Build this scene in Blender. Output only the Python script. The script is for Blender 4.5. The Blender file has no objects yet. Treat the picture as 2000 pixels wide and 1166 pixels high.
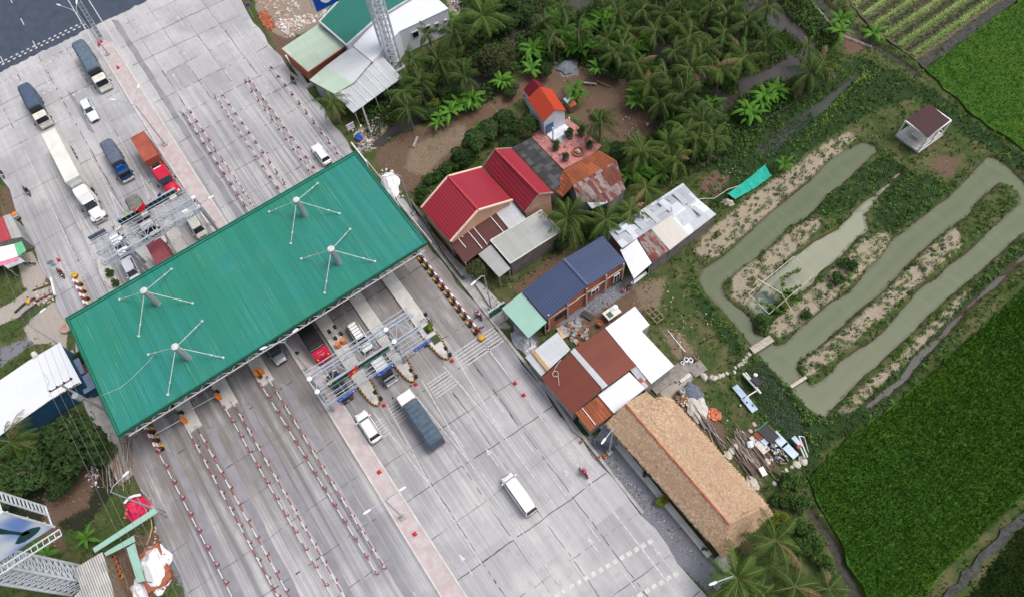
import bpy, math, random
import numpy as np
from mathutils import Vector, Matrix, noise as mnoise
R = math.radians
random.seed(7); rng = np.random.default_rng(7)
S_REAL = 1.17          # the scene is drafted in units of 1.17 m and brought to metres at the end
scene = bpy.context.scene
# ------------------------------------------------------------------ camera
FPX, CX, CY, NX, NY, CAMH = 1400., 1000., 583., 1120., 1320., 80.
_D = Vector((NX-CX, NY-CY, FPX)).normalized()          # plumb line in camera axes (right, down, forward)
_U = -_D
_X0 = (Vector((1, 0, 0)) - Vector((1, 0, 0)).dot(_U)*_U).normalized()
_Y0 = _U.cross(_X0)
_a = R(-54.7)                                          # world x runs along the road
AX = math.cos(_a)*_X0 + math.sin(_a)*_Y0
AY = -math.sin(_a)*_X0 + math.cos(_a)*_Y0
def G(px, py, h=0.):                                   # photograph point -> world point at height h
    r = Vector(((px-CX)/FPX, (py-CY)/FPX, 1.))
    p = r*((CAMH-h)/r.dot(_D))
    return (p.dot(AX), p.dot(AY), h)
def PP(pts, h=0.): return [G(x, y, h)[:2] for x, y in pts]
cam_d = bpy.data.cameras.new('camera'); cam = bpy.data.objects.new('camera', cam_d)
scene.collection.objects.link(cam); scene.camera = cam
cam_d.sensor_width = 36; cam_d.lens = 36*FPX/2000.; cam_d.clip_start = 1; cam_d.clip_end = 6000
def _w(v): return Vector((v.dot(AX), v.dot(AY), v.dot(_U)))
_r, _u, _b = _w(Vector((1, 0, 0))), _w(Vector((0, -1, 0))), _w(Vector((0, 0, -1)))
M = Matrix(((_r.x, _u.x, _b.x, 0), (_r.y, _u.y, _b.y, 0), (_r.z, _u.z, _b.z, CAMH*S_REAL), (0, 0, 0, 1)))
cam.matrix_world = M
# ------------------------------------------------------------------ sky, sun, exposure
world = bpy.data.worlds.new('World'); scene.world = world; world.use_nodes = True
wn = world.node_tree; wn.nodes.clear()
SUN_EL, SUN_AZ = R(64), R(62)                          # azimuth measured from +x towards +y
sky = wn.nodes.new('ShaderNodeTexSky'); sky.sky_type = 'NISHITA'; sky.sun_disc = False
sky.sun_elevation = SUN_EL; sky.sun_rotation = R(90)-SUN_AZ; sky.dust_density = 6; sky.air_density = 1.2
hs = wn.nodes.new('ShaderNodeHueSaturation'); hs.inputs['Saturation'].default_value = .6
bg = wn.nodes.new('ShaderNodeBackground'); bg.inputs[1].default_value = .132
wo = wn.nodes.new('ShaderNodeOutputWorld')
wn.links.new(sky.outputs[0], hs.inputs['Color']); wn.links.new(hs.outputs[0], bg.inputs[0]); wn.links.new(bg.outputs[0], wo.inputs[0])
sd = bpy.data.lights.new('sun', 'SUN'); sd.energy = 1.15; sd.angle = R(20); sd.color = (1, .98, .97)
sun = bpy.data.objects.new('sun', sd); scene.collection.objects.link(sun)
_sv = Vector((math.cos(SUN_EL)*math.cos(SUN_AZ), math.cos(SUN_EL)*math.sin(SUN_AZ), math.sin(SUN_EL)))
sun.rotation_euler = _sv.to_track_quat('Z', 'Y').to_euler()
scene.view_settings.view_transform = 'Standard'; scene.view_settings.look = 'None'
scene.view_settings.exposure = 0.33; scene.view_settings.gamma = 1
scene.cycles.max_bounces = 5; scene.cycles.diffuse_bounces = 2; scene.cycles.glossy_bounces = 2
scene.cycles.transparent_max_bounces = 6; scene.cycles.caustics_reflective = False; scene.cycles.caustics_refractive = False
# ------------------------------------------------------------------ mesh helpers
LINK = scene.collection.objects.link
class MB:
    def __init__(s): s.v = []; s.f = []; s.m = []
    def add(s, vs, fs, mi=0):
        b = len(s.v); s.v += [tuple(v) for v in vs]; s.f += [tuple(b+i for i in f) for f in fs]; s.m += [mi]*len(fs); return s
    def box(s, c, d, rz=0, mi=0, top=1., ry=0):
        vs = []
        for z in (-1, 1):
            k = top if z > 0 else 1
            for x, y in ((-1, -1), (1, -1), (1, 1), (-1, 1)):
                X, Y, Z = x*d[0]/2*k, y*d[1]/2*k, z*d[2]/2
                if ry: X, Z = X*math.cos(ry)+Z*math.sin(ry), -X*math.sin(ry)+Z*math.cos(ry)
                if rz: X, Y = X*math.cos(rz)-Y*math.sin(rz), X*math.sin(rz)+Y*math.cos(rz)
                vs.append((c[0]+X, c[1]+Y, c[2]+Z))
        return s.add(vs, [(3, 2, 1, 0), (4, 5, 6, 7), (0, 1, 5, 4), (1, 2, 6, 5), (2, 3, 7, 6), (3, 0, 4, 7)], mi)
    def prism(s, poly, z0, z1, mi=0, side=None, bottom=True):
        n = len(poly)
        a = sum(poly[i][0]*poly[(i+1) % n][1]-poly[(i+1) % n][0]*poly[i][1] for i in range(n))
        if a < 0: poly = poly[::-1]
        vs = [(p[0], p[1], z0) for p in poly]+[(p[0], p[1], z1) for p in poly]
        s.add(vs, [tuple(range(n, 2*n))], mi)
        b = len(s.v)-2*n; sd = mi if side is None else side
        fs = [(b+i, b+(i+1) % n, b+n+(i+1) % n, b+n+i) for i in range(n)]
        if bottom: fs.append(tuple(b+i for i in range(n))[::-1])
        s.f += fs; s.m += [sd]*len(fs); return s
    def slab(s, pts, t, mi=0, side=None):                # sloping sheet given by its 3-D top outline
        n = len(pts)
        a = sum(pts[i][0]*pts[(i+1) % n][1]-pts[(i+1) % n][0]*pts[i][1] for i in range(n))
        if a < 0: pts = pts[::-1]
        b = len(s.v)
        s.v += [(p[0], p[1], p[2]-t) for p in pts]+[tuple(p) for p in pts]
        sd = mi if side is None else side
        fs = [(b+i, b+(i+1) % n, b+n+(i+1) % n, b+n+i) for i in range(n)]+[tuple(b+i for i in range(n))[::-1]]
        s.f += [tuple(range(b+n, b+2*n))]+fs; s.m += [mi]+[sd]*len(fs); return s
    def tube(s, a, b, r, r2=None, n=6, mi=0, caps=True):
        a, b = Vector(a), Vector(b); d = (b-a)
        if d.length < 1e-6: return s
        d.normalize(); r2 = r if r2 is None else r2
        p = d.orthogonal().normalized(); q = d.cross(p)
        vs = [a+(p*math.cos(t)+q*math.sin(t))*r for t in [2*math.pi*i/n for i in range(n)]]
        vs += [b+(p*math.cos(t)+q*math.sin(t))*r2 for t in [2*math.pi*i/n for i in range(n)]]
        fs = [(i, (i+1) % n, n+(i+1) % n, n+i) for i in range(n)]
        if caps: fs += [tuple(range(n))[::-1], tuple(range(n, 2*n))]
        return s.add(vs, fs, mi)
    def path(s, pts, r, n=6, mi=0):
        for i in range(len(pts)-1): s.tube(pts[i], pts[i+1], r, None, n, mi)
        return s
    def lathe(s, c, prof, n=12, mi=0):
        vs = []
        for r, z in prof:
            vs += [(c[0]+r*math.cos(2*math.pi*i/n), c[1]+r*math.sin(2*math.pi*i/n), c[2]+z) for i in range(n)]
        fs = []
        for k in range(len(prof)-1):
            fs += [(k*n+i, k*n+(i+1) % n, (k+1)*n+(i+1) % n, (k+1)*n+i) for i in range(n)]
        fs += [tuple(range(n))[::-1], tuple((len(prof)-1)*n+i for i in range(n))]
        return s.add(vs, fs, mi)
    def loft(s, rings, mi=0, cap=True):
        n = len(rings[0]); vs = [p for r in rings for p in r]; fs = []
        for k in range(len(rings)-1):
            fs += [(k*n+i, k*n+(i+1) % n, (k+1)*n+(i+1) % n, (k+1)*n+i) for i in range(n)]
        if cap: fs += [tuple(range(n))[::-1], tuple((len(rings)-1)*n+i for i in range(n))]
        return s.add(vs, fs, mi)
    def blob(s, c, r, mi=0, seed=0, rough=.25, nu=10, nv=7):   # lumpy closed mound/rock
        vs = []; fs = []
        for j in range(nv+1):
            th = math.pi*j/nv
            for i in range(nu):
                ph = 2*math.pi*i/nu
                d = Vector((math.sin(th)*math.cos(ph), math.sin(th)*math.sin(ph), math.cos(th)))
                k = 1+rough*2*mnoise.noise(d*1.7+Vector((seed*3.1, seed, 0)))
                vs.append((c[0]+d.x*r[0]*k, c[1]+d.y*r[1]*k, c[2]+d.z*r[2]*k))
        for j in range(nv):
            fs += [(j*nu+i, (j+1)*nu+i, (j+1)*nu+(i+1) % nu, j*nu+(i+1) % nu) for i in range(nu)]
        return s.add(vs, fs, mi)
    def mesh(s, name, mats, off=None, rz=0):
        me = bpy.data.meshes.new(name)
        vs = s.v
        if off is not None:
            c, k = math.cos(-rz), math.sin(-rz)
            vs = [((x-off[0])*c-(y-off[1])*k, (x-off[0])*k+(y-off[1])*c, z-off[2]) for x, y, z in vs]
        me.from_pydata(vs, [], s.f)
        for m in (mats if isinstance(mats, (list, tuple)) else [mats]): me.materials.append(m)
        me.polygons.foreach_set('material_index', s.m); me.update()
        return me
    def build(s, name, mats, parent=None, smooth=False, local=False, label=None):
        """link as ONE object; vertices are world coordinates unless local=True"""
        off = None; rz = 0
        if parent is not None and not local:
            p, off, rz = parent, Vector((0, 0, 0)), 0
            chain = []
            while p is not None: chain.append(p); p = p.parent
            off = Vector((0, 0, 0))
            for q in chain: off += q.location
            rz = chain[-1].rotation_euler.z
        me = s.mesh(name, mats, off, rz)
        if smooth: me.polygons.foreach_set('use_smooth', [True]*len(me.polygons))
        o = bpy.data.objects.new(name, me); LINK(o); o.parent = parent
        if label: o['label'] = label
        return o
def tag(o, label, cat, group=None, kind=None):
    o['label'] = label; o['category'] = cat
    if group: o['group'] = group
    if kind: o['kind'] = kind
    return o
def thing(name, label, cat, loc=(0, 0, 0), rz=0, group=None):
    o = bpy.data.objects.new(name, None); LINK(o); o.location = loc; o.rotation_euler = (0, 0, rz)
    o.empty_display_size = .3
    return tag(o, label, cat, group)
def solo(mb, name, mats, label, cat, group=None, smooth=False, kind=None):
    xs = [v[0] for v in mb.v]; ys = [v[1] for v in mb.v]; zs = [v[2] for v in mb.v]
    off = ((min(xs)+max(xs))/2, (min(ys)+max(ys))/2, min(zs))
    me = mb.mesh(name, mats, off)
    if smooth: me.polygons.foreach_set('use_smooth', [True]*len(me.polygons))
    o = bpy.data.objects.new(name, me); LINK(o); o.location = off
    return tag(o, label, cat, group, kind)
def struct(mb, name, mats, label=None):
    o = mb.build(name, mats); o['kind'] = 'structure'
    if label: o['label'] = label
    return o
_used = set()
def place(proto, loc, rz=0, label=None, group=None, scale=1., mats=None):
    """first call moves the prototype, later calls copy it with its parts"""
    def cp(o, par):
        c = o.copy(); LINK(c); c.parent = par
        for ch in o.children: cp(ch, c)
        return c
    if proto.name in _used: o = cp(proto, None)
    else: _used.add(proto.name); o = proto
    o.location = loc; o.rotation_euler = (0, 0, rz); o.scale = (scale,)*3
    if label: o['label'] = label
    if group: o['group'] = group
    return o
# ------------------------------------------------------------------ materials
def nodes(name):
    m = bpy.data.materials.new(name); m.use_nodes = True; nt = m.node_tree
    b = nt.nodes['Principled BSDF']; return m, nt, b
def N(nt, t, **kw):
    n = nt.nodes.new(t)
    for k, v in kw.items(): setattr(n, k, v)
    return n
def mixc(nt, a, b, fac, mode='MIX'):
    n = nt.nodes.new('ShaderNodeMix'); n.data_type = 'RGBA'; n.blend_type = mode
    for sock, v in ((n.inputs[6], a), (n.inputs[7], b), (n.inputs[0], fac)):
        if hasattr(v, 'links') or isinstance(v, bpy.types.NodeSocket): nt.links.new(v, sock)
        elif isinstance(v, (int, float)): sock.default_value = v
        else: sock.default_value = (*v, 1) if len(v) == 3 else v
    return n.outputs[2]
def noise(nt, vec, scale, detail=4, rough=.6, dim='3D'):
    n = nt.nodes.new('ShaderNodeTexNoise'); n.inputs['Scale'].default_value = scale
    n.inputs['Detail'].default_value = detail; n.inputs['Roughness'].default_value = rough
    if vec is not None: nt.links.new(vec, n.inputs['Vector'])
    return n.outputs['Fac']
def ramp(nt, fac, lo, hi, a=0., b=1.):
    n = nt.nodes.new('ShaderNodeMapRange'); n.inputs[1].default_value = lo; n.inputs[2].default_value = hi
    n.inputs[3].default_value = a; n.inputs[4].default_value = b; n.interpolation_type = 'SMOOTHSTEP'
    nt.links.new(fac, n.inputs[0]); return n.outputs[0]
def math_(nt, op, a, b=None):
    n = nt.nodes.new('ShaderNodeMath'); n.operation = op
    for s_, v in ((n.inputs[0], a), (n.inputs[1], b)):
        if v is None: continue
        if isinstance(v, (int, float)): s_.default_value = v
        else: nt.links.new(v, s_)
    return n.outputs[0]
def mapv(nt, rot=0, sc=(1, 1, 1), kind='Object'):
    t = nt.nodes.new('ShaderNodeTexCoord'); mp = nt.nodes.new('ShaderNodeMapping')
    mp.inputs['Rotation'].default_value = (0, 0, rot); mp.inputs['Scale'].default_value = sc
    nt.links.new(t.outputs[kind], mp.inputs[0]); return mp.outputs[0]
def bump(nt, b, h, strength=.3, dist=.05):
    n = nt.nodes.new('ShaderNodeBump'); n.inputs['Strength'].default_value = strength; n.inputs['Distance'].default_value = dist
    nt.links.new(h, n.inputs['Height']); nt.links.new(n.outputs[0], b.inputs['Normal'])
def sc3(c, k): return tuple(min(1, x*k) for x in c)
def mat(name, col, rough=.7, var=.15, scale=2., metal=0., bmp=0., dirt=0., dirtcol=(.09, .08, .07), spec=.3, emit=0):
    m, nt, b = nodes(name)
    v = mapv(nt)
    f = noise(nt, v, scale, 5)
    c = mixc(nt, sc3(col, 1-var), sc3(col, 1+var), ramp(nt, f, .3, .7))
    if dirt:
        g = noise(nt, v, scale*.4, 6, .7)
        c = mixc(nt, c, dirtcol, ramp(nt, g, .45, .75, 0, dirt))
    nt.links.new(c, b.inputs['Base Color'])
    b.inputs['Roughness'].default_value = rough; b.inputs['Metallic'].default_value = metal
    b.inputs['Specular IOR Level'].default_value = spec
    if bmp: bump(nt, b, noise(nt, v, scale*4, 4), bmp)
    if emit: nt.links.new(c, b.inputs['Emission Color']); b.inputs['Emission Strength'].default_value = emit
    return m
def roofmat(name, col, rot=0., rib=.3, ribdark=.15, sheet=1., sheetlen=2.5, sheetvar=.12, col2=None, rust=0., rustcol=(.17, .06, .035), streak=.15, rough=.5, metal=0., tile=False, spec=.3):
    """sheet roofing: ribs run along local x after rotation, sheets sit side by side across y"""
    m, nt, b = nodes(name)
    v = mapv(nt, rot)
    sp = nt.nodes.new('ShaderNodeSeparateXYZ'); nt.links.new(v, sp.inputs[0])
    # sheets
    sx = math_(nt, 'FLOOR', math_(nt, 'DIVIDE', sp.outputs[0], sheetlen)); sy = math_(nt, 'FLOOR', math_(nt, 'DIVIDE', sp.outputs[1], sheet))
    cb = nt.nodes.new('ShaderNodeCombineXYZ'); nt.links.new(sx, cb.inputs[0]); nt.links.new(sy, cb.inputs[1])
    wn_ = nt.nodes.new('ShaderNodeTexWhiteNoise'); nt.links.new(cb.outputs[0], wn_.inputs['Vector'])
    c = mixc(nt, sc3(col, 1-sheetvar), sc3(col, 1+sheetvar), wn_.outputs['Value'])
    if col2 is not None: c = mixc(nt, c, col2, ramp(nt, wn_.outputs['Value'], .55, .62))
    # long streaks along the ribs
    vs = mapv(nt, rot, (.12, 2.2, 1)); f = noise(nt, vs, 1.5, 5, .65)
    c = mixc(nt, c, sc3(col, .55), ramp(nt, f, .5, .8, 0, streak*2))
    c = mixc(nt, c, sc3(col, 1.3), ramp(nt, f, .2, .42, streak*1.4, 0))
    if rust:
        g = noise(nt, mapv(nt, rot, (.5, 1.3, 1)), 1.1, 6, .7)
        c = mixc(nt, c, rustcol, ramp(nt, g, .62-rust*.35, .7-rust*.3))
        c = mixc(nt, c, sc3(rustcol, .5), ramp(nt, noise(nt, v, 5, 4), .5, .75, 0, .5*rust))
    # ribs
    wv = math_(nt, 'SINE', math_(nt, 'MULTIPLY', sp.outputs[1], 2*math.pi/rib))
    r01 = ramp(nt, wv, .2, 1)
    c = mixc(nt, c, (0, 0, 0), math_(nt, 'MULTIPLY', r01, ribdark))
    if tile:
        w2 = math_(nt, 'SINE', math_(nt, 'MULTIPLY', sp.outputs[0], 2*math.pi/rib))
        c = mixc(nt, c, (0, 0, 0), math_(nt, 'MULTIPLY', ramp(nt, w2, .3, 1), ribdark))
    nt.links.new(c, b.inputs['Base Color']); b.inputs['Roughness'].default_value = rough; b.inputs['Metallic'].default_value = metal
    b.inputs['Specular IOR Level'].default_value = spec
    bump(nt, b, wv, .25, .03)
    return m
WHITE = mat('white_paint', (.78, .79, .8), .45, .04)
OFFW = mat('off_white', (.62, .6, .55), .6, .1, dirt=.3)
CREAM = mat('cream_container', (.66, .655, .61), .5, .06, .8, dirt=.25, dirtcol=(.4, .32, .2))
BLACK = mat('black_plastic', (.015, .015, .017), .5, .1)
GLASS = mat('dark_glass', (.012, .016, .022), .08, .1, spec=.6)
TYRE = mat('tyre_rubber', (.02, .02, .02), .85)
CHROME = mat('bright_metal', (.5, .5, .52), .35, .1, metal=.8)
STEEL = mat('galvanised_steel', (.36, .405, .46), .45, .15, metal=.05)
STEELD = mat('steel_grey_paint', (.3, .33, .37), .5, .12)
RED = mat('red_paint', (.42, .03, .05), .5, .1)
RAILRED = mat('rail_red', (.26, .05, .06), .7, .2, dirt=.45, dirtcol=(.25, .2, .2))
CARRED = mat('truck_red', (.5, .012, .045), .35, .08)
ORANGE = mat('orange_paint', (.75, .2, .03), .5, .1)
YELLOW = mat('yellow_paint', (.62, .33, .03), .55, .2, dirt=.3)
BLUE = mat('sign_blue', (.006, .065, .36), .4, .1)
SILVER = mat('silver_paint', (.42, .44, .47), .3, .06, metal=.4)
GREYCAR = mat('grey_paint', (.07, .085, .11), .3, .08, metal=.3)
AMBER = mat('amber_lamp', (.8, .3, .05), .3)
LAMPRED = mat('red_lamp', (.6, .03, .02), .3)
LAMPW = mat('headlamp', (.75, .75, .7), .15)
CONC = mat('concrete', (.36, .35, .34), .85, .15, 1.2, dirt=.35, bmp=.2)
CONCL = mat('pale_concrete', (.52, .505, .48), .85, .1, 1.2, dirt=.15)
CONCD = mat('old_concrete_block', (.16, .15, .14), .9, .3, 1.5, dirt=.5, bmp=.3)
BRICK = None
WOOD = mat('weathered_wood', (.22, .17, .12), .85, .3, 3)
BARK = mat('trunk_bark', (.16, .13, .1), .9, .3, 5)
SOIL = mat('soil', (.1, .065, .045), .95, .3, 3)
STONE = mat('pale_stone', (.48, .45, .38), .9, .2, 2)
TERRA = mat('terracotta', (.3, .1, .05), .8, .2, 2)
# ================================================================== terrain
def sdf(P, poly):
    """signed distance (negative inside) of points P (n,2) to polygon"""
    d = np.full(len(P), 1e9); ins = np.zeros(len(P), bool); n = len(poly)
    for i in range(n):
        ax, ay = poly[i]; bx, by = poly[(i+1) % n]
        ex, ey = bx-ax, by-ay; wx, wy = P[:, 0]-ax, P[:, 1]-ay
        t = np.clip((wx*ex+wy*ey)/(ex*ex+ey*ey+1e-12), 0, 1)
        d = np.minimum(d, (wx-ex*t)**2+(wy-ey*t)**2)
        c = ((ay > P[:, 1]) != (by > P[:, 1])) & (P[:, 0] < ex*(P[:, 1]-ay)/(ey if abs(ey) > 1e-12 else 1e-12)+ax)
        ins ^= c
    d = np.sqrt(d); return np.where(ins, -d, d)
def inpoly_pts(poly, n):
    poly = np.array(poly); lo, hi = poly.min(0), poly.max(0); out = np.zeros((0, 2))
    while len(out) < n:
        p = rng.uniform(lo, hi, (n*2, 2)); out = np.vstack([out, p[sdf(p, poly) < 0]])
    return out[:n]
POND = [(1685,274),(1711,281),(1716,296),(1707,300),(1678,329),(1646,358),(1617,379),(1600,404),(1574,426),(1545,437),(1516,466),(1487,494),(1458,516),(1422,541),(1412,552),(1415,574),(1444,599),(1469,617),(1476,645),(1502,657),(1516,673),(1534,667),(1566,635),(1595,610),(1624,585),(1660,567),(1689,530),(1722,500),(1743,466),(1815,412),(1862,376),(1912,322),(1932,301),(1962,312),(2000,350),(2060,400),(2060,420),(1999,455),(1966,484),(1912,534),(1862,574),(1812,617),(1779,653),(1747,682),(1718,711),(1689,732),(1646,779),(1613,812),(1592,804),(1567,779),(1545,754),(1495,707),(1462,667),(1437,635),(1408,599),(1379,570),(1365,541),(1372,523),(1401,505),(1422,491),(1451,462),(1502,415),(1552,372),(1588,343),(1624,307)]
BED2 = [(1956,354),(1912,390),(1894,419),(1855,444),(1819,473),(1779,512),(1743,548),(1714,577),(1682,603),(1649,635),(1617,664),(1566,700),(1556,718),(1570,740),(1588,750),(1610,740),(1639,707),(1682,675),(1725,646),(1748,617),(1772,592),(1804,556),(1833,538),(1862,509),(1894,487),(1927,455),(1963,422),(1995,394),(1995,376),(1977,358)]
INNER = [(1696,440),(1693,451),(1675,462),(1642,502),(1606,530),(1581,556),(1549,577),(1516,606),(1487,617),(1464,603),(1462,588),(1473,574),(1516,530),(1552,498),(1595,466),(1639,444),(1660,422),(1689,394),(1711,376),(1757,332),(1765,336),(1714,386),(1689,415)]
CANAL = [(1185,-40),(1160,5),(1105,30),(1060,38),(1020,60),(1008,80),(1010,110),(985,150),(940,165),(900,190),(850,225),(800,248),(770,262),(745,282),(718,288),(735,268),(770,240),(830,205),(880,175),(925,150),(970,120),(988,95),(995,65),(1030,32),(1075,18),(1110,0),(1140,-40)]
SWAMP = [(1440,-40),(1500,-40),(1530,20),(1575,60),(1600,95),(1602,130),(1563,150),(1500,158),(1455,180),(1425,210),(1395,235),(1370,232),(1380,200),(1400,160),(1440,150),(1480,140),(1540,110),(1530,80),(1500,40),(1450,20)]
SWAMP2 = [(1250,60),(1330,90),(1400,110),(1420,140),(1370,160),(1300,120),(1230,90)]
DITCH = [(1478,285),(1530,245),(1590,205),(1650,160),(1690,130),(1700,140),(1660,175),(1625,200),(1580,240),(1520,290),(1495,305)]
FDITCH = [(1560,-40),(1600,10),(1660,60),(1720,100),(1790,148),(1798,140),(1722,88),(1665,48),(1615,0),(1590,-40)]
BDITCH = [(2020,495),(1900,600),(1850,655),(1800,700),(1770,745),(1700,800),(1690,790),(1760,735),(1795,690),(1845,640),(1895,590),(2010,485)]
LOTUS = [(1462,715),(1490,712),(1520,745),(1552,790),(1572,830),(1578,862),(1560,870),(1535,850),(1520,830),(1490,800),(1462,770),(1448,740)]
RDITCH = [(1572,960),(1600,1010),(1640,1060),(1690,1180),(1672,1180),(1625,1075),(1590,1020),(1562,975)]
PONDS = [('pond_water', POND), ('pond_water', INNER), ('canal_water', CANAL), ('swamp_water', SWAMP), ('swamp_water', SWAMP2), ('ditch_water', DITCH), ('ditch_water', FDITCH), ('ditch_water', BDITCH), ('lotus_pond_water', LOTUS), ('ditch_water', RDITCH)]
CLS = {   # ground covers: name -> (softness, polygons in photograph points)
 'dirt': (1.3, [[(745,285),(780,262),(860,232),(950,205),(1010,160),(1040,135),(1120,128),(1200,140),(1235,175),(1290,210),(1290,250),(1230,285),(1160,262),(1110,210),(1080,180),(1000,200),(960,240),(930,270),(900,300),(850,340),(800,380),(760,345),(730,310)],
           [(1060,620),(1110,560),(1180,600),(1240,560),(1290,560),(1260,610),(1210,640),(1120,665)], [(1285,770),(1330,760),(1400,800),(1420,850),(1400,870),(1330,820)],
           [(1830,300),(1880,310),(1860,345),(1815,335)], [(1235,940),(1262,935),(1270,965),(1245,970)], [(1300,985),(1340,1000),(1332,1040),(1300,1020)], [(1345,1040),(1375,1060),(1360,1085)], [(90,930),(150,880),(190,920),(170,990),(110,1020),(130,1080),(80,1060)],
           [(1640,55),(1690,70),(1700,95),(1650,110)], [(1465,840),(1500,870),(1520,910),(1480,930),(1430,900)],
           [(1000,560),(1080,500),(1110,470),(1090,560),(1030,590)], [(1375,345),(1400,330),(1425,350),(1400,385),(1365,370)],
           [(300,1030),(330,1020),(345,1060),(360,1120),(300,1166),(230,1166),(230,1070)], [(0,370),(18,360),(40,400),(30,425),(0,420)], [(1480,560),(1500,560)], [(505,30),(560,30),(600,140),(560,130),(520,60)]]),
 'straw': (1.6, [[(800,290),(850,262),(905,240),(915,275),(870,300),(830,345),(790,330)], [(1290,640),(1330,650),(1360,690),(1320,700)], [(1240,560),(1300,540),(1290,600),(1250,600)]]),
 'sand': (1.1, [[(1660,255),(1672,268),(1640,300),(1600,335),(1560,370),(1510,410),(1460,450),(1420,485),(1385,510),(1355,490),(1380,455),(1440,405),(1500,360),(1560,320),(1610,280)],
           [(1590,425),(1560,440),(1500,490),(1450,520),(1430,545),(1430,580),(1470,600),(1480,565),(1530,510),(1590,455),(1610,430)],
           [(1695,455),(1740,455),(1730,490),(1690,525),(1650,565),(1600,605),(1550,645),(1520,660),(1500,640),(1530,610),(1580,570),(1640,515)],
           [(1870,440),(1820,480),(1780,520),(1720,580),(1660,635),(1600,680),(1565,710),(1580,735),(1630,700),(1700,640),(1760,585),(1820,530),(1880,480)],
           [(1900,560),(1850,600),(1800,650),(1750,700),(1690,750),(1650,790),(1640,800),(1655,810),(1700,770),(1760,715),(1810,665),(1860,615)]]),
 'gravel': (1.2, [[(1145,850),(1185,850),(1215,880),(1290,970),(1390,1080),(1420,1120),(1385,1155),(1325,1105),(1275,1045),(1215,970),(1155,895)],
           [(1085,600),(1140,585),(1200,555),(1240,535),(1250,550),(1200,590),(1150,620),(1090,640)], [(1083,120),(1125,115),(1130,145),(1100,150)], [(0,680),(60,655),(70,665),(0,715)], [(1340,755),(1370,755),(1370,775),(1345,778)],
           [(330,990),(350,1030),(400,1120),(420,1180),(370,1180),(330,1100),(310,1010)], [(250,880),(262,870),(330,985),(310,990)], [(1000,600),(1040,640),(1060,690),(1030,680),(990,620)]]),
 'rubble': (1.2, [[(490,-40),(640,-40),(650,30),(600,60),(560,75),(530,60),(500,20)], [(700,250),(760,240),(735,290),(700,300)], [(870,-10),(895,-10),(900,30),(880,25)]]),
 'path': (.8, [[(1120,830),(1150,880),(1200,950),(1280,1050),(1330,1110),(1370,1166),(1340,1166),(1280,1080),(1180,950),(1110,850)], [(100,555),(60,560),(20,590),(-20,610),(-20,645),(50,610),(85,585),(105,580)], [(45,640),(75,610),(100,590),(120,590),(130,640),(128,690),(95,670),(60,670)], [(30,500),(60,490),(90,540),(75,575),(45,560)], [(1040,660),(1060,700),(1130,810),(1110,830),(1020,680)], [(925,545),(960,600),(1000,640),(960,640),(910,560)], [(1275,745),(1330,705),(1360,735),(1300,780)]]),
 'lush': (1.5, [[(1430,235),(1520,200),(1600,150),(1680,110),(1790,160),(1800,185),(1700,220),(1640,255),(1560,310),(1440,390),(1390,400),(1370,360)], [(1600,400),(1700,320),(1730,300),(1790,340),(1860,360),(1830,400),(1740,450),(1700,440),(1750,345),(1680,390),(1610,430)],
           [(1360,550),(1400,610),(1460,690),(1440,700),(1390,640),(1345,570)], [(1800,160),(2000,300),(2000,330),(1900,270),(1790,190)], [(1900,600),(2010,500),(2010,470),(1870,590),(1760,690),(1650,800),(1600,830),(1620,870),(1720,810)], [(1470,705),(1560,700),(1620,850),(1590,930),(1530,880),(1440,760)]]),
 'mud': (1.2, [[(900,-40),(1560,-40),(1620,60),(1640,120),(1500,240),(1400,320),(1290,360),(1230,290),(1290,250),(1230,170),(1100,125),(1010,140),(960,200),(800,240),(740,290),(700,230),(780,150),(900,60)], [(-40,760),(220,820),(260,900),(220,960),(160,1040),(-40,1000)]]),
}
gx = np.concatenate([[-4000, -1500, -500, -260, -180], np.arange(-150, 34, .42), [60, 110, 200, 500, 1500, 4000]])
gy = np.concatenate([[-4000, -1500, -500, -200, -110, -70], np.arange(-50, 108, .42), [120, 150, 220, 500, 1500, 4000]])
XX, YY = np.meshgrid(gx, gy); GP = np.stack([XX.ravel(), YY.ravel()], 1); nx, ny = len(gx), len(gy)
wat = np.full(len(GP), 9.)
for nm, pl in PONDS: wat = np.minimum(wat, sdf(GP, PP(pl)))
bed = sdf(GP, PP(BED2)); wat = np.maximum(wat, -bed)
inner_ok = wat
def hnoise(P, s, seed=0):
    out = np.zeros(len(P)); r2 = np.random.default_rng(seed)
    for k in range(6):
        a = r2.uniform(0, 6.28); f = s*(1.6**k); ph = r2.uniform(0, 6.28, 2)
        out += np.sin((P[:, 0]*math.cos(a)+P[:, 1]*math.sin(a))*f+ph[0])*np.sin((-P[:, 0]*math.sin(a)+P[:, 1]*math.cos(a))*f+ph[1])/(1.3**k)
    return out/2.2
wj = wat+.12*hnoise(GP, 1.1, 3)
t = np.clip((.35-wj)/1.1, 0, 1); t = t*t*(3-2*t)
ROADD = np.maximum(np.abs(GP[:, 1]+6.9)-23.5, 0)                  # distance off the road strip
zz = .22*hnoise(GP, .25, 5)*np.clip(ROADD/6, 0, 1)-.12
zz = np.where(ROADD <= .5, -.15, zz)
GZ = zz-1.0*t
me = bpy.data.meshes.new('ground')
idx = np.arange(nx*ny).reshape(ny, nx)
quads = np.stack([idx[:-1, :-1], idx[:-1, 1:], idx[1:, 1:], idx[1:, :-1]], -1).reshape(-1, 4)
me.vertices.add(nx*ny); me.vertices.foreach_set('co', np.column_stack([GP, GZ]).ravel())
me.loops.add(quads.size); me.loops.foreach_set('vertex_index', quads.ravel())
me.polygons.add(len(quads)); me.polygons.foreach_set('loop_start', np.arange(len(quads))*4); me.polygons.foreach_set('loop_total', np.full(len(quads), 4))
me.update(); me.validate()
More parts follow.
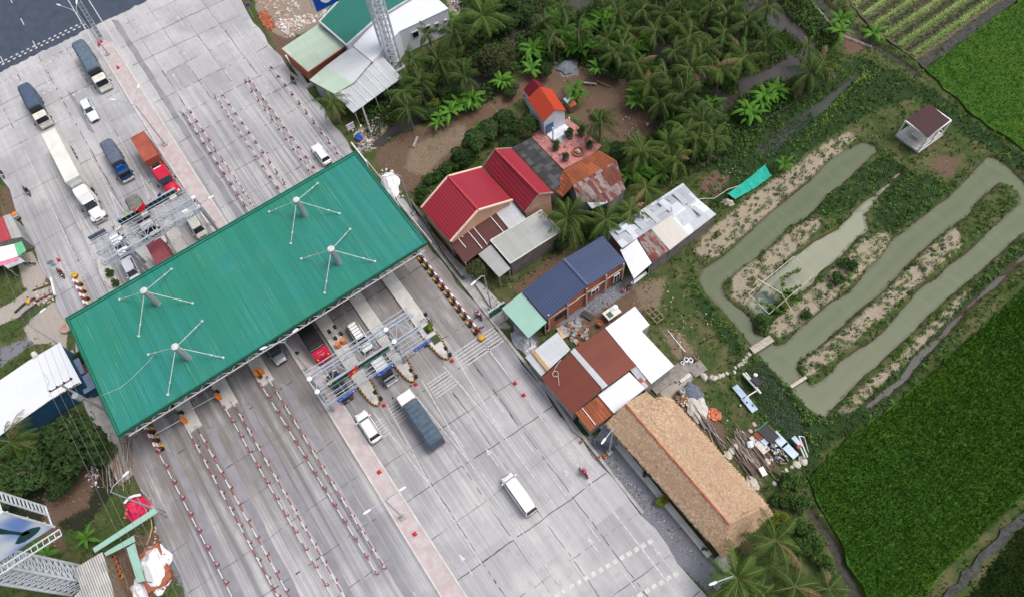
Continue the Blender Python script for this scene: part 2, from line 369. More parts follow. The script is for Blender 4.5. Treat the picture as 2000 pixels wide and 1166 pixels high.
me.polygons.foreach_set('use_smooth', [True]*len(quads))
CW = {}
for k, (soft, pls) in CLS.items():
    d = np.full(len(GP), 50.)
    for pl in pls:
        if len(pl) > 2: d = np.minimum(d, sdf(GP, PP(pl)))
    w = np.clip(.5-d/(2*soft), 0, 1)
    CW[k] = w
    at = me.attributes.new('w_'+k, 'FLOAT', 'POINT'); at.data.foreach_set('value', w.astype(np.float32))
at = me.attributes.new('w_wet', 'FLOAT', 'POINT'); at.data.foreach_set('value', np.clip((.3-wj)/.9, 0, 1).astype(np.float32))
def sample(w, P):
    """look a per-vertex ground value up at points (inside the fine grid)"""
    i = np.clip(np.searchsorted(gx, P[:, 0]), 1, nx-1); j = np.clip(np.searchsorted(gy, P[:, 1]), 1, ny-1)
    W = w.reshape(ny, nx); tx = (P[:, 0]-gx[i-1])/(gx[i]-gx[i-1]); ty = (P[:, 1]-gy[j-1])/(gy[j]-gy[j-1])
    return (W[j-1, i-1]*(1-tx)+W[j-1, i]*tx)*(1-ty)+(W[j, i-1]*(1-tx)+W[j, i]*tx)*ty
def gz(x, y): return float(sample(GZ, np.array([[x, y]]))[0])
m, nt, b = nodes('ground_cover')
vv = mapv(nt)
n1 = noise(nt, vv, .35, 8, .65); n2 = noise(nt, vv, 2.2, 6, .7); n3 = noise(nt, vv, 9, 4, .7)
c = mixc(nt, (.06, .088, .026), (.036, .062, .018), ramp(nt, n2, .35, .65))
c = mixc(nt, c, (.12, .11, .055), ramp(nt, n1, .45, .64, 0, .85))
c = mixc(nt, c, (.15, .12, .085), ramp(nt, n3, .55, .7, 0, .7))
def layer(c, key, colA, colB, amt=.75, na=n1, nb=n3, spots=None):
    a = nt.nodes.new('ShaderNodeAttribute'); a.attribute_name = 'w_'+key
    s = math_(nt, 'ADD', a.outputs['Fac'], math_(nt, 'MULTIPLY', math_(nt, 'SUBTRACT', n2, .5), amt))
    s = math_(nt, 'ADD', s, math_(nt, 'MULTIPLY', math_(nt, 'SUBTRACT', n3, .5), amt*.5))
    f = ramp(nt, s, .42, .58)
    f = math_(nt, 'MULTIPLY', f, ramp(nt, a.outputs['Fac'], 0, .12))
    cc = mixc(nt, colA, colB, ramp(nt, nb, .32, .68))
    cc = mixc(nt, cc, sc3(colA, .6), ramp(nt, na, .5, .8, 0, .6))
    if spots: cc = mixc(nt, cc, spots, ramp(nt, n3, .6, .66, 0, .8))
    return mixc(nt, c, cc, f)
c = layer(c, 'mud', (.036, .032, .024), (.018, .026, .012))  # grove mud, its colour darkened to paint in shade under the trees
c = layer(c, 'lush', (.03, .058, .02), (.02, .042, .014))
c = layer(c, 'dirt', (.17, .112, .078), (.085, .056, .04), spots=(.26, .21, .16))
c = layer(c, 'straw', (.26, .2, .14), (.11, .08, .055), spots=(.4, .34, .26))
c = layer(c, 'sand', (.37, .315, .24), (.24, .2, .145), spots=(.06, .09, .03))
c = layer(c, 'gravel', (.13, .14, .175), (.22, .22, .245), spots=(.34, .28, .22))
c = layer(c, 'rubble', (.3, .25, .2), (.2, .16, .12), spots=(.5, .48, .45))
c = layer(c, 'path', (.4, .36, .32), (.3, .27, .24), amt=.4)
aw = nt.nodes.new('ShaderNodeAttribute'); aw.attribute_name = 'w_wet'
c = mixc(nt, c, (.06, .05, .033), ramp(nt, aw.outputs['Fac'], .05, .5))
nt.links.new(c, b.inputs['Base Color']); b.inputs['Roughness'].default_value = .95; b.inputs['Specular IOR Level'].default_value = .1
bump(nt, b, n3, .5, .12)
me.materials.append(m)
ground = bpy.data.objects.new('ground', me); LINK(ground); ground['kind'] = 'structure'
# ------------------------------------------------------------------ water sheets
def water(name, col, col2, rough=.12):
    m, nt, b = nodes(name); v = mapv(nt)
    c = mixc(nt, col, col2, ramp(nt, noise(nt, v, .16, 6, .7), .38, .62))
    nt.links.new(c, b.inputs['Base Color']); b.inputs['Roughness'].default_value = rough; b.inputs['Specular IOR Level'].default_value = .35
    bump(nt, b, noise(nt, v, 2.5, 3), .05, .03); return m
WD = water('dark_water', (.05, .045, .042), (.035, .032, .03), .4); DMUD = mat('ditch_mud', (.055, .053, .045), .9, .3, 2, spec=.05); WL = water('weedy_water', (.045, .055, .045), (.025, .035, .03), .3)
def grow(poly, k):
    n = len(poly); out = []
    A = sum(poly[i][0]*poly[(i+1) % n][1]-poly[(i+1) % n][0]*poly[i][1] for i in range(n)); sg = 1 if A > 0 else -1
    for i in range(n):
        a, p, q = poly[i-1], poly[i], poly[(i+1) % n]
        d = Vector((q[0]-a[0], q[1]-a[1]));
        if d.length < 1e-6: out.append(p); continue
        d.normalize(); out.append((p[0]+d.y*k*sg, p[1]-d.x*k*sg))
    return out
for i, (nm, pl) in list(enumerate(PONDS))[2:]:
    mb = MB(); p = grow(PP(pl), .5)
    z = -.46-.004*i
    mb.prism(p, z-.3, z)
    wm = WL if i in (5, 8) else DMUD if i in (6, 9) else WD
    struct(mb, nm, wm)
def pondmat(name, shallow, mid, deep):
    m, nt, b = nodes(name); v = mapv(nt); a = nt.nodes.new('ShaderNodeAttribute'); a.attribute_name = 'depth'
    d = math_(nt, 'ADD', a.outputs['Fac'], math_(nt, 'MULTIPLY', math_(nt, 'SUBTRACT', noise(nt, v, .5, 6, .7), .5), .5))
    c = mixc(nt, mixc(nt, shallow, mid, ramp(nt, d, .0, .2)), deep, ramp(nt, d, .3, .95)); c = mixc(nt, c, sc3(mid, 1.25), ramp(nt, noise(nt, mapv(nt, R(20), (.25, 1.2, 1)), .8, 5, .65), .5, .75, 0, .5))
    nt.links.new(c, b.inputs['Base Color']); b.inputs['Roughness'].default_value = .08; b.inputs['Specular IOR Level'].default_value = .4; bump(nt, b, noise(nt, v, 3.5, 3), .08, .03); return m
MURK = pondmat('pond_murk', (.075, .08, .045), (.105, .125, .07), (.084, .11, .057)); PALEMURK = pondmat('pale_pond_murk', (.14, .145, .1), (.24, .25, .18), (.225, .24, .175))
for nm, pl, mm, zw in (('pond_water', POND, MURK, -.46), ('inner_pond_water', INNER, PALEMURK, -.45)):
    sd_ = sdf(GP, PP(pl)); sd_ = np.maximum(sd_, -bed) if nm == 'pond_water' else sd_
    inq = (sd_[quads] < .85).all(1); qs = quads[inq]; uq, inv = np.unique(qs, return_inverse=True); mw = bpy.data.meshes.new(nm)
    mw.vertices.add(len(uq)); mw.vertices.foreach_set('co', np.column_stack([GP[uq], np.full(len(uq), zw)]).ravel()); mw.loops.add(qs.size); mw.loops.foreach_set('vertex_index', inv.ravel()); mw.polygons.add(len(qs))
    mw.polygons.foreach_set('loop_start', np.arange(len(qs))*4); mw.polygons.foreach_set('loop_total', np.full(len(qs), 4)); at = mw.attributes.new('depth', 'FLOAT', 'POINT'); at.data.foreach_set('value', np.clip(-sd_[uq]/2.2, 0, 1).astype(np.float32)); mw.update(); mw.materials.append(mm)
    o = bpy.data.objects.new(nm, mw); LINK(o); o['kind'] = 'structure'
# ------------------------------------------------------------------ rice fields, vegetable field, earth banks
def wob(poly, step=1.2, amp=.18, seed=1):
    r = random.Random(seed); out = []
    n = len(poly)
    for i in range(n):
        a, q = poly[i], poly[(i+1) % n]; L = math.hypot(q[0]-a[0], q[1]-a[1]); k = max(1, min(120, int(L/step)))
        for j in range(k):
            t = j/k; out.append((a[0]+(q[0]-a[0])*t+r.uniform(-amp, amp), a[1]+(q[1]-a[1])*t+r.uniform(-amp, amp)))
    return out
RICE1 = PP([(1806,138),(1990,2),(2090,-70),(2400,120),(2200,430),(2010,302),(1900,225)])
RICE2 = PP([(1576,935),(1660,850),(1745,795),(1800,745),(1860,690),(2010,555),(2200,440),(2200,780),(2000,965),(1900,1060),(1830,1125),(1790,1190),(1700,1190),(1640,1060)])
RICE3 = PP([(1880,1180),(2010,1010),(2120,960),(2100,1190)])
m, nt, b = nodes('rice_soil'); v = mapv(nt)
c = mixc(nt, (.028, .09, .003), (.045, .125, .004), ramp(nt, noise(nt, v, 1.2, 7, .75), .35, .65)); c = mixc(nt, c, (.065, .135, .004), ramp(nt, noise(nt, v, .09, 5, .6), .5, .68, 0, .6))
c = mixc(nt, c, (.03, .08, .008), ramp(nt, noise(nt, mapv(nt, R(5), (.3, 2.2, 1)), 1, 3, .6), .52, .7, 0, .6))
nt.links.new(c, b.inputs['Base Color']); b.inputs['Roughness'].default_value = .95; RICESOIL = m
for nm, pl in (('rice_field_soil', RICE1), ('rice_field_soil', RICE2)):
    mb = MB(); mb.prism(wob(pl, 1.0, .25), -.5, .16); struct(mb, nm, RICESOIL)
VEG = PP([(1640,-20),(1700,55),(1790,118),(1850,78),(1985,-20),(2050,-80),(1600,-80)])
mb = MB(); mb.prism(wob(VEG, 1, .15), -.5, .06); struct(mb, 'vegetable_field_soil', mat('field_soil', (.1, .085, .055), .95, .35, 2.5, bmp=.4))
mb = MB(); mb.prism(wob(PP([(1793,122),(1985,-15),(1996,-6),(1804,134)]), 1, .08), -.5, .04); struct(mb, 'field_path', mat('grey_mud', (.06, .062, .058), .95, .3, 2, spec=.05))
mb = MB(); mb.prism(wob(PP([(2010,985),(1935,1058),(1855,1150),(1830,1200),(1850,1200),(1880,1145),(1950,1068),(2020,1003)]), 1, .25), -.5, .1); struct(mb, 'field_path', bpy.data.materials['grey_mud'])
# ================================================================== road
def slabmat():
    m, nt, b = nodes('road_concrete')
    t = nt.nodes.new('ShaderNodeTexCoord'); sp = nt.nodes.new('ShaderNodeSeparateXYZ'); nt.links.new(t.outputs['Object'], sp.inputs[0])
    sx = math_(nt, 'FLOOR', math_(nt, 'DIVIDE', sp.outputs[0], 5.)); sy = math_(nt, 'FLOOR', math_(nt, 'DIVIDE', math_(nt, 'ADD', sp.outputs[1], 5.3), 3.9))
    cb = nt.nodes.new('ShaderNodeCombineXYZ'); nt.links.new(sx, cb.inputs[0]); nt.links.new(sy, cb.inputs[1])
    w = nt.nodes.new('ShaderNodeTexWhiteNoise'); nt.links.new(cb.outputs[0], w.inputs['Vector'])
    c = mixc(nt, (.335, .333, .348), (.42, .416, .433), w.outputs['Value'])
    v = mapv(nt); big = noise(nt, v, .12, 6, .6); med = noise(nt, v, 1.1, 8, .7); fine = noise(nt, v, 14, 3, .6)
    c = mixc(nt, c, (.5, .49, .49), ramp(nt, big, .4, .65, 0, .85))
    c = mixc(nt, c, (.25, .245, .26), ramp(nt, med, .5, .78, 0, .55))
    # tyre and oil wear, drawn out along the lanes, strongest in the queueing zone round the canopy
    st = noise(nt, mapv(nt, 0, (.025, 1.25, 1)), 1.0, 4, .6); st2 = noise(nt, mapv(nt, 0, (.06, 4., 1)), 1.0, 5, .7)
    zone = ramp(nt, math_(nt, 'ABSOLUTE', math_(nt, 'ADD', sp.outputs[0], 56)), 14, 58, 1, .18)
    left = ramp(nt, sp.outputs[1], -10, -4, .9, .5)
    far = ramp(nt, sp.outputs[0], -75, -50, 0, 1)
    leftn = math_(nt, 'ADD', math_(nt, 'MULTIPLY', left, far), math_(nt, 'MULTIPLY', math_(nt, 'SUBTRACT', 1, far), .5))
    s1 = math_(nt, 'MULTIPLY', ramp(nt, st, .38, .66), math_(nt, 'MULTIPLY', zone, leftn))
    c = mixc(nt, c, (.12, .122, .15), s1)
    near = ramp(nt, math_(nt, 'ABSOLUTE', math_(nt, 'ADD', sp.outputs[0], 47)), 4, 24, 1, 0)
    c = mixc(nt, c, (.17, .145, .13), math_(nt, 'MULTIPLY', ramp(nt, noise(nt, mapv(nt, 0, (.15, .5, 1)), 1.2, 6, .65), .3, .6, .15, .8), near))
    s2 = math_(nt, 'MULTIPLY', ramp(nt, st2, .42, .68), math_(nt, 'MULTIPLY', zone, .6))
    c = mixc(nt, c, (.16, .15, .155), s2)
    c = mixc(nt, c, (.5, .49, .49), math_(nt, 'MULTIPLY', ramp(nt, st2, .22, .4, .35, 0), zone))
    oil = noise(nt, mapv(nt, 0, (.5, 1.4, 1)), .8, 5, .6)
    c = mixc(nt, c, (.1, .1, .11), ramp(nt, oil, .68, .78, 0, .5))
    c = mixc(nt, c, (.2, .2, .21), ramp(nt, fine, .55, .8, 0, .35))
    nt.links.new(c, b.inputs['Base Color']); b.inputs['Roughness'].default_value = .8; b.inputs['Specular IOR Level'].default_value = .25
    bump(nt, b, fine, .15, .02); return m
ROADM = slabmat()
mb = MB()
rd = [(-123.6, -29.2)] + [(x, -29.1+.25*math.sin(x*.7)+.2*math.sin(x*2.3)) for x in np.arange(-122, 60, 2.)] + [(140, -29), (140, 15.3)] + [(x, 15.3+.22*math.sin(x*.9)+.15*math.sin(x*2.9)) for x in np.arange(60, -108, -2.)] + [(-110, 15.6), (-114, 16.2), (-119, 17.5), (-123.6, 18.4)]
mb.prism(rd, -.5, 0); struct(mb, 'road', ROADM)
ASPH = mat('asphalt', (.05, .064, .095), .85, .15, .6, bmp=.1)
rr = random.Random(3)
mb = MB(); ed = [(-123.4+rr.uniform(-.25, .25), y) for y in np.arange(-29.4, 19, .55)]
mb.prism(ed+[(-400, 18.5), (-400, -29.4)], -.5, .012); struct(mb, 'asphalt_road', ASPH)
# darker asphalt wheel strips laid along the concrete
STRIP = mat('worn_grey_strip', (.235, .228, .25), .85, .12, .5)
mb = MB()
for y, w, x0, x1 in ((-3.3, .45, -123, -68), (-2.25, .25, -96, -68), (-15.05, .3, -112, -100), (-9.6, .4, -46, -12), (-14.6, .4, -46, 10), (-19.4, .45, -46, 10), (-24.4, .4, -46, 10)):
    p = [(x, y-w+.06*math.sin(x*1.3+y)) for x in np.arange(x0, x1, 1.5)]+[(x, y+w+.08*math.sin(x*.9+y)) for x in np.arange(x1, x0, -1.5)]
    mb.prism(p, -.1, .006)
struct(mb, 'asphalt_strips', STRIP)
# tar-filled joints between the slabs
mb = MB()
def seam(a, b_, w=.04, seed=0, gap=.12):
    r = random.Random(seed); L = math.hypot(b_[0]-a[0], b_[1]-a[1]); n = max(2, int(L/.5)); dx, dy = (b_[0]-a[0])/L, (b_[1]-a[1])/L
    off = 0; pr = None; ww = w
    for i in range(n+1):
        t = L*i/n; off = off*.8+r.uniform(-.05, .05); ww = max(.012, min(.1, ww+r.uniform(-.022, .022)+(w-ww)*.2))
        if r.random() < .03: ww = .16
        c = (a[0]+dx*t-dy*off, a[1]+dy*t+dx*off)
        q = ((c[0]-dy*ww/2, c[1]+dx*ww/2, .016), (c[0]+dy*ww/2, c[1]-dx*ww/2, .016))
        if pr and r.random() > gap: mb.add([pr[1], q[1], q[0], pr[0]], [(0, 1, 2, 3)])
        pr = q
ys = [-29, -24.9, -20.8, -16.2, -12, -7.8]; k = 0
for x in np.arange(-121, 60, 5.05):
    k += 1; sk = (k*37 % 7-3)*.12
    seam((x, -28.9), (x+sk, -7.9), rr.choice([.02, .05, .07]), k, rr.choice([.1, .3, .5]))
    seam((x+.8, -4.9), (x+.8+sk+.6, 15.2), rr.choice([.03, .06, .09]), k+500, rr.choice([.05, .15, .4]))
for i, y in enumerate((-24.9, -20.8, -16.6, -12.1)): seam((-123, y), (-78, y+.3), rr.choice([.04, .06]), 900+i, .35)
for i, y in enumerate((-1.3, 2.6, 6.6, 10.6)):
    seam((-34, y), (60, y), rr.choice([.04, .06]), 930+i, .3); seam((-123, y), (-95, y), .05, 950+i, .15)
struct(mb, 'road_tar_seams', mat('tar', (.06, .058, .062), .7, .2, 3))
# painted markings
WORN = None
m, nt, b = nodes('worn_road_paint'); v = mapv(nt); f = ramp(nt, noise(nt, v, 3, 6, .75), .38, .6)
nt.links.new(mixc(nt, (.57, .56, .56), (.38, .37, .38), f), b.inputs['Base Color']); b.inputs['Roughness'].default_value = .7; WORN = m
m, nt, b = nodes('faint_road_paint'); v = mapv(nt); f = ramp(nt, noise(nt, v, 3, 6, .75), .35, .6)
nt.links.new(mixc(nt, (.5, .5, .5), (.37, .36, .37), f), b.inputs['Base Color']); b.inputs['Roughness'].default_value = .7; FAINT = m
def marks(name, items, z=.02, m=WORN):
    mb = MB()
    for x0, y0, x1, y1 in items: mb.prism([(x0, y0), (x1, y0), (x1, y1), (x0, y1)], z-.02, z)
    o = struct(mb, name, m); return o
L = []
L += [(-35, 13.05, 60, 13.2)]                                            # right edge line
for x in np.arange(-29, 50, 6): L += [(x, 10.0, x+2.6, 10.12), (x+1, 3.9, x+3.4, 4.02)]
L += [(-400, -8.15, -110, -7.98), (-400, -5.2, -110, -5.04)]
for x in np.arange(-400, -124, 7): L += [(x, -16.4, x+2, -16.25), (x, -22, x+2, -21.85), (x, 4.5, x+2, 4.62), (x, 10.5, x+2, 10.62)]
for x in np.arange(-122, -90, 7): L += [(x, -12.6, x+2.4, -12.48), (x+3, -20.9, x+5.2, -20.78), (x+2, -16.6, x+4, -16.5)]
L += [(-108, 12.2, -71, 12.34), (-104, -24.8, -82, -24.68), (-96, -22.6, -84, -22.48)]
marks('lane_lines', L)
L = []                                                                    # double rows of rumble blocks
def blocks(x, y0, y1, gap=.95, skew=0, rows=2, s=.34):
    for i, y in enumerate(np.arange(y0, y1, gap)):
        for r_ in range(rows):
            xx = x+r_*.72+skew*(y-y0); yy = y+r_*.3
            L.append((xx-s/2, yy-s*.62, xx+s/2, yy+s*.62))
blocks(-125.6, -29, -7.9); blocks(-120.8, -29, -8.4); blocks(-113.8, -29, -8.4, rows=1); blocks(-110.2, -29, -8.4, rows=1)
marks('rumble_blocks_far', L, m=WORN); L = []
blocks(-7.6, -2, 14.8, .86, .14, 1, .44); blocks(-3.6, -2, 14.8, .86, .14, 1, .44); blocks(1.4, 4, 15, .86, .1, 2, .44)
marks('rumble_blocks_near', L, m=mat('block_paint', (.52, .51, .48), .7, .15, 3))
L = []
for i in range(6):
    L.append((-78.8+i*.42, -28.2, -78.64+i*.42, -21.6))
    L.append((-36.2+i*.45, 9.1, -36.03+i*.45, 15.3)); 
    if i < 6: L.append((-34.8+i*.42, 4.6, -34.64+i*.42, 7.6)); L.append((-34.9+i*.42, -.9, -34.74+i*.42, 1.1)); L.append((-34.4+i*.4, -3.1, -34.25+i*.4, -1.9))
marks('crosswalk_stripes', L, m=FAINT)
mb = MB()                                                                 # chevron lines running off the island tips, arrows
_lz = [.024]
def line(a, b_, w=.12, z=None):
    _lz[0] += .0006; z = _lz[0]
    d = Vector((b_[0]-a[0], b_[1]-a[1])).normalized()*w/2
    mb.add([(a[0]-d.y, a[1]+d.x, z), (a[0]+d.y, a[1]-d.x, z), (b_[0]+d.y, b_[1]-d.x, z), (b_[0]-d.y, b_[1]+d.x, z)], [(0, 1, 2, 3)])
for y in (-1.5, 3.5, 8.4):
    line((-35.6, y-.9), (-24, y), .14); line((-35.6, y+.9), (-24, y), .14); line((-24, y), (-14, y), .12)
for y in (-12, -16.8, -21.8):
    line((-78, y-.9), (-88, y), .14); line((-78, y+.9), (-88, y), .14); line((-88, y), (-97, y), .12)
def arrow(x, y, s=1):
    line((x, y), (x+2.6*s, y), .13); z = _lz[0]+.002; mb.add([(x-.1*s, y, z), (x+.8*s, y-.3*s, z), (x+.8*s, y+.3*s, z)], [(0, 2, 1)])
for x, y, s in ((-16.2, -2.9, 1), (-13.3, -8.9, -1), (-118, -.2, 1), (-116, 5.6, 1), (-107.5, 3.2, 1), (-104, -.2, 1), (-99, 6.8, 1), (-17, 13.9, 1), (-9.6, 9.2, 1), (-106, -19, -1), (-4.6, 14.2, 1), (-24, 5.9, 1), (-16.9, 11.6, 1), (-115, -17.3, -1), (-101, 11, 1), (-92, 10.6, 1)):
    arrow(x, y, s)
struct(mb, 'painted_arrows', WORN)
# median with pink pavers, concrete kerbs
m, nt, b = nodes('pink_pavers'); v = mapv(nt)
br = nt.nodes.new('ShaderNodeTexBrick'); nt.links.new(v, br.inputs['Vector']); br.inputs['Scale'].default_value = 2.2
br.inputs['Color1'].default_value = (.47, .37, .38, 1); br.inputs['Color2'].default_value = (.43, .37, .37, 1); br.inputs['Mortar'].default_value = (.34, .28, .29, 1); br.inputs['Mortar Size'].default_value = .03
c = mixc(nt, br.outputs['Color'], (.5, .46, .46), ramp(nt, noise(nt, v, .8, 6, .7), .4, .65, 0, .75))
nt.links.new(c, b.inputs['Base Color']); b.inputs['Roughness'].default_value = .85; PINK = m
def taper_poly(x0, x1, y0, y1, r):
    return [(x0, (y0+y1)/2-.35), (x0+r, y0), (x1, y0), (x1, y1), (x0+r, y1), (x0, (y0+y1)/2+.35)]
ML = [(-117.3, -7.75), (-90, -7.7), (-74, -7.3), (-44, -6.65), (60, -6.6)]; MR = [(60, -4.65), (-12, -4.7), (-33, -4.95), (-72, -5.4), (-117.3, -5.65)]
mb = MB(); mb.prism([(-118.9, -6.9)]+ML+MR+[(-118.9, -6.4)], -.1, .13); struct(mb, 'median_pavement', PINK)
mb = MB()
mb.prism(ML+[(x, y-.22) for x, y in ML[::-1]], -.1, .18).prism(MR+[(x, y+.22) for x, y in MR[::-1]], -.1, .18)
struct(mb, 'median_kerb', CONCL)
# the right and left road edges: low concrete gutter
mb = MB(); mb.prism([(-60, 15.55), (-8, 15.4), (-8, 15.75), (-60, 15.9)], -.3, .1); mb.prism([(-20.5, 15.3), (-15, 15.5), (-15, 15.8), (-20.5, 15.6)], -.3, .12)
struct(mb, 'road_gutter', CONC)
mb = MB(); mb.prism(wob([(-66, 15.9), (-36, 15.9), (-36, 18.3), (-48, 16.9), (-58, 16.6)], 1.5, .1), -.3, -.02); mb.prism(wob([(-66, -29.1), (-46, -28.6), (-46, -31), (-60, -31)], 1.5, .1), -.3, -.02); struct(mb, 'road_shoulder', CONC)
# ================================================================== toll canopy
X0, X1, Y0, Y1, ZC = -64.4, -46.5, -26.1, 13.8, 8.0
def canopymat():
    m, nt, b = nodes('green_roof_sheets'); v = mapv(nt)
    sp = nt.nodes.new('ShaderNodeSeparateXYZ'); nt.links.new(v, sp.inputs[0])
    base, dark, lite = (.022, .205, .14), (.007, .115, .075), (.15, .34, .23)
    c = mixc(nt, base, (.022, .205, .18), ramp(nt, noise(nt, v, .09, 3), .35, .65)); c = mixc(nt, c, (.035, .2, .14), ramp(nt, noise(nt, v, .3, 6, .65), .45, .7, 0, .6))
    fy = math_(nt, 'DIVIDE', sp.outputs[1], .82)
    w = nt.nodes.new('ShaderNodeTexWhiteNoise'); w.noise_dimensions = '1D'; nt.links.new(math_(nt, 'FLOOR', fy), w.inputs['W'])
    c = mixc(nt, c, mixc(nt, dark, base, .4), math_(nt, 'MULTIPLY', w.outputs['Value'], .5))
    fr = math_(nt, 'FRACT', fy)
    edge = ramp(nt, math_(nt, 'ABSOLUTE', math_(nt, 'SUBTRACT', fr, .5)), .40, .49)
    c = mixc(nt, c, (.008, .11, .07), math_(nt, 'MULTIPLY', edge, ramp(nt, noise(nt, mapv(nt, 0, (.12, 1.2, 1)), .9, 3), .35, .65, .0, .6)))
    st = noise(nt, mapv(nt, 0, (.1, 9., 1)), 1.0, 4, .7); zone = ramp(nt, noise(nt, v, .13, 3), .42, .6)
    c = mixc(nt, c, lite, math_(nt, 'MULTIPLY', ramp(nt, st, .56, .66), math_(nt, 'MULTIPLY', zone, .75)))
    c = mixc(nt, c, dark, ramp(nt, noise(nt, v, 2.5, 6, .75), .55, .75, 0, .5))
    c = mixc(nt, c, (.1, .2, .12), ramp(nt, noise(nt, v, .35, 5, .7), .66, .8, 0, .5))
    c = mixc(nt, c, (.12, .13, .08), ramp(nt, noise(nt, mapv(nt, 0, (.6, 1.6, 1)), 1.3, 6, .8), .66, .74, 0, .55)); c = mixc(nt, c, (.2, .4, .34), ramp(nt, noise(nt, v, 7, 2), .76, .8, 0, .7))
    rib = ramp(nt, math_(nt, 'SINE', math_(nt, 'MULTIPLY', sp.outputs[1], 2*math.pi/.27)), .3, 1)
    c = mixc(nt, c, (0, .05, .03), math_(nt, 'MULTIPLY', rib, .1))
    nt.links.new(c, b.inputs['Base Color']); b.inputs['Roughness'].default_value = .45; b.inputs['Specular IOR Level'].default_value = .35
    bump(nt, b, rib, .2, .02); return m
GREEN = canopymat(); GREENF = mat('green_fascia', (.008, .1, .06), .5, .15); SOFFIT = mat('grey_soffit', (.12, .12, .13), .8)
ca = thing('toll_canopy', 'huge flat green metal canopy roof spanning the toll plaza, with four cable masts', 'canopy', (-55.4, -6.1, 0))
mb = MB()
ym = (Y0+Y1)/2
for a, b_ in ((Y0, ym), (ym, Y1)): mb.box(((X0+X1)/2, (a+b_)/2, ZC-.04), (X1-X0-.3, b_-a, .08))
mb.build('roof_panel', GREEN, ca)
mb = MB()
mb.box(((X0+X1)/2, Y0+.06, ZC-.12), (X1-X0, .12, .42)).box(((X0+X1)/2, Y1-.06, ZC-.12), (X1-X0, .12, .42))
mb.box((X0+.08, ym, ZC-.12), (.16, Y1-Y0-.24, .42)).box((X1-.08, ym, ZC-.12), (.16, Y1-Y0-.24, .42))
mb.build('fascia', GREENF, ca)
mb = MB(); mb.tube((X0+.5, Y0+.35, ZC+.08), (X0+.5, Y1-.3, ZC+.08), .06); mb.tube((X0+.3, Y0+.35, ZC+.06), (X1-.3, Y0+.35, ZC+.06), .05); mb.tube((X0+.3, Y1-.35, ZC+.06), (X1-.3, Y1-.35, ZC+.06), .05)
mb.build('roof_trim', GREENF, ca)
mb = MB()                                                            # space frame hung under the sheets
zt, zb = ZC-.38, ZC-1.35
nY = 20; stp = (Y1-Y0-.6)/nY
for x in (X0+.15, X1-.15):
    mb.tube((x, Y0+.2, zt), (x, Y1-.2, zt), .07, n=5); xi = x+(.75 if x < -60 else -.03)
    mb.tube((xi, Y0+.6, zb), (xi, Y1-.6, zb), .08, n=5)
    for i in range(nY):
        y = Y0+.3+i*stp; mb.tube((x, y, zt), (xi, y+stp/2, zb), .05, n=4); mb.tube((xi, y+stp/2, zb), (x, y+stp, zt), .05, n=4)
for y in np.arange(Y0+.3, Y1, stp*2): mb.tube((X0+.9, y+stp/2, zb), (X1-.6, y+stp/2, zb), .05, n=5); mb.tube((X0+.3, y, zt), (X1-.3, y, zt), .05, n=5)
for x in (-60, -55.5, -51): mb.tube((x, Y0+.6, zb), (x, Y1-.6, zb), .05, n=5)
mb.build('space_frame', mat('white_steel', (.62, .63, .63), .45, .1), ca)
for x in (-60.5, -50.5):
    for y in (-25.6, -20.8, -16, -11, -1.6, 3.5, 8.4, 13.4):
        MB().tube((x, y, 0), (x, y, zb+.1), .2, n=12).build('column', STEEL, ca)
ROD = mat('dull_white_rod', (.5, .53, .52), .5, .15, 3, dirt=.3)
mastsurf = mat('ribbed_grey_pipe', (.3, .33, .35), .5, .15, 6)
for (tx, ty), (bx, by), ends in [((281, 568), (309, 593), [(335, 526), (234, 585), (376, 592), (271, 656)]), ((342, 677), (367, 699), [(395, 627), (290, 692), (436, 698), (328, 770)]),
                                 ((578.7, 391.4), (597, 420), [(620.5, 359), (526, 414), (663, 417.5), (568, 476)]), ((646.5, 487), (662, 512), [(684, 448), (589, 506), (732, 511), (634, 572)])]:
    B = Vector(G(bx, by, ZC)); zt_ = ZC+3.25
    T = Vector(G(tx, ty, zt_)); B = Vector((T.x, T.y, ZC-.1)); T.z = zt_
    mm = MB().tube(B, T, .37, n=16).build('mast', mastsurf, ca)
    MB().lathe((T.x, T.y, zt_), [(.41, 0), (.43, .1), (.36, .17), (.16, .2)], 16).build('mast_cap', ROD, mm)
    for ex, ey in ends:
        E = Vector(G(ex, ey, ZC+.12)); a = T+Vector((0, 0, -.12)); d = E-a
        s_ = MB().tube(a+d.normalized()*.4, E, .048, n=6)
        s_.tube(a+d*.72, a+d*.76, .1, n=6).tube(E+Vector((0, 0, -.1)), E+Vector((0, 0, .06)), .16, n=6)
        s_.build('guy_rod', ROD, ca)
cab = [G(300, 693, ZC+.09), G(290, 706, ZC+.09), G(272, 724, ZC+.09), G(255, 741, ZC+.09), G(235, 757, ZC+.09), G(197, 773, ZC+.09)]
MB().path(cab, .022, 5).build('lightning_cable', ROD, ca)
